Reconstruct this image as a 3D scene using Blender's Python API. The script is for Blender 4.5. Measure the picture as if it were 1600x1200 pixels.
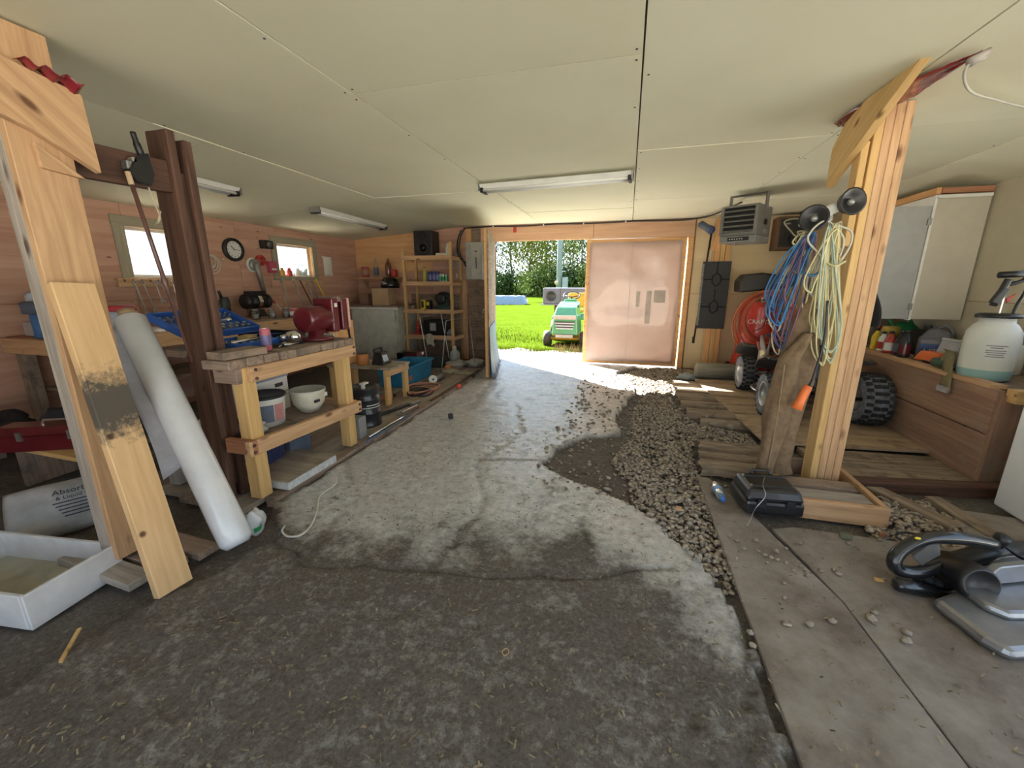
import bpy, math, random
import numpy as np
from mathutils import Vector, Matrix, Euler, noise as mnoise
random.seed(7); rng = np.random.default_rng(7)
for o in list(bpy.data.objects): bpy.data.objects.remove(o)
SC = bpy.context.scene; COL = SC.collection
PI = math.pi
# ------------------------------------------------------------------ camera
F, H, VX, VY = 640.0, 1.40, 982.0, 443.0
PITCH = math.atan((600-VY)/F); YAW = math.atan2(VX-800, math.hypot(F, 600-VY))
cd = bpy.data.cameras.new('camera'); cam = bpy.data.objects.new('camera', cd); COL.objects.link(cam)
cd.sensor_fit = 'HORIZONTAL'; cd.sensor_width = 36.0; cd.lens = 36.0*F/1600; cd.clip_start = .02; cd.clip_end = 500
cam.location = (0, 0, H); cam.rotation_euler = (PI/2-PITCH, 0, YAW); SC.camera = cam
# ------------------------------------------------------------------ world, sun, exposure
W = bpy.data.worlds.new('sky'); SC.world = W; W.use_nodes = True
nt = W.node_tree; nt.nodes.clear()
out = nt.nodes.new('ShaderNodeOutputWorld'); bg = nt.nodes.new('ShaderNodeBackground')
tc = nt.nodes.new('ShaderNodeTexCoord'); sep = nt.nodes.new('ShaderNodeSeparateXYZ'); ramp = nt.nodes.new('ShaderNodeValToRGB')
nt.links.new(tc.outputs['Generated'], sep.inputs[0]); nt.links.new(sep.outputs['Z'], ramp.inputs[0])
ramp.color_ramp.elements[0].position = 0.0; ramp.color_ramp.elements[0].color = (.86, .95, 1, 1)
ramp.color_ramp.elements[1].position = .8; ramp.color_ramp.elements[1].color = (.38, .62, 1, 1)
nt.links.new(ramp.outputs[0], bg.inputs[0]); bg.inputs[1].default_value = 0.55
nt.links.new(bg.outputs[0], out.inputs[0])
sd = bpy.data.lights.new('sun', 'SUN'); sun = bpy.data.objects.new('sun', sd); COL.objects.link(sun)
sd.energy = 16; sd.angle = .009; sd.color = (1, .95, .85)
SUND = Vector((.78*.819, -.63*.819, -.574)); sun.rotation_euler = SUND.to_track_quat('-Z', 'Y').to_euler(); sun.location = (-8, 14, 12)
SC.view_settings.view_transform = 'Standard'; SC.view_settings.look = 'None'; SC.view_settings.gamma = 1
SC.view_settings.use_curve_mapping = False; SC.view_settings.exposure = 2.2
# ------------------------------------------------------------------ pixel -> place helpers (1600 x 1200 frame)
CR = Euler((PI/2-PITCH, 0, YAW)).to_matrix(); CO = Vector((0, 0, H))
def ray(x, y): return CR @ Vector((x-800, 600-y, -F))
def G(x, y, z=0):
    d = ray(x, y); return CO + d*((z-H)/d.z)
def AY(x, y, Y):
    d = ray(x, y); return CO + d*(Y/d.y)
def AX(x, y, X):
    d = ray(x, y); return CO + d*(X/d.x)
V = Vector
# ------------------------------------------------------------------ materials
MATS = {}
def nodes(name):
    m = bpy.data.materials.new(name); m.use_nodes = True; t = m.node_tree; t.nodes.clear()
    o = t.nodes.new('ShaderNodeOutputMaterial'); b = t.nodes.new('ShaderNodeBsdfPrincipled'); t.links.new(b.outputs[0], o.inputs[0])
    MATS[name] = m
    return m, t, b
def N(t, kind, **kw):
    n = t.nodes.new('ShaderNode'+kind)
    for k, v in kw.items():
        if k in n.inputs: n.inputs[k].default_value = v
        else: setattr(n, k, v)
    return n
def coords(t, scale=(1, 1, 1)):
    c = N(t, 'TexCoord'); mp = N(t, 'Mapping'); mp.inputs['Scale'].default_value = scale
    oi = N(t, 'ObjectInfo'); ml = N(t, 'VectorMath', operation='SCALE'); ml.inputs[0].default_value = (13.1, 7.7, 3.3)
    t.links.new(oi.outputs['Random'], ml.inputs['Scale']); t.links.new(ml.outputs[0], mp.inputs['Location'])
    t.links.new(c.outputs['Object'], mp.inputs['Vector']); return mp
def ramp2(t, fac, c0, c1, p0=.3, p1=.7):
    r = N(t, 'ValToRGB'); e = r.color_ramp.elements
    e[0].position, e[1].position = p0, p1; e[0].color = (*c0, 1); e[1].color = (*c1, 1)
    t.links.new(fac, r.inputs[0]); return r
def bump(t, b, fac, dist=.002, strength=.6):
    n = N(t, 'Bump', Strength=strength, Distance=dist); t.links.new(fac, n.inputs['Height']); t.links.new(n.outputs[0], b.inputs['Normal'])
def plain(name, col, rough=.6, metal=0.0, var=.12, scale=8, bmp=0, alpha=1, trans=0, coat=0, spec=.5):
    if name in MATS: return MATS[name]
    m, t, b = nodes(name); b.inputs['Roughness'].default_value = rough; b.inputs['Metallic'].default_value = metal
    mp = coords(t); n = N(t, 'TexNoise', Scale=scale, Detail=6, Roughness=.6); t.links.new(mp.outputs[0], n.inputs['Vector'])
    c0 = tuple(max(0, c*(1-var*1.6)) for c in col); c1 = tuple(min(1, c*(1+var)) for c in col)
    r = ramp2(t, n.outputs[0], c0, c1); t.links.new(r.outputs[0], b.inputs['Base Color'])
    b.inputs['Specular IOR Level'].default_value = spec
    if bmp: bump(t, b, n.outputs[0], bmp)
    if trans: b.inputs['Transmission Weight'].default_value = trans; b.inputs['IOR'].default_value = 1.35
    if alpha < 1: b.inputs['Alpha'].default_value = alpha
    if coat: b.inputs['Coat Weight'].default_value = coat
    return m
def wood(name, c0, c1, knots=.5, stain=None, rough=.75, gs=1.0):
    if name in MATS: return MATS[name]
    m, t, b = nodes(name); b.inputs['Roughness'].default_value = rough
    mp = coords(t, (1.4*gs, 22*gs, 22*gs)); n = N(t, 'TexNoise', Scale=1.6, Detail=7, Roughness=.62, Distortion=.5); t.links.new(mp.outputs[0], n.inputs['Vector'])
    r = ramp2(t, n.outputs[0], c0, c1, .32, .68)
    mp2 = coords(t, (3.2, 8, 8)); v = N(t, 'TexVoronoi', Scale=1.0, feature='F1'); t.links.new(mp2.outputs[0], v.inputs['Vector'])
    k = ramp2(t, v.outputs['Distance'], (.16, .07, .03), (1, 1, 1), .07*knots*2, .16*knots*2+.02)
    mx = N(t, 'Mix', data_type='RGBA', blend_type='MULTIPLY'); mx.inputs[0].default_value = .85
    t.links.new(r.outputs[0], mx.inputs[6]); t.links.new(k.outputs[0], mx.inputs[7]); last = mx.outputs[2]
    if stain:
        mp3 = coords(t, (1, 1, 1)); s = N(t, 'TexNoise', Scale=4.5, Detail=8, Roughness=.7); t.links.new(mp3.outputs[0], s.inputs['Vector'])
        sr = ramp2(t, s.outputs[0], (0, 0, 0), (1, 1, 1), .52, .66); m2 = N(t, 'Mix', data_type='RGBA'); t.links.new(sr.outputs[0], m2.inputs[0])
        t.links.new(last, m2.inputs[6]); m2.inputs[7].default_value = (*stain, 1); last = m2.outputs[2]
    t.links.new(last, b.inputs['Base Color']); bump(t, b, n.outputs[0], .0015, .5)
    return m
def glassy(name, col, rough=.05):
    if name in MATS: return MATS[name]
    m, t, b = nodes(name); b.inputs['Base Color'].default_value = (*col, 1); b.inputs['Roughness'].default_value = rough
    b.inputs['Transmission Weight'].default_value = .95; b.inputs['IOR'].default_value = 1.2; return m
pine = wood('pine', (.44, .26, .135), (.64, .41, .23)); pine_y = wood('pine_yellow', (.54, .34, .13), (.72, .48, .21), .35)
pine_g = wood('pine_grey', (.27, .23, .2), (.45, .4, .35)); pine_s = wood('pine_stained', (.60, .38, .19), (.75, .5, .27), stain=None)
cedar = wood('cedar', (.28, .11, .06), (.46, .22, .12), .3); darkwood = wood('dark_timber', (.05, .024, .016), (.15, .075, .05), .3)
oldwood = wood('old_board', (.19, .135, .10), (.37, .275, .21), .4, stain=(.12, .10, .08)); rotten = wood('rotten_board', (.14, .10, .07), (.38, .30, .22), .2, stain=(.11, .085, .065))
greyboard = wood('grey_board', (.24, .2, .16), (.44, .37, .3), .15, stain=(.2, .16, .12), gs=.7)
plyred = wood('red_plywood', (.46, .25, .175), (.62, .385, .285), .25, gs=.35); plyor = wood('orange_plywood', (.56, .3, .13), (.74, .46, .23), .25, gs=.35)
plytan = wood('tan_board', (.66, .52, .31), (.74, .59, .36), .03, gs=.15); framew = wood('frame_wood', (.58, .31, .12), (.72, .42, .19), .3)
white = plain('white_paint', (.78, .78, .74), .5, var=.05); cream = plain('cream_paint', (.62, .56, .42), .6, var=.05, scale=3)
grey_m = plain('grey_metal', (.3, .3, .29), .45, .6, .1); steel = plain('steel', (.55, .55, .56), .3, .9, .15, 20); chrome = plain('chrome', (.75, .75, .77), .15, 1, .05)
black = plain('black_plastic', (.016, .016, .018), .4, var=.3); rubber = plain('rubber', (.022, .022, .024), .75, var=.3, scale=30, bmp=.001)
red = plain('red_paint', (.42, .03, .025), .35, var=.15, coat=.4); dkred = plain('dark_red', (.11, .009, .015), .3, var=.2, coat=.3); blue = plain('blue_plastic', (.03, .11, .42), .4, var=.15)
ltblue = plain('tote_blue', (.03, .22, .42), .5, var=.2); orange = plain('orange_plastic', (.85, .2, .05), .5, var=.1); yellow = plain('yellow_plastic', (.8, .6, .04), .45, var=.1)
green = plain('green_plastic', (.03, .3, .1), .5, var=.2); whitep = plain('white_plastic', (.75, .75, .72), .45, var=.06); card = plain('cardboard', (.42, .28, .16), .85, var=.1, scale=4)
paper = plain('paper', (.75, .73, .68), .9, var=.05); bluegrey = plain('blue_grey', (.1, .13, .19), .5, var=.15); ink = plain('dark_ink', (.03, .04, .07), .7, var=.1)
film = plain('clear_film', (.8, .82, .86), .25, var=.05, trans=.35); tanfab = plain('tan_canvas', (.2, .135, .08), .95, var=.18, scale=25, bmp=.001); blackfab = plain('black_fabric', (.012, .012, .014), .95, var=.3, scale=40, bmp=.001)
# ------------------------------------------------------------------ mesh builder
class MB:
    def __init__(s): s.v = []; s.f = []; s.M = None
    def add(s, vs, fs):
        k = len(s.v)
        if s.M is not None: vs = [s.M @ V(p) for p in vs]
        s.v += [tuple(p) for p in vs]; s.f += [tuple(i+k for i in f) for f in fs]; return s
    def box(s, c, sz, R=None, taper=1.0, taper_y=None):
        ty = taper if taper_y is None else taper_y
        x, y, z = sz[0]/2, sz[1]/2, sz[2]/2; c = V(c)
        vs = [V(p) for p in ((-x, -y, -z), (x, -y, -z), (x, y, -z), (-x, y, -z), (-x*taper, -y*ty, z), (x*taper, -y*ty, z), (x*taper, y*ty, z), (-x*taper, y*ty, z))]
        if R is not None: vs = [R @ p for p in vs]
        return s.add([c+p for p in vs], [(0, 3, 2, 1), (4, 5, 6, 7), (0, 1, 5, 4), (1, 2, 6, 5), (2, 3, 7, 6), (3, 0, 4, 7)])
    def bx(s, x0, x1, y0, y1, z0, z1): return s.box(((x0+x1)/2, (y0+y1)/2, (z0+z1)/2), (x1-x0, y1-y0, z1-z0))
    def tube(s, pts, r, n=8, closed=False, cap=True):
        pts = [V(p) for p in pts]; m = len(pts); rs = r if isinstance(r, (list, tuple)) else [r]*m
        vs = []; up = None
        for i, p in enumerate(pts):
            a = pts[(i-1) % m] if (closed or i > 0) else p; b = pts[(i+1) % m] if (closed or i < m-1) else p
            t = (b-a); t = t.normalized() if t.length > 1e-9 else V((0, 0, 1))
            if up is None: up = V((0, 0, 1)) if abs(t.z) < .9 else V((1, 0, 0))
            x = t.cross(up)
            if x.length < 1e-4: x = t.cross(V((1, .3, 0)))
            x.normalize(); y = x.cross(t).normalized(); up = y
            for j in range(n):
                a_ = 2*PI*j/n; vs.append(p + x*(math.cos(a_)*rs[i]) + y*(math.sin(a_)*rs[i]))
        fs = []
        for i in range(m if closed else m-1):
            for j in range(n):
                fs.append((i*n+j, i*n+(j+1) % n, ((i+1) % m)*n+(j+1) % n, ((i+1) % m)*n+j))
        if cap and not closed: fs.append(tuple(range(n-1, -1, -1))); fs.append(tuple((m-1)*n+j for j in range(n)))
        return s.add(vs, fs)
    def lathe(s, prof, n=24, c=(0, 0, 0), axis=None, cap=True):
        q = V((0, 0, 1)).rotation_difference(V(axis).normalized()) if axis is not None else None
        vs = []; c = V(c)
        for r, z in prof:
            for j in range(n):
                p = V((r*math.cos(2*PI*j/n), r*math.sin(2*PI*j/n), z)); vs.append(c + (q @ p if q else p))
        fs = []
        for i in range(len(prof)-1):
            for j in range(n): fs.append((i*n+j, i*n+(j+1) % n, (i+1)*n+(j+1) % n, (i+1)*n+j))
        if cap:
            if prof[0][0] > 1e-5: fs.append(tuple(range(n-1, -1, -1)))
            if prof[-1][0] > 1e-5: fs.append(tuple((len(prof)-1)*n+j for j in range(n)))
        return s.add(vs, fs)
    def prism(s, poly, e):
        e = V(e); n = len(poly); p = [V(q) for q in poly]
        return s.add(p+[q+e for q in p], [tuple(range(n-1, -1, -1)), tuple(range(n, 2*n))]+[(i, (i+1) % n, n+(i+1) % n, n+i) for i in range(n)])
    def ell(s, c, r, nu=14, nv=9, jit=0, seed=0):
        c = V(c); vs = []; fs = []
        for i in range(nv+1):
            th = PI*i/nv
            for j in range(nu):
                ph = 2*PI*j/nu; d = V((math.sin(th)*math.cos(ph), math.sin(th)*math.sin(ph), math.cos(th)))
                k = 1 + (jit*mnoise.noise(d*1.7+V((seed*3.1, seed, 0))) if jit else 0)
                vs.append(c+V((d.x*r[0]*k, d.y*r[1]*k, d.z*r[2]*k)))
        for i in range(nv):
            for j in range(nu): fs.append((i*nu+j, (i+1)*nu+j, (i+1)*nu+(j+1) % nu, i*nu+(j+1) % nu))
        return s.add(vs, fs)
    def sheet(s, fn, nu, nv, wrap=False):
        vs = [fn(i/(nu-1), j/(nv-1)) for i in range(nu) for j in range(nv)]
        return s.add(vs, [(i*nv+j, (i+1)*nv+j, (i+1)*nv+j+1, i*nv+j+1) for i in range(nu-1) for j in range(nv-1)])
def mesh_of(name, mb, smooth=False):
    me = bpy.data.meshes.new(name); me.from_pydata(mb.v, [], mb.f); me.update()
    if smooth:
        for p in me.polygons: p.use_smooth = True
    return me
TM = {}
def thing(name, label, cat, loc=(0, 0, 0), group=None, rot=None):
    o = bpy.data.objects.new(name, None); COL.objects.link(o); o.empty_display_size = .05
    M = Matrix.Translation(V(loc)) @ (Euler(rot).to_matrix().to_4x4() if rot else Matrix.Identity(4))
    o.matrix_world = M; TM[o] = M; o['label'] = label; o['category'] = cat
    if group: o['group'] = group
    return o
def tag(o, label, cat, group=None):
    o['label'] = label; o['category'] = cat
    if group: o['group'] = group
    return o
def struct(o): o['kind'] = 'structure'; return o
def stuff(o): o['kind'] = 'stuff'; return o
def obj(name, mb, mat, parent=None, smooth=False, bevel=0, sub=0, solid=0, local=False, auto=0, M=None, me=None):
    """mb holds world coordinates (or the parent's own when local); the object's origin is put at its base"""
    if me is None: me = mesh_of(name, mb, smooth)
    PM = TM.get(parent, Matrix.Identity(4)) if parent else Matrix.Identity(4)
    if M is not None: MW = M
    elif local: MW = PM
    else:
        a = np.array(mb.v); c = V((float(a[:, 0].mean()), float(a[:, 1].mean()), float(a[:, 2].min())))
        me.transform(Matrix.Translation(-c)); MW = Matrix.Translation(c)
    o = bpy.data.objects.new(name, me); COL.objects.link(o); me.materials.append(mat) if not me.materials else None
    TM[o] = MW
    if parent: o.parent = parent; o.matrix_local = PM.inverted() @ MW
    else: o.matrix_world = MW
    if solid: m = o.modifiers.new('thickness', 'SOLIDIFY'); m.thickness = solid; m.offset = 0
    if bevel: m = o.modifiers.new('bevel', 'BEVEL'); m.width = bevel; m.segments = 2 if bevel > .006 else 1; m.limit_method = 'ANGLE'; m.angle_limit = .6
    if sub: m = o.modifiers.new('sub', 'SUBSURF'); m.levels = sub; m.render_levels = sub
    return o
BOXC = {}
def board(name, p0, p1, w, t, mat, parent=None, side=(0, 0, 1), bevel=.003):
    """a sawn board from p0 to p1; w is measured along 'side', t across"""
    p0, p1 = V(p0), V(p1); x = (p1-p0); L = x.length; x.normalize(); s = V(side); y = (s - x*s.dot(x)).normalized(); z = x.cross(y)
    key = (round(L, 4), w, t, mat.name)
    me = BOXC.get(key)
    if me is None:
        mb = MB().bx(0, L, -w/2, w/2, -t/2, t/2); me = mesh_of(name, mb); me.materials.append(mat); BOXC[key] = me
    M = Matrix((( x.x, y.x, z.x, p0.x), (x.y, y.y, z.y, p0.y), (x.z, y.z, z.z, p0.z), (0, 0, 0, 1)))
    return obj(name, None, mat, parent, bevel=bevel, M=M, me=me)
def regrain(o, x, y):
    """turn the object's own axes so that the wood grain runs along x"""
    R = frame((0, 0, 0), x, y); o.data.transform(R.inverted()); TM[o] = TM[o] @ R; o.matrix_local = TM[o.parent].inverted() @ TM[o]; return o
def spline(pts, k=6, closed=False):
    pts = [V(p) for p in pts]; n = len(pts); o = []
    for i in range(n if closed else n-1):
        p = [pts[(i+j) % n] if closed else pts[min(max(i+j, 0), n-1)] for j in (-1, 0, 1, 2)]
        for a in range(k):
            t = a/k; o.append(.5*((2*p[1])+(p[2]-p[0])*t+(2*p[0]-5*p[1]+4*p[2]-p[3])*t*t+(3*p[1]-p[0]-3*p[2]+p[3])*t**3))
    if not closed: o.append(pts[-1])
    return o
def text(s, size, M, mat, parent, name='lettering', depth=.0008):
    cu = bpy.data.curves.new(name, 'FONT'); cu.body = s; cu.size = size; cu.extrude = depth; cu.align_x = 'CENTER'; cu.align_y = 'CENTER'; cu.resolution_u = 3
    o = bpy.data.objects.new(name, cu); me = bpy.data.meshes.new_from_object(o); bpy.data.objects.remove(o); bpy.data.curves.remove(cu)
    me.materials.clear(); me.materials.append(mat); return obj(name, None, mat, parent, M=M, me=me)
def frame(o, x, y):
    """matrix with origin o, x axis and approximate y axis"""
    x = V(x).normalized(); y = V(y); y = (y-x*y.dot(x)).normalized(); z = x.cross(y); o = V(o)
    return Matrix(((x.x, y.x, z.x, o.x), (x.y, y.y, z.y, o.y), (x.z, y.z, z.z, o.z), (0, 0, 0, 1)))
# ================================================================== the shell
XL, XR, YB, YR = -5.28, 3.12, 7.4, -1.6
ZC = 2.40
# ---- ground heights and zones
def seg_dist(X, Y, pts):
    d = np.full(X.shape, 9.)
    for (ax, ay), (bx_, by) in zip(pts[:-1], pts[1:]):
        dx, dy = bx_-ax, by-ay; t = np.clip(((X-ax)*dx+(Y-ay)*dy)/(dx*dx+dy*dy), 0, 1); d = np.minimum(d, np.hypot(X-ax-t*dx, Y-ay-t*dy))
    return d
def vnoise(X, Y, s, seed=0):
    x = X*s+seed*17.3; y = Y*s+seed*9.1; xi = np.floor(x).astype(int); yi = np.floor(y).astype(int); fx = x-xi; fy = y-yi
    fx = fx*fx*(3-2*fx); fy = fy*fy*(3-2*fy)
    def h(a, b):
        n = (a*374761393+b*668265263+seed*97) & 0x7fffffff; n = ((n ^ (n >> 13))*1274126177) & 0x7fffffff; return ((n ^ (n >> 16)) & 0xffff)/65535.
    return (h(xi, yi)*(1-fx)+h(xi+1, yi)*fx)*(1-fy)+(h(xi, yi+1)*(1-fx)+h(xi+1, yi+1)*fx)*fy
def fbm(X, Y, s, o=4, seed=0): return sum(vnoise(X, Y, s*2**i, seed+i)*.5**i for i in range(o))/(2-.5**(o-1))
def inside(X, Y, poly):
    r = np.zeros(X.shape, bool); n = len(poly)
    for i in range(n):
        (x0, y0), (x1, y1) = poly[i], poly[(i+1) % n]
        if y0 == y1: continue
        c = ((y0 > Y) != (y1 > Y)) & (X < (x1-x0)*(Y-y0)/(y1-y0)+x0); r ^= c
    return r
SLAB = [(-2.1, -1.6), (-2.03, .5), (-2.04, .9), (-1.93, 1.27), (-1.8, 1.62), (-1.98, 1.78), (-2.15, 1.95), (-2.13, 2.8), (-2.14, 3.7), (-2.2, 5.7), (-2.45, 7.6), (.35, 7.6),
        (-.15, 6.6), (.2, 5.8), (.05, 5.0), (-.05, 4.35), (.02, 3.85), (-.28, 3.72), (-.52, 3.35), (-.60, 3.06), (-.42, 2.84), (-.12, 2.68), (.18, 2.45), (.33, 2.22), (.43, 2.06), (.5, 1.9), (.55, 1.84), (.585, 1.5), (.585, -1.6)]
CRACKS = [[(-1.85, 1.62), (-1.52, 1.47), (-1.2, 1.55), (-.9, 1.6), (-.47, 1.67), (-.1, 1.76), (.1, 1.88), (.34, 1.97)], [(-.12, 2.66), (-.2, 2.3), (-.12, 2.05)], [(-1.55, 1.5), (-1.75, 2.2), (-2.1, 2.6)], [(-2.2, 3.5), (-1.9, 3.9), (-1.75, 4.6), (-1.9, 5.6)],
          [(.35, .95), (.5, 1.25), (.585, 1.7)], [(-.9, 1.6), (-.8, 2.2), (-1.1, 2.9), (-.9, 3.6), (-1.2, 4.6)], [(.28, .75), (.36, .98), (.3, 1.2)], [(-1.1, 2.9), (-.6, 3.06)]]
nx, ny = 300, 470
gx = np.linspace(-5.6, 3.4, nx); gy = np.concatenate([np.linspace(-1.8, .3, 40)[:-1], np.linspace(.3, 4.0, 260)[:-1], np.linspace(4.0, 8.2, 172)])
ny = len(gy); X, Y = np.meshgrid(gx, gy)
wx = X+(fbm(X, Y, 7, 3, 3)-.5)*.10; wy = Y+(fbm(X, Y, 7, 3, 5)-.5)*.10
ins = inside(wx, wy, SLAB)
cr = np.minimum.reduce([seg_dist(wx+(vnoise(X, Y, 25, 9)-.5)*.02, wy+(vnoise(X, Y, 25, 11)-.5)*.02, c) for c in CRACKS])
n1 = fbm(X, Y, 1.6, 5, 1); n2 = fbm(X, Y, 12, 4, 2)
z = (n1-.5)*.02+(n2-.5)*.010
pit = np.clip((fbm(X, Y, 9, 4, 21)-.60)/.1, 0, 1); z -= pit*.006
z -= np.exp(-(cr/.009)**2)*.02
zo = -.045+(n2-.5)*.03+(n1-.5)*.03
zo = np.where(X > .6, -.03+(n2-.5)*.02, zo); zo = np.where(X < -2.1, -.07+(n2-.5)*.02, zo)
zz = np.where(ins, z, zo)
def ground_z(x, y):
    i = int(np.clip(np.searchsorted(gx, x), 1, nx-1)); j = int(np.clip(np.searchsorted(gy, y), 1, ny-1)); return float(zz[j, i])
zone = np.where(ins, 0.0, 1.0)
dirt = np.clip((fbm(X, Y, 7.5, 6, 31)-.50)/.2, 0, 1)*.30+np.exp(-(cr/.03)**2)*.32+np.clip((2.35-Y+(fbm(X, Y, 1.3, 5, 51)-.5)*2.4)/.9, 0, 1)*1.0-.10+.35*(np.clip((fbm(X, Y, 2.2, 3, 77)-.55)/.1, 0, 1))*(X > -.9)*(Y > 2.6)*(Y < 4)  # dirt patches and cracks, plus foreground darkness painted into the colour, edge ragged
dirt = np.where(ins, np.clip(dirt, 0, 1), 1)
fv = np.stack([X, Y, zz], -1).reshape(-1, 3)
idx = np.arange(nx*ny).reshape(ny, nx); q = np.stack([idx[:-1, :-1], idx[:-1, 1:], idx[1:, 1:], idx[1:, :-1]], -1).reshape(-1, 4)
me = bpy.data.meshes.new('floor'); me.vertices.add(len(fv)); me.vertices.foreach_set('co', fv.ravel().astype(np.float32))
me.loops.add(q.size); me.loops.foreach_set('vertex_index', q.ravel().astype(np.int32)); me.polygons.add(len(q)); me.polygons.foreach_set('loop_start', (np.arange(len(q))*4).astype(np.int32))
me.update(calc_edges=True); me.polygons.foreach_set('use_smooth', np.ones(len(q), bool))
for nm, a in (('soil_and_dark', dirt), ('loose', zone)):
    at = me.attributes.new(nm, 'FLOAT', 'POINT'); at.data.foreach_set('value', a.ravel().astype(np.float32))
m, t, b = nodes('concrete_soil_dark'); mp = coords(t)
n_ = N(t, 'TexNoise', Scale=22, Detail=9, Roughness=.7); t.links.new(mp.outputs[0], n_.inputs['Vector'])
conc = ramp2(t, n_.outputs[0], (.34, .338, .335), (.66, .66, .66), .32, .66)
n3 = N(t, 'TexNoise', Scale=60, Detail=6, Roughness=.75); t.links.new(mp.outputs[0], n3.inputs['Vector'])
soil_and_dark = ramp2(t, n3.outputs[0], (.048, .04, .034), (.17, .145, .125), .3, .7)
a1 = N(t, 'Attribute', attribute_name='soil_and_dark'); ad = N(t, 'Math', operation='MULTIPLY_ADD'); ad.inputs[1].default_value = 1.8; ad.inputs[2].default_value = -.88
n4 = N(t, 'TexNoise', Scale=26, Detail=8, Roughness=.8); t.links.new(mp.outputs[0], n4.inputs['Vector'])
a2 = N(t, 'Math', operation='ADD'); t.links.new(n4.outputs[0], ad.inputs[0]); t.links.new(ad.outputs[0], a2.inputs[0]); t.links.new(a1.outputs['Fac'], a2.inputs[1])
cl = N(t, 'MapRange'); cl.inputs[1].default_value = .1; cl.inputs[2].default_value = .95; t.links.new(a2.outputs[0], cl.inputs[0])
mx = N(t, 'Mix', data_type='RGBA'); t.links.new(cl.outputs[0], mx.inputs[0]); t.links.new(conc.outputs[0], mx.inputs[6]); t.links.new(soil_and_dark.outputs[0], mx.inputs[7]); t.links.new(mx.outputs[2], b.inputs['Base Color'])
rr = N(t, 'MapRange'); rr.inputs[3].default_value = .27; rr.inputs[4].default_value = .9; t.links.new(cl.outputs[0], rr.inputs[0]); t.links.new(rr.outputs[0], b.inputs['Roughness'])
bump(t, b, n3.outputs[0], .0035, .7); b.inputs['Specular IOR Level'].default_value = .7; me.materials.append(m)
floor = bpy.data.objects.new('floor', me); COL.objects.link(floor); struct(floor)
# gravel: far too many pebbles to count
ico_v = []; pr = (1+5**.5)/2
for a, b_ in ((-1, pr), (1, pr), (-1, -pr), (1, -pr)): ico_v.append((a, b_, 0))
for a, b_ in ((-1, pr), (1, pr), (-1, -pr), (1, -pr)): ico_v.append((0, a, b_))
for a, b_ in ((pr, -1), (pr, 1), (-pr, -1), (-pr, 1)): ico_v.append((a, 0, b_))
ico_v = np.array(ico_v)/np.hypot(1, pr)
ico_f = np.array([(0, 11, 5), (0, 5, 1), (0, 1, 7), (0, 7, 10), (0, 10, 11), (1, 5, 9), (5, 11, 4), (11, 10, 2), (10, 7, 6), (7, 1, 8), (3, 9, 4), (3, 4, 2), (3, 2, 6), (3, 6, 8), (3, 8, 9), (4, 9, 5), (2, 4, 11), (6, 2, 10), (8, 6, 7), (9, 8, 1)])
def pebbles(name, pts, rs, mat, flat=.65):
    vs = []; fs = []
    for i, (p, r) in enumerate(zip(pts, rs)):
        a = rng.uniform(0, 6.28); c, s = math.cos(a), math.sin(a); sc = np.array([r*rng.uniform(.8, 1.5), r*rng.uniform(.75, 1.1), r*flat*rng.uniform(.7, 1.1)])
        v = ico_v*sc*rng.uniform(.85, 1.12, (12, 1)); v = np.stack([v[:, 0]*c-v[:, 1]*s, v[:, 0]*s+v[:, 1]*c, v[:, 2]], -1)+np.array(p); vs.append(v); fs.append(ico_f+12*i)
    vs = np.concatenate(vs); fs = np.concatenate(fs); me = bpy.data.meshes.new(name); me.from_pydata(vs.tolist(), [], fs.tolist()); me.update(); me.materials.append(mat)
    for p_ in me.polygons: p_.use_smooth = True
    o = bpy.data.objects.new(name, me); COL.objects.link(o); return o
m, t, b = nodes('pebbles'); b.inputs['Roughness'].default_value = .8; c_ = N(t, 'TexCoord'); vv = N(t, 'TexNoise', Scale=45, Detail=2); t.links.new(c_.outputs['Object'], vv.inputs['Vector'])
r_ = ramp2(t, vv.outputs[0], (.12, .085, .06), (.5, .43, .35), .33, .66); t.links.new(r_.outputs[0], b.inputs['Base Color']); pebm = m
GRAV = [(.62, 1.84), (.5, 1.9), (.4, 2.08), (.28, 2.3), (.12, 2.55), (.1, 2.85), (-.05, 3.2), (.05, 3.6), (.15, 3.9), (.12, 4.4), (.2, 5.0), (.35, 5.7), (.0, 6.6), (.3, 7.35), (1.1, 7.35), (1.3, 6.8), (.66, 6.25), (.62, 4.9), (.78, 4.35), (1.2, 4.2), (1.2, 3.85), (.62, 3.74), (.6, 3.1), (.6, 2.5)]
pp, rr_ = [], []
while len(pp) < 9000:
    x, y = rng.uniform(-.6, 1.35), rng.uniform(1.8, 7.35)
    core = inside(np.array([x]), np.array([y]), GRAV)[0]
    if core or (rng.random() < .06 and -.6 < x < .8 and 2.6 < y < 6.5):
        r = abs(rng.normal(.011, .004))+.004; pp.append((x, y, max(ground_z(x, y), -.06)+r*.35+(rng.uniform(0, .018) if core else 0))); rr_.append(r)
for _ in range(700):     # under and beside the post base
    x, y = rng.uniform(1.45, 2.05), rng.uniform(2.45, 3.1)
    r = abs(rng.normal(.013, .005))+.004; pp.append((x, y, -.01+r*.4)); rr_.append(r)
o = pebbles('gravel', pp, rr_, pebm); stuff(o); tag(o, 'loose brown gravel beside the broken concrete slab', 'gravel')
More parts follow.
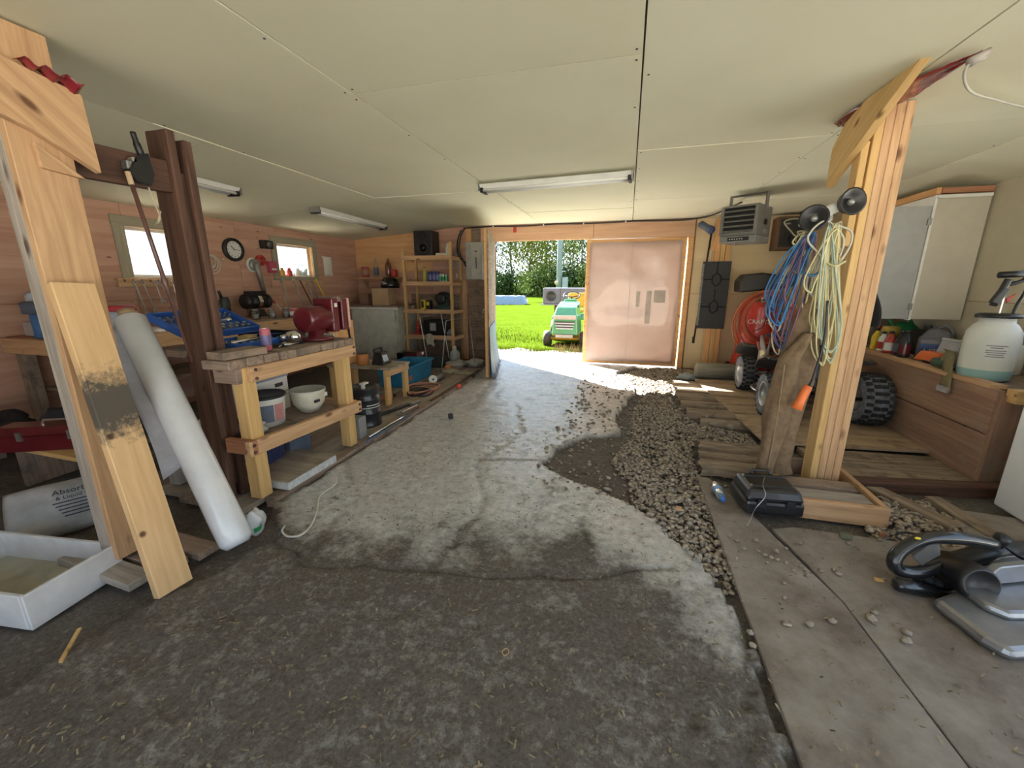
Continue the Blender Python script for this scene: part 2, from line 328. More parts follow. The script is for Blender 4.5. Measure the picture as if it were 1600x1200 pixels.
# straw, chips and crumbs on the slab
vs, fs = [], []
for i in range(2600):
    x = rng.uniform(-1.9, 1.6); y = .45+3.4*rng.random()**1.8; L = rng.uniform(.003, .014); w = rng.uniform(.0015, .004); a = rng.uniform(0, 6.28)
    zq = (ground_z(x, y) if x < .57 else .012)+.0025; k = len(vs); d = np.array([math.cos(a), math.sin(a)]); e = np.array([-d[1], d[0]]); h = rng.uniform(.001, .006)
    for s1, s2, hh in ((-1, -1, 0), (1, -1, h), (1, 1, h), (-1, 1, 0)): pq = np.array([x, y])+d*L*s1+e*w*s2; vs.append((pq[0], pq[1], zq+hh))
    vs.append((x, y, zq-.002)); fs += [(k, k+1, k+2, k+3), (k, k+4, k+1), (k+2, k+4, k+3), (k+1, k+4, k+2), (k+3, k+4, k)]
me = bpy.data.meshes.new('floor_litter'); me.from_pydata(vs, [], fs); me.update(); me.materials.append(plain('straw', (.27, .22, .15), .9, var=.5, scale=40))
o = bpy.data.objects.new('floor_litter', me); COL.objects.link(o); stuff(o); tag(o, 'straw and wood chips scattered over the dirty slab', 'litter')
# ---- ceiling: drywall panels
m, t, b = nodes('drywall'); b.inputs['Roughness'].default_value = .85; mp = coords(t); n_ = N(t, 'TexNoise', Scale=1.3, Detail=5); t.links.new(mp.outputs[0], n_.inputs['Vector'])
r_ = ramp2(t, n_.outputs[0], (.74, .715, .53), (.80, .78, .60), .3, .7); t.links.new(r_.outputs[0], b.inputs['Base Color']); drywall = m
ce = obj('ceiling_and_unseen_deck', MB().bx(XL-1.1, XR+.7, YR-.3, YB+.25, 2.62, 2.68).bx(-3.05, 2.63, YR, YB, 2.425, 2.45), plain('unseen_roof_deck', (.16, .12, .09), .9)); struct(ce)  # unseen roof deck: long left eave blocks window sun, backing stops light leaks
seamx = [-3.02, -1.51, 0.0, 1.31, 2.6]
cross = {0: [-1.6, .05, 2.24, 4.7, 7.4], 1: [-1.6, -.2, 2.22, 4.5, 6.2, 7.4], 2: [-1.6, 1.2, 3.66, 5.67, 7.4], 3: [-1.6, 1.2, 3.62, 6.0, 7.4]}
screws = MB()
for ci in range(4):
    x0, x1 = seamx[ci], seamx[ci+1]; ys = cross[ci]
    for y0, y1 in zip(ys[:-1], ys[1:]):
        dz = random.uniform(0, .005)
        obj('ceiling_panel', MB().bx(x0+.004, x1-.004, y0+(.009 if ci == 1 and 2 < y0 < 3 else .004), y1-.004, ZC+dz, ZC+dz+.012), drywall, ce)
        for k in range(5):
            for xx in (x0+.03, x1-.03):
                if random.random() < .6: screws.lathe([(.006, 0), (.006, .002)], 6, (xx, y0+.05+(y1-y0-.1)*k/4, ZC+dz-.002))
obj('screw_head', screws, ink, ce)['kind'] = 'stuff'
for x0, z0, x1, z1, ys in ((-3.02, ZC, XL, 2.23, [-1.6, .4, 2.6, 4.75, 7.4]), (2.6, ZC, XR, 2.27, [-1.6, 1.8, 4.25, 6.6, 7.4])):
    for y0, y1 in zip(ys[:-1], ys[1:]):
        obj('ceiling_panel', MB().prism([(x0, y0+.003, z0), (x1, y0+.003, z1), (x1, y0+.003, z1+.012), (x0, y0+.003, z0+.012)], (0, y1-y0-.006, 0)), drywall, ce)
# ---- walls
WIN = [(3.40, 4.08, 1.47, 2.0), (5.43, 6.17, 1.51, 2.0)]   # y0, y1, z0, z1
# studs and sheathing are cut round the windows
wlb = MB()
wlb.bx(XL-.10, XL-.02, YR, .35, -.1, 2.4)
ysp = [.35, WIN[0][0], WIN[0][1], WIN[1][0], WIN[1][1], YB+.1]
for i in range(5):
    if i in (1, 3):
        w_ = WIN[(i-1)//2]; wlb.bx(XL-.10, XL-.02, ysp[i], ysp[i+1], -.1, w_[2]); wlb.bx(XL-.10, XL-.02, ysp[i], ysp[i+1], w_[3], 2.4)
    else: wlb.bx(XL-.10, XL-.02, ysp[i], ysp[i+1], -.1, 2.4)
wl = struct(obj('wall_left', wlb, cedar))
def sheet_x(y0, y1, z0, z1, mat=plyred):
    o = obj('plywood_sheet', None, mat, wl, me=mesh_of('plywood_sheet', MB().bx(0, y1-y0-.004, 0, z1-z0-.004, -.006, .006)), M=frame((XL-.006+random.uniform(0, .003), y0+.002, z0+.002), (0, 1, 0), (0, 0, 1)), bevel=.002); return o
zseam = 1.22
cuts = [.35, 2.1, 3.4, 4.08, 4.75, 5.43, 6.17, 7.4]
for y0, y1 in zip(cuts[:-1], cuts[1:]): sheet_x(y0, y1, 0, zseam)
for i, (y0, y1) in enumerate(zip(cuts[:-1], cuts[1:])):
    w_ = [w for w in WIN if abs(w[0]-y0) < .01]
    if w_: sheet_x(y0, y1, zseam, w_[0][2]); sheet_x(y0, y1, w_[0][3], 2.34)
    else: sheet_x(y0, y1, zseam, 2.34)
trimw = wood('grey_trim', (.28, .25, .18), (.4, .36, .27), .1)
glass = glassy('window_glass', (.97, 1, 1)); 
for k, (y0, y1, z0, z1) in enumerate(WIN):
    wn = struct(obj('window_%d' % (k+1), MB().bx(XL-.10, XL+.004, y0-.02, y0, z0-.02, z1+.02).bx(XL-.10, XL+.004, y1, y1+.02, z0-.02, z1+.02).bx(XL-.10, XL+.004, y0, y1, z0-.02, z0).bx(XL-.10, XL+.004, y0, y1, z1, z1+.02), framew))
    g_ = .006
    board('window_trim', (XL+.016, y0-.12, z1+.055), (XL+.016, y1+.12, z1+.055), .11, .02, trimw, wn); board('window_trim', (XL+.016, y0-.12, z0-.055), (XL+.016, y1+.12, z0-.055), .11, .02, trimw, wn)
    board('window_trim', (XL+.016, y0-.06, z0), (XL+.016, y0-.06, z1), .11, .02, trimw, wn, side=(0, 1, 0)); board('window_trim', (XL+.016, y1+.06, z0), (XL+.016, y1+.06, z1), .11, .02, trimw, wn, side=(0, 1, 0))
    sash = MB(); 
    for a0, a1, c0, c1 in ((y0, y0+.03, z0, z1), (y1-.03, y1, z0, z1), (y0+.03, y1-.03, z0, z0+.03), (y0+.03, y1-.03, z1-.03, z1)): sash.bx(XL-.09, XL-.06, a0+.001, a1-.001, c0+.001, c1-.001)
    obj('sash', sash, white, wn); obj('pane', MB().bx(XL-.078, XL-.074, y0+.03, y1-.03, z0+.03, z1-.03), glass, wn)
# back wall: plywood left of the door, tan board right of it
DX0, DX1, DZ = -2.42, .86, 2.12
wb = MB().bx(XL-.1, DX0-.12, YB+.02, YB+.12, -.1, 2.5).bx(DX1+.1, XR+.1, YB+.02, YB+.12, -.1, 2.5).bx(DX0-.12, DX1+.1, YB+.02, YB+.12, DZ+.12, 2.5)
wb = struct(obj('wall_back', wb, cedar))
def sheet_y(x0, x1, z0, z1, mat, par, Yw=YB): return obj('plywood_sheet', None, mat, par, me=mesh_of('plywood_sheet', MB().bx(0, x1-x0-.004, 0, z1-z0-.004, -.006, .006)), M=frame((x0+.002, Yw+.006+random.uniform(0, .003), z0+.002), (1, 0, 0), (0, 0, 1)), bevel=.002)
sheet_y(XL, -4.1, 0, 1.2, plyred, wb); sheet_y(-4.1, -2.9, 0, 1.2, oldwood, wb); sheet_y(XL, -3.62, 1.2, 1.62, plyred, wb); sheet_y(XL, -3.62, 1.62, 2.38, plyor, wb); sheet_y(-3.62, -2.9, 1.2, 2.4, plyred, wb); sheet_y(-2.9, DX0-.1, 0, 2.4, oldwood, wb)
sheet_y(DX1+.12, 1.25, 0, 1.24, plytan, wb); sheet_y(DX1+.12, 1.25, 1.24, 2.4, plytan, wb); sheet_y(1.25, 2.5, 0, 1.24, plytan, wb); sheet_y(1.25, 2.5, 1.24, 2.4, plytan, wb); sheet_y(2.5, XR, 0, 1.24, plytan, wb); sheet_y(2.5, XR, 1.24, 2.36, plytan, wb)
hd = wood('header_board', (.52, .30, .18), (.66, .42, .27), .2, gs=.5)
board('header_board', (DX0-.2, YB-.02, 2.265), (-.62, YB-.02, 2.265), .27, .035, hd, wb); board('header_board', (-.615, YB-.02, 2.265), (DX1+.1, YB-.02, 2.255), .27, .03, hd, wb)
board('red_tape', (-1.98, YB-.04, 2.27), (-1.98, YB-.04, 2.36), .06, .002, red, wb, side=(1, 0, 0), bevel=0)
# right wall
wr = struct(obj('wall_right', MB().bx(XR+.02, XR+.12, 4.28, YB+.1, -.1, 2.4).bx(XR+.02, XR+.12, 2.1, 4.28, -.1, 1.1).bx(XR+.02, XR+.12, 2.1, 4.28, 2.12, 2.4).bx(XR+.02, XR+.12, YR, -1.3, -.1, 2.4).bx(XR+.02, XR+.12, -1.3, 2.1, 2.12, 2.4), cedar))   # unseen doorway added to let daylight in
for y0, y1 in ((2.1, 3.3), (3.3, 4.28), (4.28, 5.8), (5.8, 7.4)):
    for z0, z1 in ((0, 1.1),) if y1 < 4.6 else ((0, 1.24), (1.24, 2.34)):   # gap for the added daylight window, out of view above the freezer
        obj('plywood_sheet', None, cream if y0 < 5 else plytan, wr, me=mesh_of('plywood_sheet', MB().bx(0, y1-y0-.004, 0, z1-z0-.004, -.006, .006)), M=frame((XR+.006, y0+.002, z0), (0, 1, 0), (0, 0, 1)), bevel=.002)
# rear wall: unseen, with a wide opening added to bring daylight in
wf = struct(obj('wall_front', MB().bx(XL-.1, -2.4, YR-.1, YR, -.1, 2.4).bx(2.6, XR+.1, YR-.1, YR, -.1, 2.4).bx(-2.4, 2.6, YR-.1, YR, 2.1, 2.62), plytan))
wn = struct(obj('window_3', MB().bx(XR-.01, XR+.12, 2.1, 2.14, 1.1, 2.12).bx(XR-.01, XR+.12, 4.24, 4.28, 1.1, 2.12).bx(XR-.01, XR+.12, 3.17, 3.21, 1.14, 2.08).bx(XR-.01, XR+.12, 2.14, 4.24, 1.1, 1.14).bx(XR-.01, XR+.12, 2.14, 4.24, 2.08, 2.12), framew))  # unseen window added to throw daylight on the far left side
for a, b_ in ((2.14, 3.17), (3.21, 4.24)): obj('pane', MB().bx(XR+.06, XR+.064, a, b_, 1.14, 2.08), glass, wn)  # panes of the added window
# ---- door frame and leaves
tr = struct(obj('trim_1', MB().bx(DX0-.12, DX0-.02, YB-.03, YB+.14, -.05, DZ+.1).bx(DX1+.02, DX1+.1, YB-.03, YB+.14, -.05, DZ+.1).bx(DX0-.02, DX1+.02, YB+.0, YB+.14, DZ+.02, DZ+.12), framew, bevel=.004))
filmm, t, b = nodes('poly_film'); b.inputs['Roughness'].default_value = .2; mp = coords(t); n_ = N(t, 'TexNoise', Scale=3, Detail=6); t.links.new(mp.outputs[0], n_.inputs['Vector']); r_ = ramp2(t, n_.outputs[0], (.50, .37, .32), (.6, .47, .41)); t.links.new(r_.outputs[0], b.inputs['Base Color']); b.inputs['Coat Weight'].default_value = .5; bump(t, b, n_.outputs[0], .03, .5); tl = N(t, 'BsdfTranslucent', Color=(.62, .54, .49, 1)); ms = N(t, 'MixShader', Fac=.4); o_ = [q for q in t.nodes if q.type == 'OUTPUT_MATERIAL'][0]; t.links.new(b.outputs[0], ms.inputs[1]); t.links.new(tl.outputs[0], ms.inputs[2]); t.links.new(ms.outputs[0], o_.inputs[0])
def door_leaf(nm, M, w, h, backing=True):
    d = bpy.data.objects.new(nm, None); COL.objects.link(d); d.matrix_world = M; TM[d] = M; struct(d)
    def part(name, mb, mat, **k): return obj(name, mb, mat, d, local=True, **k)
    part('stile', MB().bx(0, .09, -.02, .02, 0, h), framew, bevel=.003); part('stile', MB().bx(w-.09, w, -.02, .02, 0, h), framew, bevel=.003)
    part('rail', MB().bx(.09, w-.09, -.02, .02, 0, .09), framew, bevel=.003); part('rail', MB().bx(.09, w-.09, -.02, .02, h-.09, h), framew, bevel=.003)
    part('outer_skin', MB().bx(0, w, .022, .024, 0, h) if backing else MB().bx(0, w, .022, .04, 0, h), filmm if backing else oldwood)
    return d, part
dl, part = door_leaf('door_1', Matrix.Translation((-.72, YB-.02, .02)), 1.58, 2.1)
part('plastic_film', MB().sheet(lambda u, v: V((.06+1.46*u, -.024-.010*mnoise.noise(V((u*4, v*5, 1)))-.006*abs(math.sin(7*u+3*v)), .05+2.0*v)), 24, 30), filmm, smooth=True)
patch_m = plain('film_patch', (.42, .36, .31), .6, var=.1)  # tone of the darker flat patches and the thin strip on the film
for x0, x1, z0, z1 in ((1.02, 1.10, .72, 1.26), (1.14, 1.32, 1.07, 1.27), (.86, .92, 1.0, 1.25), (.745, .752, .08, 2.0)): part('dark_patch', MB().bx(x0, x1, -.0385, -.0365, z0, z1), patch_m)
part('batten', MB().bx(.02, .07, -.045, -.022, .75, 1.35), framew, bevel=.003)
ang = math.atan2(-1.66, .42)
dl2, part2 = door_leaf('door_2', Matrix.Translation((DX0+.04, YB-.06, .02)) @ Matrix.Rotation(ang, 4, 'Z'), 1.68, 2.12, False)
part2('plastic_film', MB().sheet(lambda u, v: V((.06+1.56*u, -.026-.012*mnoise.noise(V((u*4, v*5, 5))), .05+2.0*v)), 18, 24), filmm, smooth=True)
tarp = plain('pale_blue_tarp', (.2, .27, .36), .45, var=.1)
part2('tarp_skirt', MB().sheet(lambda u, v: V((.3+1.42*u, .05+.06*(1-v)**2*(1+.6*math.sin(u*23)), .0+.75*v)), 40, 8), tarp, smooth=True, solid=.003)
part2('latch', MB().tube([V((1.66, .0, 1.0)), V((1.72, -.03, 1.02)), V((1.70, -.05, .96))], .008, 6), steel)
# ================================================================== outside
lawn_m, t, b = nodes('lawn'); b.inputs['Roughness'].default_value = 1; b.inputs['Specular IOR Level'].default_value = 0; mp = coords(t); n_ = N(t, 'TexNoise', Scale=1.5, Detail=9, Roughness=.75); t.links.new(mp.outputs[0], n_.inputs['Vector'])
r_ = ramp2(t, n_.outputs[0], (.034, .060, .004), (.054, .083, .008), .3, .7); t.links.new(r_.outputs[0], b.inputs['Base Color']); bump(t, b, n_.outputs[0], .05, .7)
lw = MB().sheet(lambda u, v: V((-45+90*u, 8.9+76*v*v, -.07+.10*mnoise.noise(V((u*30, v*9, 0)))+.25*v)), 60, 40); lw = struct(obj('lawn', lw, lawn_m, smooth=True))
gravm, t, b = nodes('pale_gravel'); b.inputs['Roughness'].default_value = .95; mp = coords(t); n_ = N(t, 'TexNoise', Scale=14, Detail=9, Roughness=.8); t.links.new(mp.outputs[0], n_.inputs['Vector']); r_ = ramp2(t, n_.outputs[0], (.22, .19, .155), (.45, .41, .35)); t.links.new(r_.outputs[0], b.inputs['Base Color']); bump(t, b, n_.outputs[0], .03, .7)
ap = struct(obj('driveway', MB().sheet(lambda u, v: V((-12+22*u, 7.5+1.7*v, -.05+.04*mnoise.noise(V((u*60, v*5, 3))))), 90, 12), gravm, smooth=True))
unseen_bounce_yard = struct(obj('unseen_bounce_yard', MB().bx(-60, 60, -70, 7.5, -.35, -.25), plain('pale_bounce_yard', (.6, .55, .46), .95, var=.1)))  # unseen ground, its pale colour raised to bounce sunlight indoors
# grass fringe at the lawn edge
vs, fs = [], []
for i in range(9000):
    y = 8.75+9*rng.random()**2.2; x = -1.75+(y-8.75)*-.32+rng.uniform(-1.6, 2.3); h = rng.uniform(.02, .06)*(1.5 if y < 9.3 else 1); a = rng.uniform(0, 3.14); w = .004+.0006*(y-8); dx, dy = math.cos(a)*w, math.sin(a)*w; k = len(vs); lean = rng.uniform(-.03, .03, 2); zb = -.08
    vs += [(x-dx, y-dy, zb), (x+dx, y+dy, zb), (x+lean[0], y+lean[1], zb+h+.05)]; fs.append((k, k+1, k+2))
me = bpy.data.meshes.new('grass'); me.from_pydata(vs, [], fs); me.update(); me.materials.append(plain('grass_blade', (.06, .1, .01), .8, var=.4, scale=2, spec=0)); o = bpy.data.objects.new('grass', me); COL.objects.link(o); stuff(o); tag(o, 'short bright green lawn grass outside the open door', 'grass')
# trees beyond the lawn
leafA = plain('leaf_light', (.11, .15, .03), .8, var=.3, scale=.8, spec=.1); leafB = plain('leaf_dark', (.045, .075, .02), .8, var=.3, scale=.8, spec=.1); leafC = plain('leaf_yellow', (.17, .185, .03), .8, var=.25, scale=.8, spec=.1); bark = plain('bark', (.1, .085, .075), .9, var=.3)
def tree(px, Yt, base_py, w, h, trunk, nleaf, lm, label, crown0=.25, seed=1, dense=1.0, name='tree'):
    b0 = AY(px, base_py, Yt); z0 = .1; b0 = V((b0.x, b0.y, z0)); r = random.Random(seed)
    T = thing(name, label, 'tree' if name == 'tree' else 'bush', b0, 'trees and bushes beyond the lawn')
    tb = MB(); tips = []
    if trunk:
        top = V((r.uniform(-.4, .4), 0, h*.95)); tb.tube([b0-V((0, 0, .2)), b0+top*.3+V((r.uniform(-.2, .2), 0, 0)), b0+top*.6, b0+top], [.16, .13, .09, .03], 7)
        for i in range(int(9+h)):
            f = r.uniform(crown0, .92); a = r.uniform(0, 6.28); p = b0+top*f; L = w*.55*(1.15-f)*r.uniform(.7, 1.2); e = p+V((math.cos(a)*L, math.sin(a)*L, L*r.uniform(.4, 1.1))); tb.tube([p, (p+e)/2+V((0, 0, -.05*L)), e], [.045, .03, .012], 5); tips.append(e); tips.append((p+e)/2)
    else:
        for i in range(14):
            a = r.uniform(0, 6.28); e = b0+V((math.cos(a)*w*.4*r.random(), math.sin(a)*w*.4*r.random(), h*r.uniform(.5, .9))); tb.tube([b0-V((0, 0, .1)), (b0+e)/2, e], [.05, .03, .01], 5)
            tips += [e, (b0+e)/2, b0+(e-b0)*.3+V((r.uniform(-w, w)*.35, 0, 0))]
    obj('trunk' if trunk else 'stem', tb, bark, T, smooth=True)
    vs, fs = [], []
    for i in range(nleaf):
        c = r.choice(tips); s = w*.16*dense; p = V((r.gauss(c.x, s), r.gauss(c.y, s), r.gauss(c.z, s*.8)))
        if p.z < b0.z: p.z = b0.z+r.random()*.4
        q_ = Euler((r.uniform(0, 3.1), r.uniform(0, 3.1), r.uniform(0, 3.1))).to_matrix(); L = r.uniform(.10, .2); k = len(vs)
        for a_, c_ in ((-1, 0), (0, -.5), (1, 0), (0, .5)): vs.append(p+q_ @ V((a_*L, c_*L, 0)))
        fs.append((k, k+1, k+2, k+3))
    mb = MB(); mb.add(vs, fs); obj('foliage', mb, lm, T)['kind'] = 'stuff'
TR = [(772, 44, 3.4, 6.8, 1, 500, leafB, 'thin sparse tree with bare grey stems beside the door jamb'), (800, 46, 3.4, 7.2, 1, 700, leafA, 'slim grey-stemmed tree with thin foliage behind the blue tarped stack'),
      (826, 47, 4.6, 7.4, 1, 2600, leafC, 'tall yellow-green tree rising above the hedge of bushes'), (850, 50, 4.6, 8.0, 1, 2000, leafA, 'tall airy green tree left of the utility pole'),
      (892, 46, 4.0, 6.4, 1, 1000, leafA, 'green tree right of the utility pole with open crown'), (908, 44, 3.4, 7.0, 1, 500, leafA, 'tree with long bare branches next to the closed door leaf'), (872, 55, 4.6, 7.6, 1, 1200, leafB, 'dark tree standing directly behind the utility pole')]
for i, (px, Yt, w, h, tk, nl, lm, lb) in enumerate(TR): tree(px, Yt, 458, w, h, tk, nl, lm, lb, .18, 20+i)
BU = [(778, 42, 3.2, 2.3, 1500, leafB, 'dark round bush behind the blue tarped stack'), (800, 43, 3.2, 2.5, 1500, leafB, 'bush at the foot of the slim grey-stemmed tree'), (822, 42, 3.2, 2.6, 1700, leafA, 'light green bush under the tall yellow-green tree'), (846, 43, 3.4, 2.8, 1700, leafA, 'light green bush left of the utility pole base'), (868, 44, 3.2, 3.0, 1800, leafB, 'dark bush behind the mower seat'), (890, 43, 3.2, 2.8, 1600, leafB, 'dark bush right of the utility pole'), (910, 43, 3.2, 3.0, 1400, leafA, 'green bush half hidden by the closed door leaf')]
for i, (px, Yt, w, h, nl, lm, lb) in enumerate(BU): tree(px, Yt, 458, w, h, 0, nl, lm, lb, .1, 60+i, .9, 'bush')
mb = MB(); r = random.Random(91)
for i in range(9000):
    x = r.choice((r.uniform(-42, -15.5), r.uniform(3.5, 34))); top = 3.2+2.6*mnoise.noise(V((x*.25, 0, 0)))+1.5*mnoise.noise(V((x*1.1, 3, 0))); p = V((x, 45+r.gauss(0, 1.2), .1+max(1.2, top)*r.random()**.8)); q_ = Euler((r.random()*3, r.random()*3, r.random()*3)).to_matrix(); mb.add([p+q_ @ V(c)*.22 for c in ((-1, 0, 0), (0, -.6, 0), (1, 0, 0), (0, .6, 0))], [(0, 1, 2, 3)])
o = stuff(obj('treeline', mb, leafB)); tag(o, 'dark green treeline running on along the far lawn edge', 'treeline')
yt = thing('young_tree', 'slender young sapling in the lawn with a pale base', 'sapling', AY(822, 458, 30)); b0 = V((AY(822, 458, 30).x, 30, .05))
TM[yt] = Matrix.Translation(b0); yt.matrix_world = TM[yt]
obj('trunk', MB().tube([b0-V((0, 0, .1)), b0+V((.05, 0, .9)), b0+V((0, 0, 2.0))], [.03, .025, .01], 6), bark, yt); obj('guard', MB().lathe([(.16, 0), (.12, .2), (.05, .24)], 10, b0), whitep, yt)
mb = MB(); r = random.Random(3)
for i in range(260):
    p = b0+V((r.gauss(0, .25), r.gauss(0, .25), r.uniform(.7, 2.2))); q_ = Euler((r.random()*3, r.random()*3, 0)).to_matrix(); mb.add([p+q_ @ V(c)*.09 for c in ((-1, 0, 0), (0, -.5, 0), (1, 0, 0), (0, .5, 0))], [(0, 1, 2, 3)])
obj('foliage', mb, leafA, yt)['kind'] = 'stuff'
po = thing('utility_pole', 'tall pale grey utility pole with meter box rising behind the mower', 'pole', V((AY(873, 470, 24).x, 24, -.1))); pb = V((AY(873, 470, 24).x, 24, -.1))
obj('pole', MB().lathe([(.17, 0), (.15, 4), (.12, 9)], 14, pb), plain('pole_grey', (.2, .25, .28), .8), po, smooth=True); obj('meter_box', MB().box(pb+V((.34, -.05, 1.5)), (.3, .2, .7)), plain('pole_box', (.26, .31, .33), .6), po, bevel=.01); obj('meter', MB().lathe([(.12, 0), (.12, .08), (.06, .12)], 12, pb+V((-.12, -.17, 1.55)), (0, -1, 0)), plain('meter_tan', (.5, .4, .28), .4), po)
tb_ = V((AY(797, 470, 27).x, 27, -.02)); sk = thing('tarped_stack', 'low stack under a pale blue tarp on the lawn', 'stack', tb_)
obj('tarp', MB().sheet(lambda u, v: tb_+V((-1.1+2.2*u, -.5+1.0*v, .62*(1-max(0, abs(2*u-1)-.86)*6)*(1-max(0, abs(2*v-1)-.75)*3.6)+.05*mnoise.noise(V((u*6, v*4, 0))))), 30, 16), tarp, sk, smooth=True); obj('pallet', MB().box(tb_+V((0, 0, .03)), (1.9, .9, .12)), oldwood, sk)
# ================================================================== ceiling fixtures and timber frame
def fixture(p0, p1, label):
    p0, p1 = V(p0), V(p1); d = (p1-p0); L = d.length; T = thing('fluorescent_light', label, 'ceiling light', p0, 'unlit fluorescent tube fixtures', (0, 0, math.atan2(d.y, d.x)))
    o = lambda n, mb, m, **k: obj(n, mb, m, T, local=True, **k)
    o('housing', MB().prism([(0, -.075, -.012), (0, .075, -.012), (0, .045, -.05), (0, -.045, -.05)], (L, 0, 0)), white); o('end_cap', MB().bx(-.012, 0, -.08, .08, -.075, -.01), grey_m); o('end_cap', MB().bx(L, L+.012, -.08, .08, -.075, -.01), grey_m)
    for s in (-.045, .045): o('tube', MB().tube([V((.03, s, -.068)), V((L-.03, s, -.068))], .014, 10), plain('tube_glass', (.82, .83, .8), .3, var=.02), smooth=True)
    for s in (.004, L-.03): o('socket', MB().bx(s, s+.026, -.065, .065, -.09, -.045), black)
fixture((-1.53, 4.38, ZC), (-.03, 4.24, ZC), 'unlit fluorescent fixture fixed across the ceiling in front of the doors')
fixture((-3.86, 2.3, 2.345), (-3.9, 3.58, 2.34), 'unlit fluorescent fixture half hidden behind the dark paired post')
fixture((-3.86, 4.66, 2.345), (-3.96, 6.35, 2.335), 'unlit fluorescent fixture pointing to the back left corner')
# left support post, three plies
T = thing('support_post', 'laminated wooden support post with a stained board leaning on it', 'post', (-2.44, 1.3, 0), 'wooden support posts')
for i, (x, m) in enumerate(((-2.481, pine_g), (-2.442, pine_g), (-2.403, pine))): board('ply', (x, 1.3, .045), (x, 1.3, ZC-.01), .20, .038, m, T, side=(0, 1, 0))
mb = MB().prism([AX(x, y, -2.382) for x, y in ((150, 272), (118, 150), (0, 92), (-90, 40), (-90, 140), (45, 205))], (.04, 0, 0)); regrain(obj('brace', mb, pine, T, bevel=.003), (0, .75, -.66), (0, .66, .75))
mb = MB().prism([AX(x, y, -2.383) for x, y in ((48, 222), (130, 281), (60, 262))], (.022, 0, 0)); regrain(obj('gusset', mb, pine, T, bevel=.002), (0, .75, -.66), (0, .66, .75))
obj('red_film', MB().sheet(lambda u, v: AX(20+100*u, 92+58*u-16*v*u, -2.35)+V((.05*v, 0, .01*math.sin(u*19))), 16, 4), plain('red_film', (.25, .02, .03), .2, var=.3, coat=.6), T, smooth=True, solid=.002)
for k in range(3): board('foot_board', (-2.75, 1.2+.13*k, .0), (-2.18+.05*k, 1.16+.13*k, .0), .11, .04, oldwood if k else pine_g, T, side=(0, 1, 0))
ln = board('leaning_board', (-1.978, 1.165, .0), (-2.315, 1.245, 1.40), .15, .04, pine_s, side=(0, 1, 0)); tag(ln, 'wide pine board with a black mould stain leaning on the post', 'board')
# mould stain on the leaning board
m, t, b = nodes('moulded_pine'); b.inputs['Roughness'].default_value = .8; mp = coords(t, (1.4, 22, 22)); n_ = N(t, 'TexNoise', Scale=1.6, Detail=7, Roughness=.6); t.links.new(mp.outputs[0], n_.inputs['Vector']); base = ramp2(t, n_.outputs[0], (.58, .37, .18), (.74, .5, .27))
c_ = N(t, 'TexCoord'); sp = N(t, 'SeparateXYZ'); t.links.new(c_.outputs['Object'], sp.inputs[0]); nn = N(t, 'TexNoise', Scale=26, Detail=8, Roughness=.75); t.links.new(c_.outputs['Object'], nn.inputs['Vector'])
d1 = N(t, 'Math', operation='SUBTRACT'); t.links.new(sp.outputs[0], d1.inputs[0]); d1.inputs[1].default_value = .90; d2 = N(t, 'Math', operation='ABSOLUTE'); t.links.new(d1.outputs[0], d2.inputs[0]); d3 = N(t, 'MapRange'); d3.inputs[1].default_value = .02; d3.inputs[2].default_value = .24; d3.inputs[3].default_value = .62; d3.inputs[4].default_value = 0; t.links.new(d2.outputs[0], d3.inputs[0])
a_ = N(t, 'Math', operation='ADD'); t.links.new(d3.outputs[0], a_.inputs[0]); t.links.new(nn.outputs[0], a_.inputs[1]); st = ramp2(t, a_.outputs[0], (0, 0, 0), (1, 1, 1), .68, .95); mx = N(t, 'Mix', data_type='RGBA'); t.links.new(st.outputs[0], mx.inputs[0]); t.links.new(base.outputs[0], mx.inputs[6]); mx.inputs[7].default_value = (.09, .075, .06, 1)
vo = N(t, 'TexVoronoi', Scale=7.5); t.links.new(c_.outputs['Object'], vo.inputs['Vector']); kr = ramp2(t, vo.outputs['Distance'], (.12, .06, .03), (1, 1, 1), .07, .14); m2 = N(t, 'Mix', data_type='RGBA', blend_type='MULTIPLY'); m2.inputs[0].default_value = .9; t.links.new(mx.outputs[2], m2.inputs[6]); t.links.new(kr.outputs[0], m2.inputs[7]); t.links.new(m2.outputs[2], b.inputs['Base Color']); ln.data.materials[0] = m
# paired dark post and its beam
T = thing('dark_post', 'pair of dark brown timbers standing side by side beside the workbench', 'post', (-2.5, 1.92, 0), 'wooden support posts')
board('timber', (-2.5, 1.88, -.02), (-2.5, 1.88, 2.2), .15, .045, darkwood, T, side=(1, 0, 0)); board('timber', (-2.49, 1.965, -.02), (-2.49, 1.965, 2.17), .14, .045, darkwood, T, side=(1, 0, 0)); board('spacer', (-2.5, 1.922, .1), (-2.5, 1.922, 2.0), .10, .036, darkwood, T, side=(1, 0, 0))
board('crossbeam', (-2.47, 1.405, 1.955), (-2.47, 1.856, 1.965), .16, .04, darkwood, T)
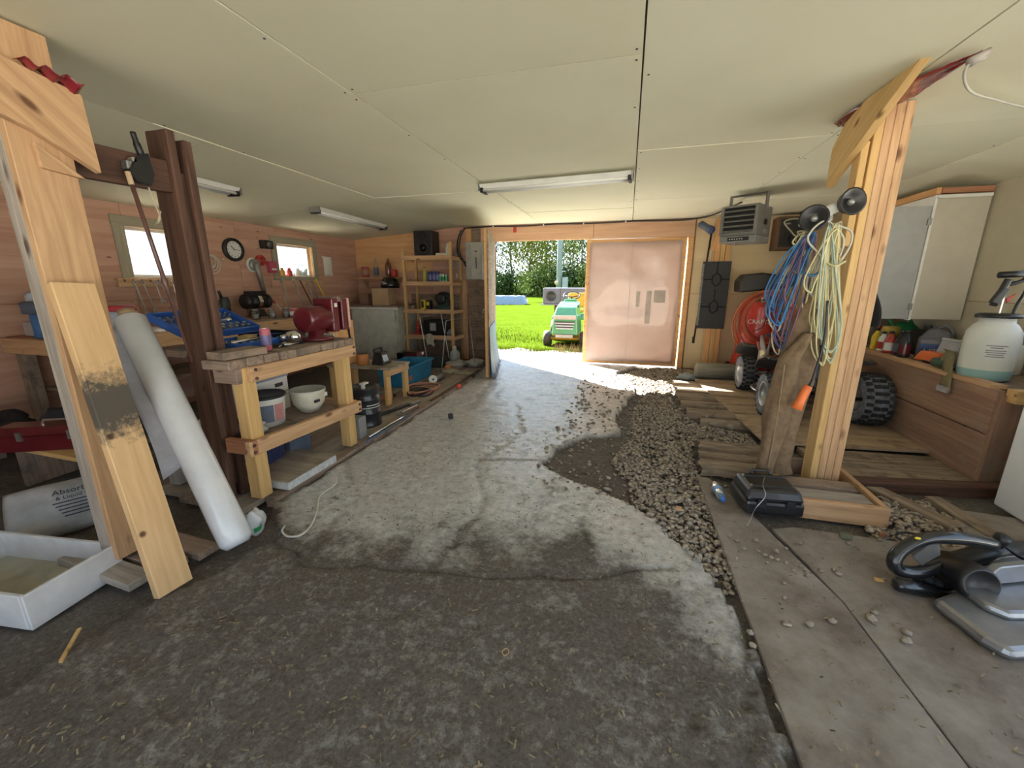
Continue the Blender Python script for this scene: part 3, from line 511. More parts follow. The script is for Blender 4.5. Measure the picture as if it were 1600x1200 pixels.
# clamp, stick and cord hanging on the beam
T = thing('bar_clamp', 'black quick-grip clamp hanging on the dark crossbeam', 'clamp', (-2.42, 1.71, 1.95))
P_ = lambda x, y, X=-2.425: AX(x, y, X)
obj('handle', MB().tube(spline([P_(207, 206), P_(214, 226), P_(222, 245)], 4), [.012]*4+[.016]*4+[.01], 8), black, T, smooth=True); obj('body', MB().prism([P_(x, y) for x, y in ((203, 246), (226, 240), (236, 275), (232, 292), (210, 285), (196, 268))], (.03, 0, 0)), black, T, bevel=.004); obj('jaw', MB().box(P_(199, 258), (.045, .03, .04)), grey_m, T, bevel=.004)
obj('screw_knob', MB().lathe([(.012, 0), (.012, .03)], 10, P_(203, 250), (1, 0, 0)), steel, T)
T = thing('walking_stick', 'slender dark stick with a pale tip hung from the crossbeam', 'stick', P_(300, 565)); a0, a1 = P_(199, 268, -2.40), P_(300, 565, -2.36)
obj('shaft', MB().tube([a0+(a1-a0)*k for k in (.06, .35, .52, .54, .57, 1)], [.010, .010, .011, .016, .011, .006], 8), plain('stick_brown', (.11, .05, .04), .35), T, smooth=True); obj('tip', MB().tube([a0, a0+(a1-a0)*.06], .012, 8), plain('tan_tip', (.55, .4, .25), .7), T)
tag(obj('hanging_string', MB().tube(spline([P_(232, 293), P_(240, 315), P_(250, 340), P_(243, 352), P_(247, 345), P_(251, 330)], 5), .004, 6), plain('cream_cord', (.55, .5, .36), .8), smooth=True), 'short looped cream string dangling under the crossbeam', 'string')
# plastic roll
a0 = V((-1.93, 1.47, .035)); a1 = AX(199, 490, -2.75); d = a1-a0
T = thing('plastic_roll', 'tall roll of white plastic film on a cardboard core leaning back', 'roll', a0)
obj('film', MB().tube([a0+d*k for k in (0, .02, .1, .5, .97, .985)], [.055, .078, .08, .078, .074, .05], 28), plain('white_film', (.66, .68, .72), .25, var=.05, coat=.4), T, smooth=True); obj('core', MB().tube([a0+d*.98, a0+d*1.012], .04, 16), card, T, smooth=True)
obj('loose_flap', MB().sheet(lambda u, v: a0+d*(.36+.6*u)+V((-.01, -.03, 0))+V((-.02, -.12, -.05))*v*(1-.3*u)*1.1+V((.02*math.sin(u*6), 0, 0))*v, 14, 6), plain('grey_film', (.42, .42, .47), .25, trans=.25), T, smooth=True, solid=.002)
# ================================================================== workbench
T = thing('workbench', 'heavy pine workbench with thick rough plank top', 'workbench', (-2.62, 2.4, 0))
y = 1.80; planks = [.125, .13, .12, .135, .125, .13, .12, .135, .125]
for w in planks:
    board('top_plank', (-2.405 if y < 2.0 else -3.05, y+w/2, .932), (-2.19+random.uniform(-.012, .012), y+w/2, .932), w-.006, .055, oldwood, T, side=(0, 1, 0), bevel=.006); y += w
for yy in (1.945, 2.865):
    for xx in (-2.265, -2.98): board('leg', (xx, yy, .03), (xx, yy, .904), .09, .09, pine_y if xx > -2.5 else pine_g, T, side=(0, 1, 0))
board('top_rail', (-2.20, 1.93, .857), (-2.20, 2.95, .857), .095, .038, pine, T); board('top_rail', (-2.40, 1.88, .857), (-2.22, 1.88, .857), .095, .038, oldwood, T); board('top_rail', (-3.0, 2.93, .857), (-2.22, 2.93, .857), .095, .038, oldwood, T)
board('lower_rail', (-2.20, 1.84, .40), (-2.20, 2.96, .36), .095, .038, pine, T); board('lower_rail', (-2.40, 1.88, .40), (-2.18, 1.88, .40), .095, .038, cedar, T); board('lower_rail', (-3.02, 2.93, .37), (-2.22, 2.93, .37), .095, .038, pine, T)
obj('lower_shelf', MB().bx(-3.0, -2.32, 1.99, 2.82, .375, .393), oldwood, T); board('shelf_rail', (-2.335, 1.99, .345), (-2.335, 2.82, .345), .06, .03, darkwood, T)
for p in ((1.96, .885), (1.96, .83), (2.92, .885), (2.92, .83), (1.87, .42), (1.87, .375), (2.93, .385), (2.93, .34)): obj('bolt', MB().lathe([(.011, 0), (.011, .008)], 10, (-2.182, p[0], p[1]), (1, 0, 0)), darkwood, T)
# things on the workbench
ZB = .961
T = thing('tool_case', 'open blue socket set case on the workbench', 'tool case', (-2.70, 2.36, ZB), rot=(0, 0, .12))
def half(cx, M, nm):
    K = lambda n, mb, m, par=T, **k: obj(n, mb, m, par, local=True, **k)
    mb = MB(); mb.M = M; w, d, h = .62, .34, .055
    mb.bx(-d/2, d/2, -w/2, w/2, 0, .012).bx(-d/2, -d/2+.014, -w/2, w/2, .012, h).bx(d/2-.014, d/2, -w/2, w/2, .012, h).bx(-d/2+.014, d/2-.014, -w/2, -w/2+.014, .012, h).bx(-d/2+.014, d/2-.014, w/2-.014, w/2, .012, h).bx(-.04, .04, -.1, .1, .012, .03)
    K(nm, mb, blue, bevel=.004); s = MB(); s.M = M
    for r_, (yy, n, rad) in enumerate(((-.11, 11, .011), (-.075, 12, .009), (.06, 9, .014), (.1, 10, .012))):
        for k in range(n): s.lathe([(rad*.8, 0), (rad, .006), (rad, .028), (rad*.7, .03)], 8, (yy, -w/2+.04+k*(w-.08)/(n-1), .013))
    K('socket_row', s, steel, smooth=False)['kind'] = 'stuff'
    q_ = MB(); q_.M = M; q_.tube([V((0, -.18, .04)), V((.01, .16, .045))], [.012, .008], 8); q_.ell((.01, .17, .045), (.02, .025, .016)); K('ratchet', q_, chrome, smooth=True)
half(0, Matrix.Translation((.07, 0, 0)), 'tray'); half(0, Matrix.Translation((-.115, 0, .06)) @ Matrix.Rotation(.42, 4, 'Y') @ Matrix.Translation((-.175, 0, .0)), 'lid')
def can(name, label, cat, p, r, h, m, top=None, band=None, group=None, text_=None):
    T = thing(name, label, cat, p, group); p = V(p)
    obj('body', MB().lathe([(r*.9, 0), (r, h*.03), (r, h*.94), (r*.86, h)], 20, p), m, T, smooth=True); obj('lid', MB().lathe([(r*.84, 0), (r*.84, .004), (r*.5, .004)], 18, p+V((0, 0, h-.002))), top or steel, T)
    if band: obj('label_band', MB().lathe([(r*1.008, h*.25), (r*1.008, h*.7)], 20, p, cap=False), band, T, smooth=True)
    return T
def bottle(name, label, cat, p, r, h, m, cap, neck=.3, band=None, group=None, sq=1.0):
    T = thing(name, label, cat, p, group); p = V(p)
    obj('body', MB().lathe([(r*.92, 0), (r, h*.04), (r, h*.55), (r*.9, h*.64), (r*neck, h*.82), (r*neck, h*.9)], 18, p), m, T, smooth=True); obj('cap', MB().lathe([(r*neck*1.15, 0), (r*neck*1.15, h*.09), (r*neck*.7, h*.11)], 12, p+V((0, 0, h*.89))), cap, T, smooth=True)
    if band: obj('label_band', MB().lathe([(r*1.01, h*.12), (r*1.01, h*.48)], 18, p, cap=False), band, T, smooth=True)
    return T
def carton(name, label, cat, p, s, m, rz=0, flap=True, group=None, par=None):
    T = thing(name, label, cat, p, group, (0, 0, rz)); x, y, z = s[0]/2, s[1]/2, s[2]
    obj('body', MB().bx(-x, x, -y, y, 0, z), m, T, local=True, bevel=.004)
    if flap: obj('flap', MB().bx(-x*.98, x*.98, -y*.98, -.002, z, z+.004), m, T, local=True); obj('flap', MB().bx(-x*.98, x*.98, .002, y*.98, z, z+.004), m, T, local=True)
    return T
can('drink_can', 'slim pink spray can standing at the front of the workbench', 'can', (-2.32, 2.2, ZB), .032, .15, plain('pink_can', (.5, .13, .17), .35), steel, plain('blue_print', (.16, .14, .32), .4))
tag(board('wood_block', (-2.31, 1.82, ZB+.024), (-2.28, 2.10, ZB+.024), .15, .045, oldwood, side=(1, 0, 0)), 'short brown wood block under the corner of the blue case', 'wood block')
T = thing('bench_vise', 'dark red bench vise bolted to the workbench end', 'vise', (-2.37, 2.78, ZB))
Y0 = 2.60; o = lambda n, mb, m, **k: obj(n, mb, m, T, **k)
o('base', MB().lathe([(.12, 0), (.12, .02), (.08, .035), (.075, .09)], 20, (-2.37, Y0+.14, ZB)), dkred, smooth=True); o('barrel', MB().lathe([(.07, 0), (.094, .008), (.098, .012), (.098, .22), (.098, .235), (.094, .24), (.08, .25)], 22, (-2.37, Y0, ZB+.17), (0, 1, 0)), dkred, smooth=True)
o('rear_jaw', MB().box((-2.37, Y0+.27, ZB+.19), (.19, .07, .27)), dkred, bevel=.012); o('front_jaw', MB().box((-2.37, Y0+.385, ZB+.19), (.19, .07, .26)), dkred, bevel=.012); o('jaw_plate', MB().box((-2.37, Y0+.315, ZB+.315), (.17, .016, .04)), steel); o('jaw_plate', MB().box((-2.37, Y0+.339, ZB+.315), (.17, .016, .04)), steel)
o('painted_edge', MB().box((-2.28, Y0+.424, ZB+.2), (.03, .012, .24)), plain('pink_primer', (.7, .42, .36), .6)); o('screw', MB().lathe([(.028, 0), (.028, .08)], 14, (-2.37, Y0+.42, ZB+.17), (0, 1, 0)), steel, smooth=True)
o('handle', MB().tube([V((-2.35, Y0+.48, ZB+.24)), V((-2.33, Y0+.485, ZB-.02))], .009, 8), black, smooth=True); o('handle_knob', MB().ell((-2.33, Y0+.485, ZB-.025), (.015, .015, .015)), black, smooth=True); o('size_mark', MB().box((-2.273, Y0+.27, ZB+.27), (.004, .03, .03)), paper)
obj('swivel_lock', MB().tube([V((-2.27, Y0+.1, ZB+.05)), V((-2.2, Y0+.12, ZB+.05))], .012, 8), steel, T)
T = thing('spray_gun', 'chrome spray gun lying among tools beside the vise', 'spray gun', (-2.42, 2.5, ZB)); c = V((-2.42, 2.47, ZB))
obj('cup', MB().lathe([(.03, 0), (.045, .01), (.045, .08), (.02, .095)], 16, c+V((0, .02, .046)), (.9, .3, .15)), chrome, T, smooth=True); obj('body', MB().tube([c+V((-.02, -.02, .05)), c+V((-.02, .1, .06))], .02, 10), steel, T, smooth=True); obj('grip', MB().tube([c+V((-.02, .09, .05)), c+V((-.08, .13, .02))], .016, 8), black, T, smooth=True)
T = thing('masking_tape', 'purple and blue tape roll lying behind the spray gun', 'tape', (-2.56, 2.42, ZB)); obj('tape', MB().lathe([(.05, 0), (.05, .03), (.036, .03), (.036, 0)], 24, (-2.56, 2.42, ZB+.048), (1, .2, .3), cap=False), plain('purple_tape', (.12, .07, .3), .5), T, smooth=True); obj('core', MB().lathe([(.036, .001), (.036, .029), (.033, .029), (.033, .001)], 24, (-2.56, 2.42, ZB+.048), (1, .2, .3), cap=False), card, T)
def pliers(p, a, label, m):
    T = thing('pliers', label, 'pliers', p, 'hand tools on the workbench', (0, 0, a)); K = lambda n, mb, mm: obj(n, mb, mm, T, local=True, smooth=True)
    K('jaws', MB().tube([V((0, 0, .012)), V((.03, 0, .012)), V((.07, 0, .01))], [.016, .013, .005], 8), steel); K('grip', MB().tube(spline([V((0, .004, .012)), V((-.05, .03, .012)), V((-.14, .025, .012))], 4), .009, 8), m); K('grip', MB().tube(spline([V((0, -.004, .012)), V((-.05, -.03, .012)), V((-.14, -.025, .012))], 4), .009, 8), m)
pliers((-2.36, 2.38, ZB), 1.2, 'black handled pliers lying in front of the spray gun', black); pliers((-2.5, 2.62, ZB), 2.4, 'yellow handled pliers between the tape roll and the vise', yellow)
for i, (x0, y0, x1, y1, lb) in enumerate(((-2.3, 2.28, -2.42, 2.46, 'long steel screwdriver beside the pink can'), (-2.3, 2.36, -2.36, 2.58, 'steel rod lying next to the spray gun'))):
    T = thing('screwdriver', lb, 'screwdriver', (x0, y0, ZB), 'hand tools on the workbench'); a, b_ = V((x0, y0, ZB+.014)), V((x1, y1, ZB+.014)); obj('shank', MB().tube([a, a+(b_-a)*.6], .004, 6), steel, T, smooth=True); obj('handle', MB().tube([a+(b_-a)*.58, a+(b_-a)*.62, b_], [.008, .013, .012], 8), plain('tan_handle', (.6, .42, .22), .5) if i == 0 else black, T, smooth=True)
T = thing('black_tray', 'shallow black parts tray behind the vise barrel', 'tray', (-2.75, 2.66, ZB)); obj('floor_panel', MB().bx(-2.9, -2.6, 2.5, 2.82, ZB, ZB+.008), black, T); 
for a in ((-2.9, -2.888, 2.5, 2.82), (-2.612, -2.6, 2.5, 2.82), (-2.888, -2.612, 2.5, 2.512), (-2.888, -2.612, 2.808, 2.82)): obj('rim', MB().bx(*a, ZB+.001, ZB+.06), black, T)
carton('small_box', 'small yellow-tan box resting behind the tape roll', 'box', (-2.72, 2.42, ZB), (.08, .12, .06), plain('kraft_yellow', (.7, .5, .22), .8), .3)
# lower shelf
ZS = .394
T = thing('pail', 'white plastic pail with black lid under the workbench', 'pail', (-2.5, 2.28, ZS)); p = V((-2.5, 2.28, ZS))
obj('body', MB().lathe([(.105, 0), (.12, .01), (.135, .19), (.14, .2), (.14, .215), (.134, .22)], 28, p), whitep, T, smooth=True); obj('lid', MB().lathe([(.145, 0), (.148, .012), (.14, .022), (.12, .014), (.0001, .014)], 28, p+V((0, 0, .212))), black, T, smooth=True)
def arc_patch(mb, c, r0, r1, z0, z1, a0, a1, n=8):
    mb.add([V((c.x+(r0 if j == 0 else r1)*math.cos(a0+(a1-a0)*i/n), c.y+(r0 if j == 0 else r1)*math.sin(a0+(a1-a0)*i/n), c.z+(z0 if j == 0 else z1))) for i in range(n+1) for j in (0, 1)], [(2*i, 2*i+2, 2*i+3, 2*i+1) for i in range(n)]); return mb
obj('label_print', arc_patch(MB(), p, .1265, .1345, .045, .17, -1.25, -.35), bluegrey, T); obj('label_print', arc_patch(MB(), p, .1265, .1345, .045, .17, -.3, .3), plain('pink_print', (.55, .25, .25), .6), T)
T = thing('plastic_bowl', 'cream plastic bowl with a chipped rim on the lower bench shelf', 'bowl', (-2.42, 2.62, ZS)); p = V((-2.42, 2.62, ZS)); obj('bowl', MB().lathe([(.04, 0), (.07, .012), (.115, .08), (.13, .17), (.135, .19), (.127, .19), (.108, .085), (.065, .02), (.0001, .014)], 28, p), plain('cream_plastic', (.62, .6, .5), .5, var=.1), T, smooth=True); obj('handle_slot', MB().box(p+V((.12, -.045, .11)), (.012, .05, .02)), black, T); obj('sticker', MB().box(p+V((.115, .06, .14)), (.01, .03, .03)), paper, T)
T = carton('file_box', 'white cardboard file box with hand hole under the workbench', 'box', (-2.81, 2.5, ZS), (.3, .36, .3), paper, .05, False)
obj('hand_hole', MB().bx(.148, .153, .04, .12, .2, .23), black, T, local=True); obj('print_line', MB().bx(.15, .152, -.1, .17, .15, .153), ink, T, local=True); obj('print_line', MB().bx(.15, .152, -.1, .17, .12, .123), ink, T, local=True); obj('lid', MB().bx(-.155, .155, -.185, .185, .27, .302), plain('box_grey', (.35, .38, .45), .8), T, local=True)
def crumple(name, label, cat, c, s, m, seed, group=None, k=.5):
    mb = MB().ell((0, 0, 0), s, 22, 14, k, seed); mb.v = [(x+c[0]+.1*s[0]*mnoise.noise(V((x*40, y*40, z*40))), y+c[1]+.1*s[1]*mnoise.noise(V((y*45, z*40, x*40+seed))), max(z+.12*s[2]*mnoise.noise(V((z*50, x*40, seed))), -s[2]*.75)+c[2]+s[2]*.75) for x, y, z in mb.v]
    return tag(obj(name, mb, m, smooth=True), label, cat, group)
crumple('plastic_bag', 'crumpled clear plastic bag beside the white pail', 'bag', (-2.44, 2.10, ZS), (.08, .1, .05), film, 3); crumple('white_rag', 'crumpled white rag on the bench rail behind the near leg', 'rag', (-2.75, 2.08, ZS), (.1, .08, .07), plain('rag_white', (.6, .6, .6), .9), 5)
# under the bench
carton('blue_box', 'dark blue printed carton on the floor under the workbench', 'box', (-2.6, 2.3, .01), (.22, .18, .2), plain('navy', (.03, .04, .12), .6), .2); carton('parts_case', 'dark grey parts case on the floor under the workbench', 'case', (-2.62, 2.58, .01), (.24, .2, .17), bluegrey, -.1, False)
T = thing('foam_slab', 'weathered white slab with a ragged edge lying in front of the workbench', 'slab', (-2.4, 2.2, 0)); obj('slab', MB().sheet(lambda u, v: V((-2.78+.66*u+.012*mnoise.noise(V((v*30, u*9, 1))), 2.02+.5*v+.012*mnoise.noise(V((u*30, v*9, 2))), .10+.006*mnoise.noise(V((u*12, v*10, 3))))), 20, 16), greyboard, T, smooth=True, solid=0); obj('slab_edge', MB().bx(-2.77, -2.125, 2.03, 2.515, .035, .095), plain('slab_white', (.6, .62, .64), .8, var=.2, scale=30, bmp=.004), T, bevel=.008)
# sill and planks along the slab edge
for k, (y0, y1) in enumerate(((1.95, 3.05), (3.06, 4.6), (4.61, 5.7))): board('floor_sill', (-2.2, y0, -.02), (-2.22-.01*k, y1, -.02), .10, .08, oldwood, floor, side=(1, 0, 0), bevel=.008)
for k, x in enumerate((-2.40, -2.68, -2.96, -3.24)): board('floor_plank', (x, 1.75+.05*k, -.01), (x-.02, 6.4, -.01), .27, .04, oldwood if k % 2 else greyboard, floor, side=(1, 0, 0))
# ================================================================== left wall bench and what hangs there
T = thing('wall_bench', 'long work counter along the plywood wall under the windows', 'bench', (-4.8, 3.9, 0))
for x, w in ((-5.08, .3), (-4.78, .28), (-4.49, .28)): board('top_plank', (x, 2.27, .925), (x, 5.75, .925), w-.006, .04, cedar if w > .29 else oldwood, T, side=(1, 0, 0))
board('front_rail', (-4.345, 2.27, .87), (-4.345, 5.75, .87), .14, .035, pine, T); board('end_rail', (-5.22, 2.25, .875), (-4.34, 2.25, .875), .13, .035, pine, T)
for x in (-4.42, -5.15):
    for y in (2.33, 4.0, 5.65): board('leg', (x, y, -.06), (x, y, .903), .09, .09, oldwood, T, side=(0, 1, 0))
for x in (-5.0, -4.65): board('shelf_plank', (x, 2.4, .45), (x, 5.6, .45), .33, .03, oldwood, T, side=(1, 0, 0))
T = thing('low_shelf', 'low rough plank shelf in the dark near corner', 'shelf', (-4.3, 1.9, 0)); board('plank', (-5.2, 1.78, .285), (-3.3, 1.72, .285), .2, .03, pine_y, T, side=(0, 1, 0)); board('plank', (-5.2, 2.0, .285), (-3.3, 1.94, .285), .2, .03, oldwood, T, side=(0, 1, 0))
for x in (-5.1, -4.2, -3.38): board('support', (x, 1.86, -.06), (x, 1.86, .268), .3, .04, oldwood, T, side=(0, 1, 0))
T = thing('red_toolbox', 'dark red metal toolbox on the low plank shelf', 'toolbox', (-3.75, 1.75, .3), rot=(0, 0, .45)); obj('body', MB().bx(-.3, .3, -.1, .1, 0, .11), dkred, T, local=True, bevel=.005); obj('lid', MB().prism([(-.305, -.105, .112), (-.305, .105, .112), (-.305, .07, .165), (-.305, -.07, .165)], (.61, 0, 0)), dkred, T, local=True, bevel=.004); obj('handle', MB().tube([V((-.08, 0, .165)), V((-.07, 0, .19)), V((.07, 0, .19)), V((.08, 0, .165))], .008, 6), steel, T, local=True); obj('latch', MB().bx(-.16, -.13, -.112, -.1, .08, .14), steel, T, local=True); obj('latch', MB().bx(.13, .16, -.112, -.1, .08, .14), steel, T, local=True)
for i, (x, y, s, lb) in enumerate(((-4.5, 1.85, (.16, .12, .08), 'dark bundle of cloth at the back of the low shelf'), (-4.15, 1.98, (.14, .1, .1), 'black crumpled bag behind the red toolbox'), (-4.85, 1.8, (.14, .1, .06), 'dark blue crumpled cloth at the far end of the low shelf'))): crumple('cloth_bundle', lb, 'cloth', (x, y, .3), s, (blackfab, plain('dark_cloth', (.03, .035, .05), .9), bluegrey)[i], 11+i)
T = thing('absorbent_bag', 'grey-white printed sack with dark lettering lying under the low shelf', 'sack', (-3.15, 1.42, -.05)); c = V((-3.15, 1.42, -.05))
Mb = frame(c+V((0, 0, .02)), (.45, .85, 0), (-.75, .45, .62)); sp_ = lambda u, v: Mb @ V(((u-.5)*.5, (v-.08)*.36, .075*math.sin(PI*u)**.5*math.sin(PI*min(1, max(0, v)))**.5+.012*mnoise.noise(V((u*5, v*5, 2)))))
obj('sack', MB().sheet(sp_, 24, 18), plain('sack_white', (.42, .43, .46), .6, var=.15), T, smooth=True, solid=.03)
for s, v, sz in (('Absorbent', .62, .05), ('& Liquid Spills', .5, .034)): text(s, sz, Mb @ Matrix.Translation((.05, (v-.08)*.36, .105)), ink, T)
for k in range(5): obj('text_line', MB().prism([Mb @ V((-.06+.01*k, (.4-.07*k-.08)*.36, .105)), Mb @ V((.16, (.4-.07*k-.08)*.36, .105)), Mb @ V((.16, (.42-.07*k-.08)*.36, .105)), Mb @ V((-.06+.01*k, (.42-.07*k-.08)*.36, .105))], Mb.to_3x3() @ V((0, 0, .001))), ink, T)
T = thing('foam_tray', 'white foam tray with low sides on the dark floor', 'tray', (-2.75, 1.0, -.05), rot=(.0, 0, .12)); w = plain('foam_white', (.7, .7, .72), .8, var=.08)
obj('floor_panel', MB().bx(-.36, .34, -.17, .17, 0, .03), plain('foam_dirty', (.48, .46, .37), .9, var=.2, scale=5), T, local=True)
for a in ((-.38, -.36, -.19, .19), (.34, .36, -.19, .19), (-.36, .34, -.19, -.17), (-.36, .34, .17, .19)): obj('side', MB().bx(*a, 0, .17), w, T, local=True, bevel=.004)
tag(obj('wood_sliver', MB().prism([G(128, 982), G(121, 985), G(92, 1036), G(98, 1036)], (0, 0, .008)), pine_y), 'thin pale wood sliver on the earth edge of the slab', 'wood piece')
cpts = [G(526, 745, .03), G(524, 757, .012), G(500, 775, .006), G(495, 800, .006), G(485, 822, .006), G(470, 836, .006), G(450, 838, .006), G(441, 830, .008), G(445, 822, .012)]
tag(obj('white_lead', MB().tube(spline(cpts, 6), .006, 6), plain('cord_white', (.62, .6, .55), .6), smooth=True), 'white cord lying on the concrete below the workbench', 'cord')
T = thing('green_can_bag', 'crumpled clear bag with a green stripe at the foot of the plastic roll', 'bag', (-1.98, 1.62, 0)); obj('bag', MB().ell((-1.98, 1.62, .075), (.05, .055, .075), 18, 12, .5, 2), film, T, smooth=True); obj('green_stripe', MB().lathe([(.045, .02), (.05, .05)], 14, (-1.985, 1.61, .01), cap=False), green, T)
# near end of the wall counter
ZW = .947
carton('blue_carton', 'blue and white printed carton on the near end of the wall counter', 'box', (-4.72, 2.34, ZW), (.26, .12, .2), plain('bright_blue', (.05, .2, .5), .5, var=.25, scale=14), .05); can('red_rim_tub', 'dark blue tub with a wide red rim stacked on the blue carton', 'tub', (-4.74, 2.36, ZW+.206), .16, .1, bluegrey, plain('red_brown', (.22, .06, .05), .5)); bottle('bleach_jug', 'white jug with a handle behind the dark tub', 'jug', (-4.86, 2.56, ZW), .13, .50, whitep, white, .28)
carton('grey_carton', 'small grey and white carton left of the blue carton', 'box', (-5.08, 2.42, ZW), (.16, .12, .12), plain('grey_carton', (.45, .42, .42), .7), -.1); carton('green_carton', 'narrow olive carton right of the blue carton', 'box', (-4.5, 2.36, ZW), (.12, .12, .2), plain('olive', (.22, .22, .15), .7), .05); crumple('white_sheet', 'pale blue-white plastic sheet bunched on the counter corner', 'sheet', (-5.12, 2.5, ZW+.13), (.1, .09, .15), plain('pale_sheet', (.5, .58, .66), .4), 9)
T = thing('speckled_pad', 'grey speckled foam pad with black edging leaning on the wall counter', 'pad', (-4.9, 2.55, ZW)); a = [V((-5.24, 2.66, ZW+.02)), V((-4.98, 2.70, ZW+.02)), V((-5.03, 2.72, 1.45)), V((-5.1, 2.70, 1.72)), V((-5.24, 2.68, 1.9))]; obj('pad', MB().prism(a, (.01, -.06, 0)), plain('speckle', (.10, .12, .14), .95, var=.6, scale=90), T, bevel=.01); obj('edging', MB().tube([p+V((.005, -.03, 0)) for p in a], .022, 6, True), black, T)
T = thing('red_lid_pail', 'white pail with a red lid on the wall counter behind the roll', 'pail', (-4.62, 2.80, ZW)); p = V((-4.62, 2.8, ZW)); obj('body', MB().lathe([(.1, 0), (.115, .15), (.12, .2)], 22, p), plain('pale_blue_pail', (.5, .56, .68), .5), T, smooth=True); obj('lid', MB().lathe([(.126, 0), (.126, .018), (.11, .05), (.0001, .052)], 22, p+V((0, 0, .2))), plain('red_lid', (.5, .05, .07), .45), T, smooth=True)
# wrenches on a wooden rack
T = thing('wrench_rack', 'slotted wooden rack under the first window', 'rack', (XL+.03, 3.6, 1.38)); board('rail', (XL+.045, 3.2, 1.41), (XL+.045, 4.25, 1.41), .09, .05, pine, T); 
for k in range(12): obj('slot', MB().box((XL+.072, 3.26+.085*k, 1.43), (.004, .015, .03), Matrix.Rotation(.5, 3, 'X')), darkwood, T)
def wrench(y, L, tilt, z, label, X_=XL+.09, m=steel, nm='wrench', g_='wrenches on the rack'):
    T = thing(nm, label, 'wrench', (X_, y, z-L), g_); a, b_ = V((X_, y, z)), V((X_, y+tilt, z-L)); d = (b_-a).normalized(); s = d.cross(V((1, 0, 0)))
    obj('shank', MB().prism([a+s*.008, a-s*.008, b_-s*.008, b_+s*.008], (.008, 0, 0)), m, T, bevel=.002); obj('ring_end', MB().lathe([(.012, 0), (.024, 0), (.024, .012), (.012, .012), (.012, 0)], 12, a-d*.01+V((-.002, 0, 0)), (1, 0, 0), cap=False), m, T)
    obj('open_end', MB().prism([b_+s*.024-d*.01, b_+s*.028+d*.03, b_+s*.012+d*.035, b_+s*.010+d*.01, b_-s*.010+d*.01, b_-s*.012+d*.035, b_-s*.028+d*.03, b_-s*.024-d*.01], (.012, 0, 0)), m, T)
for y, L, t_, lb in ((3.34, .32, .05, 'longest steel wrench at the post end of the rack'), (3.42, .29, .06, 'steel wrench beside the longest one on the rack'), (3.55, .19, .03, 'short steel wrench with a dark finish on the rack'), (3.6, .18, .09, 'short bright wrench tilted outward on the rack'), (3.74, .28, .03, 'slim plain steel wrench in the middle of the rack'), (3.98, .24, .03, 'steel wrench just past the hanging stick'), (4.05, .26, .10, 'brass-bright wrench next to the dark post')): wrench(y, L, t_, 1.40, lb, m=steel if 'brass' not in lb else plain('brass', (.75, .55, .3), .3, .9))
T = thing('wall_batten', 'short tan board nailed flat to the plywood under the clock', 'board', (XL+.01, 4.5, 1.02)); board('batten', (XL+.014, 4.15, 1.10), (XL+.014, 4.95, 1.10), .08, .02, pine, T)
# clock
T = thing('wall_clock', 'round black-rimmed wall clock on the plywood wall', 'clock', (XL+.01, 4.66, 1.72)); c = V((XL+.01, 4.66, 1.85)); obj('rim', MB().lathe([(.15, 0), (.155, .02), (.15, .045), (.118, .05), (.11, .03), (.0001, .03)], 36, c, (1, 0, 0)), black, T, smooth=True); obj('face', MB().lathe([(.112, 0), (.112, .003)], 32, c+V((.031, 0, 0)), (1, 0, 0)), plain('clock_face', (.72, .72, .68), .5, var=.02), T)
for k in range(12):
    a = k*PI/6; obj('hour_mark', MB().box(c+V((.036, .093*math.sin(a), .093*math.cos(a))), (.002, .006, .02), Matrix.Rotation(-a, 3, 'X')), ink, T)
for a, L, w, nm in ((-.75, .06, .010, 'hour_hand'), (1.62, .085, .006, 'minute_hand')): d = V((0, math.sin(a), math.cos(a))); obj(nm, MB().tube([c+V((.039, 0, 0))-d*.012, c+V((.039, 0, 0))+d*L], w*.5, 6), black, T)
T = thing('wire_coil', 'small coil of white cable on a nail beside the dark post', 'coil', (XL+.02, 4.3, 1.6)); 
for k, (r, dy, dz) in enumerate(((.085, 0, 0), (.095, .01, -.02), (.115, .012, -.035), (.07, -.005, .0))): obj('loop', MB().tube([V((XL+.02+.008*k, 4.3+dy+r*math.sin(a), 1.68+dz+r*math.cos(a))) for a in np.linspace(0, 2*PI, 24, False)], .006, 6, True), plain('cord_white', (.62, .6, .55), .6), T, smooth=True)
T = thing('key_rail', 'narrow wooden rail with cup hooks below the clock', 'rail', (XL+.01, 4.75, 1.7)); board('rail', (XL+.012, 4.35, 1.72), (XL+.012, 4.95, 1.72), .03, .02, pine, T)
for y in (4.48, 4.62, 4.78): obj('hook', MB().tube([V((XL+.02, y, 1.715)), V((XL+.05, y, 1.71)), V((XL+.05, y, 1.73))], .004, 6), whitep, T)
T = thing('hand_saw', 'angle grinder with a white disc hanging below the clock', 'grinder', (XL+.05, 4.97, 1.35)); obj('disc', MB().lathe([(.10, 0), (.10, .004)], 26, (XL+.03, 4.93, 1.66), (1, 0, 0)), whitep, T); obj('guard', MB().lathe([(.085, 0), (.085, .03), (.05, .035)], 20, (XL+.036, 4.95, 1.66), (1, 0, 0)), grey_m, T, smooth=True); obj('body', MB().tube([V((XL+.075, 4.95, 1.68)), V((XL+.075, 4.98, 1.55)), V((XL+.075, 5.03, 1.28))], [.04, .035, .03], 12), grey_m, T, smooth=True); T.name = 'angle_grinder'
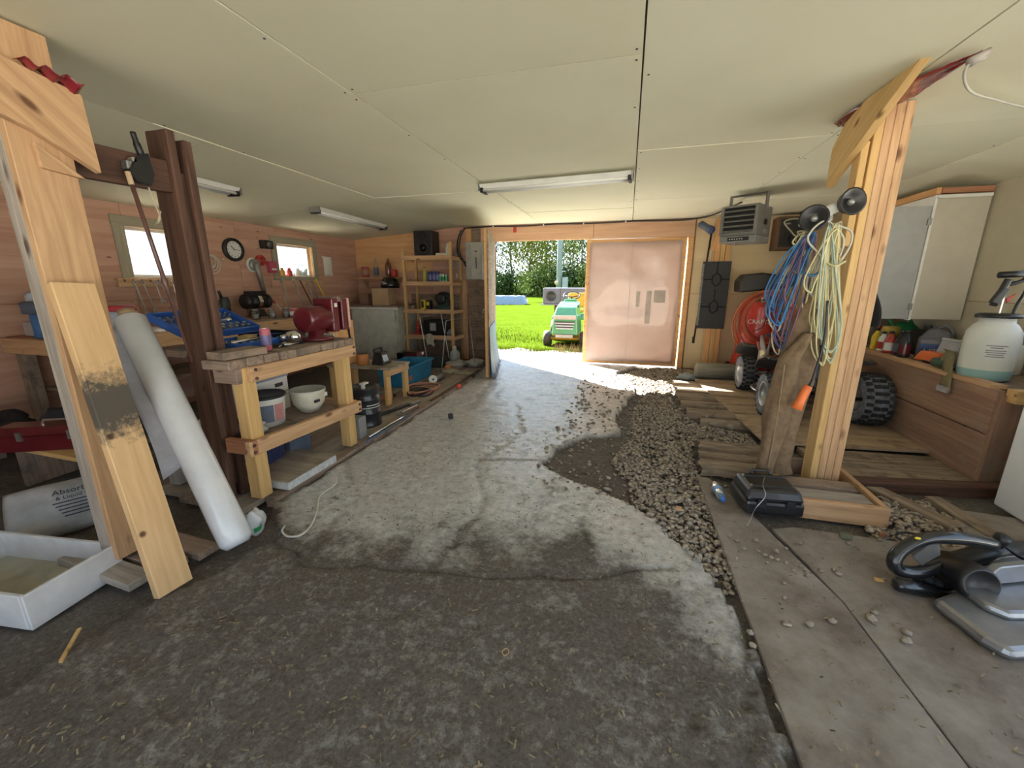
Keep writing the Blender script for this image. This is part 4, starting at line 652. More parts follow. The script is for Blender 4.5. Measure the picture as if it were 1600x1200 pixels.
T = thing('red_charger', 'red and pink plastic holders screwed to the wall beside the second window', 'holder', (XL+.02, 5.15, 1.55)); obj('hook_head', MB().lathe([(.04, 0), (.075, 0), (.075, .05), (.04, .05), (.04, 0)], 18, (XL+.01, 5.08, 1.73), (1, 0, 0), cap=False), red, T, smooth=True); obj('case', MB().box((XL+.05, 5.26, 1.64), (.07, .13, .17)), plain('pink_red', (.5, .08, .14), .5), T, bevel=.012); obj('label_plate', MB().box((XL+.087, 5.26, 1.61), (.003, .09, .025)), whitep, T)
T = thing('wall_speaker', 'small dark wall speaker left of the second window', 'speaker', (XL+.05, 5.2, 1.9)); obj('cabinet', MB().box((XL+.06, 5.2, 1.96), (.1, .16, .12)), black, T, bevel=.008); obj('cone', MB().lathe([(.045, 0), (.02, .004), (.0001, .012)], 18, (XL+.111, 5.2, 1.96), (1, 0, 0)), grey_m, T, smooth=True)
tag(obj('paper_note', MB().sheet(lambda u, v: V((XL+.012+.008*math.sin(u*5), 6.44+.24*u-.03*(v > .9)*(u < .3), 1.53+.34*v)), 8, 8), paper, smooth=True, solid=.002), 'torn white paper note pinned between window and corner', 'paper')
# long tools on the second rack
T = thing('tool_rail', 'wooden peg rail holding long tools under the second window', 'rack', (XL+.03, 5.75, 1.36)); board('rail', (XL+.03, 5.22, 1.40), (XL+.03, 6.35, 1.40), .10, .04, plyred, T)
for y in (5.38, 5.62, 5.93, 6.02, 6.12): obj('peg', MB().tube([V((XL+.05, y, 1.42)), V((XL+.1, y, 1.43))], .008, 6), pine, T)
def longtool(nm, y0, y1, z0, head, m, lb, hm=steel):
    T = thing(nm, lb, 'tool', (XL+.09, y1, z0), 'long tools under the second window'); a, b_ = V((XL+.085, y0, 1.45)), V((XL+.13, y1, z0)); obj('shaft', MB().tube([a, b_], .010, 8), m, T, smooth=True)
    if head == 'eye': obj('eye', MB().lathe([(.012, 0), (.03, 0), (.03, .014), (.012, .014), (.012, 0)], 12, a+V((-.007, 0, .0)), (1, 0, 0), cap=False), hm, T)
    elif head == 'hammer': obj('head', MB().tube([b_+V((0, -.07, .015)), b_+V((0, .07, -.015))], .022, 8), hm, T)
    else: obj('blade', MB().prism([b_+V((0, -.05, .02)), b_+V((0, .05, .02)), b_+V((0, .03, -.06)), b_+V((0, -.03, -.06))], (.012, 0, 0)), hm, T)
longtool('pry_bar', 5.38, 5.42, .98, 'eye', steel, 'steel pry bar with a ring end nearest the clock side'); longtool('socket_bar', 5.62, 5.74, .98, 'eye', steel, 'slanted steel breaker bar on the peg rail'); longtool('axe', 5.75, 5.95, .98, 'blade', darkwood, 'dark handled tool leaning under the peg rail', black); longtool('ball_hammer', 5.93, 5.98, 1.05, 'hammer', steel, 'steel shafted hammer hanging head down'); longtool('mallet', 6.02, 6.12, 1.04, 'hammer', grey_m, 'black headed mallet hanging beside the hammer', black); longtool('yellow_crowbar', 6.12, 6.36, .97, 'eye', yellow, 'yellow handled crowbar at the corner end of the peg rail', yellow)
# power tools and jars on the wall counter
T = thing('bench_grinder', 'black bench grinder with a bright chrome band on the wall counter', 'grinder', (-5.05, 4.72, ZW)); c = V((-5.05, 4.72, ZW)); obj('stand', MB().box(c+V((0, 0, .05)), (.16, .2, .1), taper=.7), black, T, bevel=.006); obj('motor', MB().lathe([(.07, -.12), (.1, -.1), (.1, .1), (.07, .12)], 20, c+V((0, 0, .21)), (0, 1, 0)), black, T, smooth=True); obj('chrome_band', MB().lathe([(.102, -.03), (.102, .03)], 20, c+V((0, 0, .21)), (0, 1, 0), cap=False), chrome, T, smooth=True)
for s in (-1, 1): obj('wheel_guard', MB().lathe([(.0001, -.025), (.1, -.025), (.1, .025), (.0001, .025)], 20, c+V((0, s*.16, .21)), (0, 1, 0)), black, T, smooth=True)
obj('top_cover', MB().box(c+V((0, 0, .32)), (.14, .26, .06)), black, T, bevel=.015)
T = thing('air_tool', 'dark upright pump tool standing beside the bench grinder', 'tool', (-5.1, 4.28, ZW)); c = V((-5.1, 4.28, ZW)); obj('barrel', MB().lathe([(.06, 0), (.06, .24), (.045, .28)], 16, c), plain('dark_green_grey', (.04, .05, .05), .5), T, smooth=True); obj('nozzle', MB().tube([c+V((0, -.03, .26)), c+V((0, -.06, .36))], .018, 8), black, T, smooth=True)
jar_m = glassy('jar_glass', (.85, .9, .9), .1)
for x, y, lb in ((-4.62, 4.28, 'clear glass jar of nails beside the bench grinder'), (-4.58, 4.5, 'clear glass jar with a dark lid in front of the pry bar'), (-4.52, 4.68, 'clear glass jar of screws next to the red can')):
    T = thing('glass_jar', lb, 'jar', (x, y, ZW), 'jars on the wall counter'); obj('jar', MB().lathe([(.04, 0), (.045, .01), (.045, .1), (.035, .115), (.033, .115), (.042, .1), (.042, .012), (.0001, .01)], 16, (x, y, ZW)), jar_m, T, smooth=True); obj('contents', MB().lathe([(.038, 0), (.038, .05), (.0001, .06)], 12, (x, y, ZW+.012)), steel, T); obj('lid', MB().lathe([(.038, 0), (.038, .016)], 16, (x, y, ZW+.116)), grey_m, T)
can('red_tin', 'red and white tin standing behind the blue tool case', 'tin', (-4.42, 4.72, ZW), .06, .12, plain('red_white', (.5, .1, .1), .4), steel, whitep)
for y, m_, lb in ((5.52, plain('amber', (.55, .35, .08), .3), 'amber figurine jar on the second window sill'), (5.67, red, 'red flower-shaped ornament on the second window sill'), (5.85, whitep, 'white ornament with red dots on the second window sill')):
    bottle('sill_ornament', lb, 'ornament', (XL-.03, y, WIN[1][2]+.003), .045, .13, m_, m_, .5, None, 'ornaments on the window sill')
T = thing('thin_screwdriver', 'thin red handled screwdriver stuck in the grinder stand', 'screwdriver', (-4.9, 5.0, ZW)); obj('shank', MB().tube([V((-4.9, 5.08, ZW)), V((-4.98, 4.98, ZW+.17))], .005, 6), whitep, T); obj('handle', MB().tube([V((-4.98, 4.98, ZW+.17)), V((-5.03, 4.92, ZW+.27))], .012, 8), red, T)
# ================================================================== back left corner
T = thing('corner_cabinet', 'low white corner cabinet with a plain door', 'cabinet', (-4.43, 6.95, 0)); obj('body', MB().bx(-4.95, -3.98, 6.66, 7.38, 0, .98), plain('cab_grey', (.5, .5, .44), .6), T, bevel=.004); obj('top', MB().bx(-5.0, -3.95, 6.6, 7.39, .982, 1.01), oldwood, T); d_ = obj('door', MB().bx(-4.9, -4.03, 6.635, 6.657, .06, .94), plain('door_white', (.56, .57, .52), .5), T, bevel=.004); obj('hinge', MB().box((-4.025, 6.64, .8), (.02, .03, .06)), steel, d_); obj('trim', MB().bx(-4.97, -3.96, 6.63, 6.655, .945, .98), white, T)
carton('cardboard_box', 'open tan cardboard box on the corner cabinet', 'box', (-4.35, 6.85, 1.012), (.32, .3, .3), card, .06); carton('brown_box', 'small brown cardboard box behind on the corner cabinet', 'box', (-4.78, 6.95, 1.012), (.22, .2, .2), plain('brown_card', (.22, .13, .09), .85), -.1)
T = thing('black_helmet', 'glossy black helmet resting on the cardboard box', 'helmet', (-4.25, 6.95, 1.32)); obj('shell', MB().lathe([(.17, 0), (.175, .06), (.15, .15), (.08, .2), (.0001, .215)], 24, (-4.25, 6.92, 1.32)), plain('gloss_black', (.01, .01, .012), .12, coat=.5), T, smooth=True); obj('decal', MB().box((-4.27, 6.755, 1.41), (.1, .01, .03), Matrix.Rotation(.4, 3, 'Y')), steel, T)
T = thing('wall_shelf', 'short wooden wall shelf above the corner cabinet', 'shelf', (-4.7, 7.25, 1.5)); board('plank', (-5.2, 7.26, 1.5), (-4.22, 7.26, 1.5), .26, .03, pine, T, side=(0, 1, 0)); 
for x in (-5.05, -4.35): obj('bracket', MB().prism([(x, 7.39, 1.485), (x, 7.17, 1.485), (x, 7.39, 1.3)], (.02, 0, 0)), pine, T)
zs = 1.517
bottle('liquor_bottle', 'tall clear glass bottle on the wall shelf', 'bottle', (-4.72, 7.22, zs), .05, .38, glassy('clear_bottle', (.8, .85, .88), .05), steel, .28, bluegrey); bottle('tall_amber_bottle', 'tall brown bottle behind the clear one on the wall shelf', 'bottle', (-4.5, 7.3, zs), .06, .38, plain('brown_glass', (.16, .06, .03), .2, coat=.4), pine, .3); can('red_mug', 'red tin mug at the end of the wall shelf', 'mug', (-4.33, 7.22, zs), .065, .14, red, dkred); can('red_tin', 'red tin with a tan base at the corner end of the wall shelf', 'tin', (-4.98, 7.24, zs), .07, .2, plain('red_tan', (.36, .08, .08), .5), dkred, plain('tan_band', (.4, .25, .18), .6)); carton('small_packet', 'small tan packet lying in the middle of the wall shelf', 'box', (-4.52, 7.2, zs), (.12, .06, .02), card, .2, False)
# shelf unit
T = thing('shelf_unit', 'tall open wooden shelf unit with four shelves', 'shelf', (-3.46, 7.1, 0))
for x, h in ((-3.92, 1.98), (-3.01, 2.1)):
    for y in (6.88, 7.33): board('upright', (x, y, -.03), (x, y, h), .06, .04, pine_y, T, side=(0, 1, 0))
SZ = (.42, .89, 1.38, 1.82)
for zc in SZ: board('shelf', (-3.9, 7.1, zc+.03), (-3.03, 7.1, zc+.03), .46, .02, oldwood, T, side=(0, 1, 0)); board('shelf_lip', (-3.94, 6.845, zc+.02), (-2.98, 6.845, zc+.02), .075, .03, pine, T); board('shelf_lip', (-3.94, 7.35, zc+.0), (-2.98, 7.35, zc+.0), .06, .03, pine, T)
for x in (-3.955, -2.975):
    for zc in SZ: board('side_cleat', (x, 6.84, zc+.01), (x, 7.37, zc+.01), .06, .02, pine, T)
z4, z3, z2, z1 = [q+.041 for q in SZ]
T = thing('stereo_speaker', 'large black stereo speaker on top of the shelf unit', 'speaker', (-3.58, 7.12, z1)); obj('cabinet', MB().box((-3.58, 7.14, z1+.225), (.36, .3, .45)), black, T, bevel=.008); obj('woofer', MB().lathe([(.12, 0), (.11, .008), (.04, -.005), (.03, .012), (.0001, .016)], 24, (-3.58, 6.99, z1+.16), (0, -1, 0)), rubber, T, smooth=True); obj('tweeter', MB().lathe([(.05, 0), (.04, .008), (.0001, .012)], 18, (-3.58, 6.99, z1+.36), (0, -1, 0)), rubber, T, smooth=True)
carton('white_packet', 'flat white packet on the top shelf beside the speaker', 'box', (-3.2, 6.98, z1), (.22, .12, .06), plain('packet', (.6, .56, .45), .7), 0, False); bottle('white_bottle', 'slim white bottle at the end of the top shelf', 'bottle', (-3.09, 6.95, z1), .035, .22, whitep, white, .5)
bottle('yellow_bottle', 'tall yellow-green spray bottle on the second shelf', 'bottle', (-3.58, 7.0, z2), .04, .28, plain('olive_yellow', (.4, .38, .08), .4), grey_m, .4)
for x, lb in ((-3.46, 'dark blue spray can next to the yellow-green bottle'), (-3.38, 'dark blue spray can in the middle of a row of three'), (-3.31, 'dark blue spray can next to the short mint can')): can('blue_can', lb, 'can', (x, 6.98, z2), .034, .19, plain('navy_can', (.05, .06, .2), .3), steel, plain('blue_can_label', (.14, .16, .4), .4), 'blue cans on the shelf unit')
for x, m_, lb in ((-3.25, plain('mint', (.35, .5, .4), .4), 'short mint and white can on the second shelf'), (-3.2, whitep, 'short white can on the second shelf'), (-3.15, plain('teal', (.2, .4, .36), .4), 'short teal can on the second shelf')): can('short_can', lb, 'can', (x, 6.97, z2), .027, .14, m_, steel, green)
T = thing('yellow_charger', 'yellow and black tool charger on the third shelf', 'charger', (-3.6, 6.99, z3)); obj('body', MB().box((-3.62, 6.99, z3+.09), (.09, .1, .18)), yellow, T, bevel=.012); obj('front_panel', MB().box((-3.62, 6.937, z3+.1), (.045, .006, .12)), black, T); obj('twin_body', MB().box((-3.52, 7.0, z3+.085), (.08, .1, .17)), black, T, bevel=.012); obj('badge', MB().box((-3.52, 6.948, z3+.11), (.05, .005, .06)), yellow, T)
T = thing('small_engine', 'dark green small engine on the third shelf', 'engine', (-3.25, 7.05, z3)); obj('base', MB().box((-3.24, 7.05, z3+.03), (.32, .24, .06)), plain('dark_green', (.02, .05, .045), .5), T, bevel=.006); obj('block', MB().box((-3.24, 7.05, z3+.12), (.2, .18, .13)), plain('dark_green', (.02, .05, .045), .5), T, bevel=.01); obj('cover', MB().lathe([(.1, 0), (.1, .05), (.05, .07)], 20, (-3.24, 6.955, z3+.2), (0, -1, 0)), black, T, smooth=True); obj('tank', MB().ell((-3.25, 7.08, z3+.26), (.13, .09, .06)), plain('dark_green', (.02, .05, .045), .5), T, smooth=True)
can('tan_jar', 'little tan jar at the left end of the third shelf', 'jar', (-3.83, 6.95, z3), .03, .07, plain('tan_jar', (.4, .28, .16), .5))
T = thing('red_jack', 'small red bottle jack on the lowest shelf', 'jack', (-3.76, 6.98, z4)); obj('base', MB().box((-3.76, 6.98, z4+.02), (.14, .11, .04)), red, T, bevel=.005); obj('cylinder', MB().lathe([(.04, 0), (.04, .15), (.022, .16), (.022, .22)], 16, (-3.76, 6.98, z4+.04)), red, T, smooth=True); obj('pump', MB().tube([V((-3.7, 6.97, z4+.04)), V((-3.68, 6.95, z4+.12))], .014, 8), dkred, T)
T = thing('black_bin', 'black storage bin with a pale jar label on the lowest shelf', 'bin', (-3.4, 7.08, z4)); obj('bin', MB().box((-3.4, 7.08, z4+.14), (.42, .28, .28), taper=1.06), black, T, bevel=.012); obj('label_plate', MB().box((-3.43, 6.933, z4+.16), (.12, .005, .14)), plain('label_grey', (.3, .33, .33), .6), T)
crumple('blue_rag', 'blue-grey rag heaped at the end of the lowest shelf', 'rag', (-3.1, 6.98, z4), (.07, .07, .06), plain('rag_blue', (.2, .23, .3), .9), 21)
rg = MB().sheet(lambda u, v: V((-3.52+.16*u+.012*math.sin(v*9), 6.822-.012*math.sin(u*9)-.01*v*v, z4-.02+.05-.2*v+.02*math.sin(u*4))), 10, 12); tag(obj('hanging_rag', rg, plain('rag_cream', (.45, .42, .33), .9), smooth=True, solid=.008), 'cream rag hanging over the lowest shelf lip', 'rag')
# panel, cables, stud
T = thing('electrical_panel', 'grey electrical panel box with a lever switch beside the doors', 'electrical panel', (-2.72, 7.33, 1.45)); obj('box', MB().bx(-2.87, -2.56, 7.24, 7.39, 1.47, 2.12), plain('panel_grey', (.42, .43, .41), .5), T, bevel=.006); d_ = obj('cover', MB().bx(-2.76, -2.555, 7.225, 7.238, 1.48, 2.11), plain('panel_door', (.52, .52, .48), .45), T, bevel=.003); obj('switch_slot', MB().bx(-2.67, -2.655, 7.218, 7.224, 1.66, 1.86), black, d_); obj('rating_plate', MB().bx(-2.69, -2.64, 7.219, 7.224, 1.95, 1.97), ink, d_)
st = board('wall_stud', (-2.96, 7.33, -.02), (-2.96, 7.33, 1.46), .11, .06, pine, wb, side=(1, 0, 0)); board('wall_stud', (-2.85, 7.37, 2.13), (-2.85, 7.37, 2.39), .10, .03, framew, wb, side=(1, 0, 0))
blk = plain('cable_black', (.015, .015, .016), .5)
for k, pts in enumerate((((-2.96, 7.3, 2.34), (-3.02, 7.25, 2.15), (-3.0, 7.2, 1.9), (-2.86, 7.22, 1.76)), ((-2.9, 7.3, 2.36), (-2.96, 7.24, 2.2), (-2.97, 7.2, 1.95), (-2.86, 7.22, 1.7)))): tag(obj('panel_cable', MB().tube(spline(pts, 8), .012, 8), blk, smooth=True), ('upper thick black cable curving into the electrical panel', 'lower thick black cable curving into the electrical panel')[k], 'cable', 'cables of the panel')
T = thing('cord_bundle', 'grey extension cord bundle hanging left of the panel', 'cord', (-3.05, 7.25, 1.5))
for k in range(3): obj('loop', MB().tube([V((-3.06+.05*math.sin(a)*(1+.2*k), 7.28-.012*k, 1.85-.05*k+.15*math.cos(a))) for a in np.linspace(0, 2*PI, 18, False)], .006, 6, True), plain('cord_grey', (.42, .42, .4), .6), T, smooth=True)
obj('plug', MB().box((-3.05, 7.25, 1.54), (.035, .03, .08)), whitep, T, bevel=.005)
hc = [(-2.95, 7.36, 2.37)]+[(x, 7.35, 2.385-.012*abs(math.sin(x*2.6))) for x in np.linspace(-2.6, .8, 16)]+[(1.0, 7.2, 2.375), (1.12, 6.8, 2.36), (1.2, 6.3, 2.36), (1.24, 5.8, 2.34)]
T = thing('ceiling_cable', 'black cable clipped along the ceiling above the doors', 'cable', (-.8, 7.34, 2.36)); obj('cable', MB().tube(spline(hc, 4), .011, 8), blk, T, smooth=True)
for k in (2, 6, 9, 12): obj('clip', MB().box(V(hc[k])+V((0, -.004, .004)), (.02, .03, .03)), whitep, T)
# floor of the back left corner
T = thing('steel_drum', 'small black steel drum with a spout beside the workbench', 'drum', (-2.47, 3.42, .01)); c = V((-2.47, 3.42, .01)); obj('body', MB().lathe([(.14, 0), (.146, .01), (.14, .02), (.14, .13), (.146, .14), (.14, .15), (.14, .27), (.146, .28), (.14, .29), (.14, .38), (.148, .39), (.146, .4), (.135, .395), (.135, .38), (.0001, .38)], 30, c), plain('drum_black', (.02, .022, .028), .3, coat=.3), T, smooth=True); obj('spout', MB().tube([c+V((.02, -.05, .38)), c+V((.02, -.05, .43))], .02, 10), whitep, T); obj('spout_cap', MB().box(c+V((.02, -.03, .435)), (.05, .08, .015)), whitep, T); obj('printed_line', arc_patch(MB(), c, .1415, .1415, .20, .207, -1.2, .3), whitep, T); obj('printed_line', arc_patch(MB(), c, .1415, .1415, .225, .232, -.9, .1), whitep, T)
carton('latched_case', 'small grey latched case standing between bench leg and drum', 'case', (-2.33, 3.07, .01), (.12, .12, .2), plain('case_grey', (.3, .31, .32), .5), .1, False)
T = thing('low_table', 'low rough wooden stand behind the drum', 'table', (-2.97, 4.3, 0)); 
for y in (4.12, 4.28, 4.44): board('top_board', (-3.42, y, .44), (-2.58, y+.02, .44), .15, .025, greyboard, T, side=(0, 1, 0))
for x, y in ((-2.63, 4.08), (-2.63, 4.48), (-3.36, 4.08), (-3.36, 4.48)): board('leg', (x, y, .012), (x, y, .427), .09, .04, pine_y, T, side=(0, 1, 0))
board('apron', (-2.605, 4.05, .39), (-2.605, 4.52, .39), .07, .025, pine, T)
T = thing('battery_charger', 'black battery charger with a pale screen on the low stand', 'charger', (-2.8, 4.28, .453)); obj('body', MB().box((-2.82, 4.28, .53), (.16, .2, .15), taper=.7), black, T, bevel=.012); obj('screen', MB().box((-2.752, 4.26, .54), (.006, .1, .09), Matrix.Rotation(-.3, 3, 'Y')), plain('screen', (.4, .5, .6), .3), T); obj('handle', MB().tube([V((-2.86, 4.2, .6)), V((-2.86, 4.2, .64)), V((-2.86, 4.36, .64)), V((-2.86, 4.36, .6))], .012, 8), black, T)
can('orange_pot', 'orange plastic tub on the low stand', 'tub', (-3.02, 4.2, .453), .07, .13, plain('dull_orange', (.5, .2, .06), .5), black); tag(board('plywood_offcut', (-3.2, 4.1, .46), (-3.2, 4.1, .98), .32, .02, plyor, side=(.3, 1, 0)), 'orange plywood offcut standing upright on the low stand', 'panel')
T = thing('red_tool', 'small red and black hand tool under the low stand', 'tool', (-2.75, 4.25, .01)); obj('body', MB().ell((-2.75, 4.25, .05), (.06, .08, .045), 14, 8, .2), orange, T, smooth=True); obj('grip', MB().tube([V((-2.75, 4.3, .05)), V((-2.76, 4.42, .03))], .022, 8), black, T, smooth=True)
T = thing('blue_tote', 'open blue plastic storage tote', 'tote', (-3.05, 5.25, .01), rot=(0, 0, .06)); mb = MB(); w, d, h, tt = .22, .45, .28, .012
def ring(z, s): return [V((sx*w*s, sy*d*(s*.5+.5), z)) for sx, sy in ((-1, -1), (1, -1), (1, 1), (-1, 1))]
r0, r1, r2, r3 = ring(0, .86), ring(h, 1), ring(h, .95), ring(.015, .82); mb.add(r0+r1+r2+r3, [(3, 2, 1, 0)]+[(i, (i+1) % 4, 4+(i+1) % 4, 4+i) for i in range(4)]+[(4+i, 4+(i+1) % 4, 8+(i+1) % 4, 8+i) for i in range(4)]+[(8+i, 8+(i+1) % 4, 12+(i+1) % 4, 12+i) for i in range(4)]+[(12, 13, 14, 15)]); obj('tub', mb, ltblue, T, local=True, bevel=.01)
rim = ring(h-.02, 1.04); obj('rim', MB().tube(rim, .014, 6, True), ltblue, T, local=True); obj('sticker', MB().bx(.198, .206, -.4, -.25, .08, .15), plain('sticker_red', (.4, .2, .2), .6), T, local=True)
def coil(name, label, c, r, n, m, rad=.011, sq=.75):
    T = thing(name, label, 'hose', c)
    for k in range(n):
        cx, cy = c[0]+random.uniform(-.03, .03), c[1]+random.uniform(-.05, .05); rr = r*random.uniform(.75, 1.1)
        obj('loop', MB().tube([V((cx+rr*sq*math.cos(a), cy+rr*math.sin(a), c[2]+rad+.017*k+.01*math.sin(2*a+k))) for a in np.linspace(0, 2*PI, 30, False)], rad, 7, True), m, T, smooth=True)
    return T
coil('air_hose', 'pinkish orange air hose coiled on the plank floor', (-2.56, 4.75, .012), .3, 3, plain('hose_pink', (.6, .28, .2), .5)); coil('black_cable_coil', 'black cable coiled inside the orange air hose', (-2.5, 4.6, .02), .2, 3, blk, .009)
T = thing('pipe_wrench', 'long black handled pipe wrench with a red grip on the planks', 'wrench', (-2.42, 3.9, .012)); obj('shaft', MB().tube([V((-2.5, 3.62, .03)), V((-2.38, 4.12, .03))], .018, 8), black, T, smooth=True); obj('grip', MB().tube([V((-2.515, 3.56, .03)), V((-2.5, 3.64, .03))], .024, 10), red, T, smooth=True); obj('jaw', MB().prism([V((-2.40, 4.1, .014)), V((-2.34, 4.1, .014)), V((-2.30, 4.24, .014)), V((-2.35, 4.26, .014)), V((-2.37, 4.18, .014)), V((-2.42, 4.2, .014))], (0, 0, .035)), steel, T, bevel=.003)
tag(obj('combination_wrench', MB().tube([V((-2.3, 3.8, .03)), V((-2.28, 4.1, .03))], .012, 6).lathe([(.02, 0), (.036, 0), (.036, .02), (.02, .02), (.02, 0)], 12, (-2.3, 3.77, .02), cap=False), steel), 'rusty combination wrench lying beside the pipe wrench', 'wrench')
for a, b_, r, m_, lb in (((-2.20, 3.05, .035), (-2.2, 4.0, .035), .012, chrome, 'bright steel bar lying along the slab edge'), ((-2.16, 2.95, .03), (-2.17, 3.75, .03), .011, bluegrey, 'dark steel bar beside the bright one on the slab edge'), ((-2.2, 4.3, .035), (-2.24, 6.1, .04), .012, darkwood, 'long dark rod on the sill towards the open door leaf')): tag(obj('steel_bar', MB().tube([V(a), V(b_)], r, 8), m_, smooth=True), lb, 'bar')
tag(obj('red_ball', MB().ell(G(717, 604, .03)+V((0, 0, .005)), (.035, .035, .035)), plain('bright_red', (.7, .08, .06), .5), smooth=True), 'small red ball cap resting on the slab edge', 'ball'); tag(obj('black_cube', MB().box(G(704, 650, .03), (.05, .05, .05), Matrix.Rotation(.5, 3, 'Z')), black, bevel=.006), 'small black block alone on the concrete', 'block')
wire = plain('white_wire', (.62, .64, .64), .4)
for k, pts in enumerate(([(667, 560), (656, 496), (689, 490), (702, 560)], [(690, 580), (697, 501), (733, 495), (742, 572)])):
    tag(obj('wire_stake', MB().tube([AY(x, y, 5.9+.2*k) for x, y in pts], .006, 6), wire, smooth=True), ('bent white wire sign frame standing in front of the shelf unit', 'bent white wire sign frame leaning toward the wall stud')[k], 'wire frame', 'wire sign frames')
bottle('water_jug', 'translucent water jug standing by the wall stud', 'jug', (-2.93, 6.75, .01), .09, .30, plain('jug_white', (.6, .62, .6), .4, trans=.3), whitep, .3)
for i, (x, y, s, m_, lb) in enumerate(((-2.75, 6.35, (.16, .14, .07), plain('rag_grey', (.34, .33, .3), .9), 'heap of grey rags in front of the water jug'), (-2.5, 6.6, (.15, .15, .06), plain('rag_pale', (.5, .48, .42), .9), 'pale rag heap against the open door leaf'), (-2.68, 5.95, (.14, .12, .035), plain('tan_sack', (.4, .35, .25), .9), 'flat tan sack on the planks near the blue tote'), (-2.4, 5.9, (.17, .1, .02), plain('tan_sack', (.4, .35, .25), .9), 'flat tan cardboard scrap beside the door leaf'))): crumple('rag_heap', lb, 'rag', (x, y, .012), s, m_, 30+i)
T = thing('orange_tin', 'rusty orange tin among the grey rags', 'tin', (-2.78, 6.05, .012)); obj('tin', MB().lathe([(.05, 0), (.055, .1), (.05, .12)], 16, (-2.78, 6.05, .06), (.6, -.7, .2)), plain('rust_orange', (.45, .16, .06), .6), T, smooth=True); obj('lid', MB().lathe([(.05, 0), (.05, .01)], 16, (-2.78, 6.05, .06), (-.6, .7, -.2)), steel, T)
T = thing('belt_sander', 'grey hand grinder lying on the planks beside the tote', 'power tool', (-2.62, 5.35, .012)); obj('body', MB().tube([V((-2.62, 5.25, .05)), V((-2.6, 5.5, .055))], [.035, .045], 12), grey_m, T, smooth=True); obj('disc', MB().lathe([(.06, 0), (.06, .01)], 20, (-2.62, 5.22, .065), (.5, -.85, .1)), whitep, T); obj('hub', MB().lathe([(.015, 0), (.015, .008)], 10, (-2.61, 5.21, .066), (.5, -.85, .1)), black, T)
T = thing('dustpan', 'dark red wedge-shaped scoop behind the low stand', 'scoop', (-3.35, 5.8, 0)); obj('pan', MB().prism([(-3.55, 5.75, .0), (-3.15, 5.75, .0), (-3.15, 5.75, .33), (-3.35, 5.75, .33)], (0, .25, 0)), dkred, T, bevel=.006); obj('rim', MB().tube([V((-3.56, 5.74, .0)), V((-3.35, 5.74, .34)), V((-3.14, 5.74, .34))], .012, 6), black, T)
for i, (x, y, s) in enumerate(((-3.55, 6.3, (.4, .3, .25)), (-3.1, 6.35, (.3, .25, .2)))): carton('dark_bin', ('dark grey bin on the floor before the shelf unit', 'low dark bin beside the water jug')[i], 'bin', (x, y, .0), s, (black, plain('dark_bin', (.03, .035, .035), .6))[i], .1, False)
# ================================================================== right side: post and what hangs on it
T = thing('support_post', 'built-up wooden post hung with coiled cords and brown coveralls', 'post', (1.4, 3.17, 0), 'wooden support posts')
for k in range(4): board('ply', (1.333+.044*k, 3.17, .02), (1.333+.044*k, 3.17, ZC-.005), .14, .0425, (pine_y, pine, cedar, pine)[k] if k != 2 else pine, T, side=(0, 1, 0))
mb = MB().prism([V((1.21, AX(x, y, 1.21).y, min(AX(x, y, 1.21).z, ZC-.004))) for x, y in ((1438, 91), (1352, 152), (1320, 193), (1300, 233), (1289, 295))], (.045, 0, 0)); regrain(obj('brace', mb, pine_y, T, bevel=.003), (0, .87, -.5), (0, .5, .87)); board('brace_block', (1.275, 3.13, 1.62), (1.275, 3.13, 2.2), .09, .038, pine_y, T, side=(0, 1, 0))
redf = plain('red_film', (.25, .02, .03), .2, var=.3, coat=.6)
def film_fn(u, v):
    a = G(1303+232*u, 193-100*u**.75-15*u, ZC-.01); b_ = G(1330+205*u, 200-95*u-27*u*u, ZC-.012); p = a.lerp(b_, v); p.z = ZC-.012-.02*abs(mnoise.noise(V((u*9, v*5, 0)))); return p
obj('red_film', MB().sheet(film_fn, 24, 8), redf, T, smooth=True, solid=.002)
for x, y0, y1 in ((1.065, 2.69, 3.32), (1.545, 2.69, 3.32)): board('base_side', (x, y0, .06), (x, y1, .06), .12, .035, pine, T)
board('base_front', (1.05, 2.67, .058), (1.56, 2.67, .058), .125, .038, pine, T); board('base_back', (1.05, 3.34, .058), (1.56, 3.34, .058), .12, .038, oldwood, T)
for k, y in enumerate((2.80, 2.97)): board('base_filler', (1.09, y, .085), (1.52, y, .085), .12, .035, oldwood if k else pine_g, T, side=(0, 1, 0))
T = thing('ceiling_wire', 'white taped wire drooping from the red film along the ceiling', 'wire', G(1510, 110, 2.3)); obj('wire', MB().tube(spline([G(1540, 90, 2.38), G(1512, 103, 2.33), G(1507, 125, 2.31), G(1520, 145, 2.33), G(1560, 157, 2.36), G(1640, 178, 2.38)], 6), .006, 6), plain('wire_white', (.5, .48, .42), .6), T, smooth=True); obj('tape_wrap', MB().tube([G(1548, 78, 2.385), G(1515, 98, 2.34)], [.012, .02], 8), plain('tape_grey', (.4, .36, .34), .5), T, smooth=True)
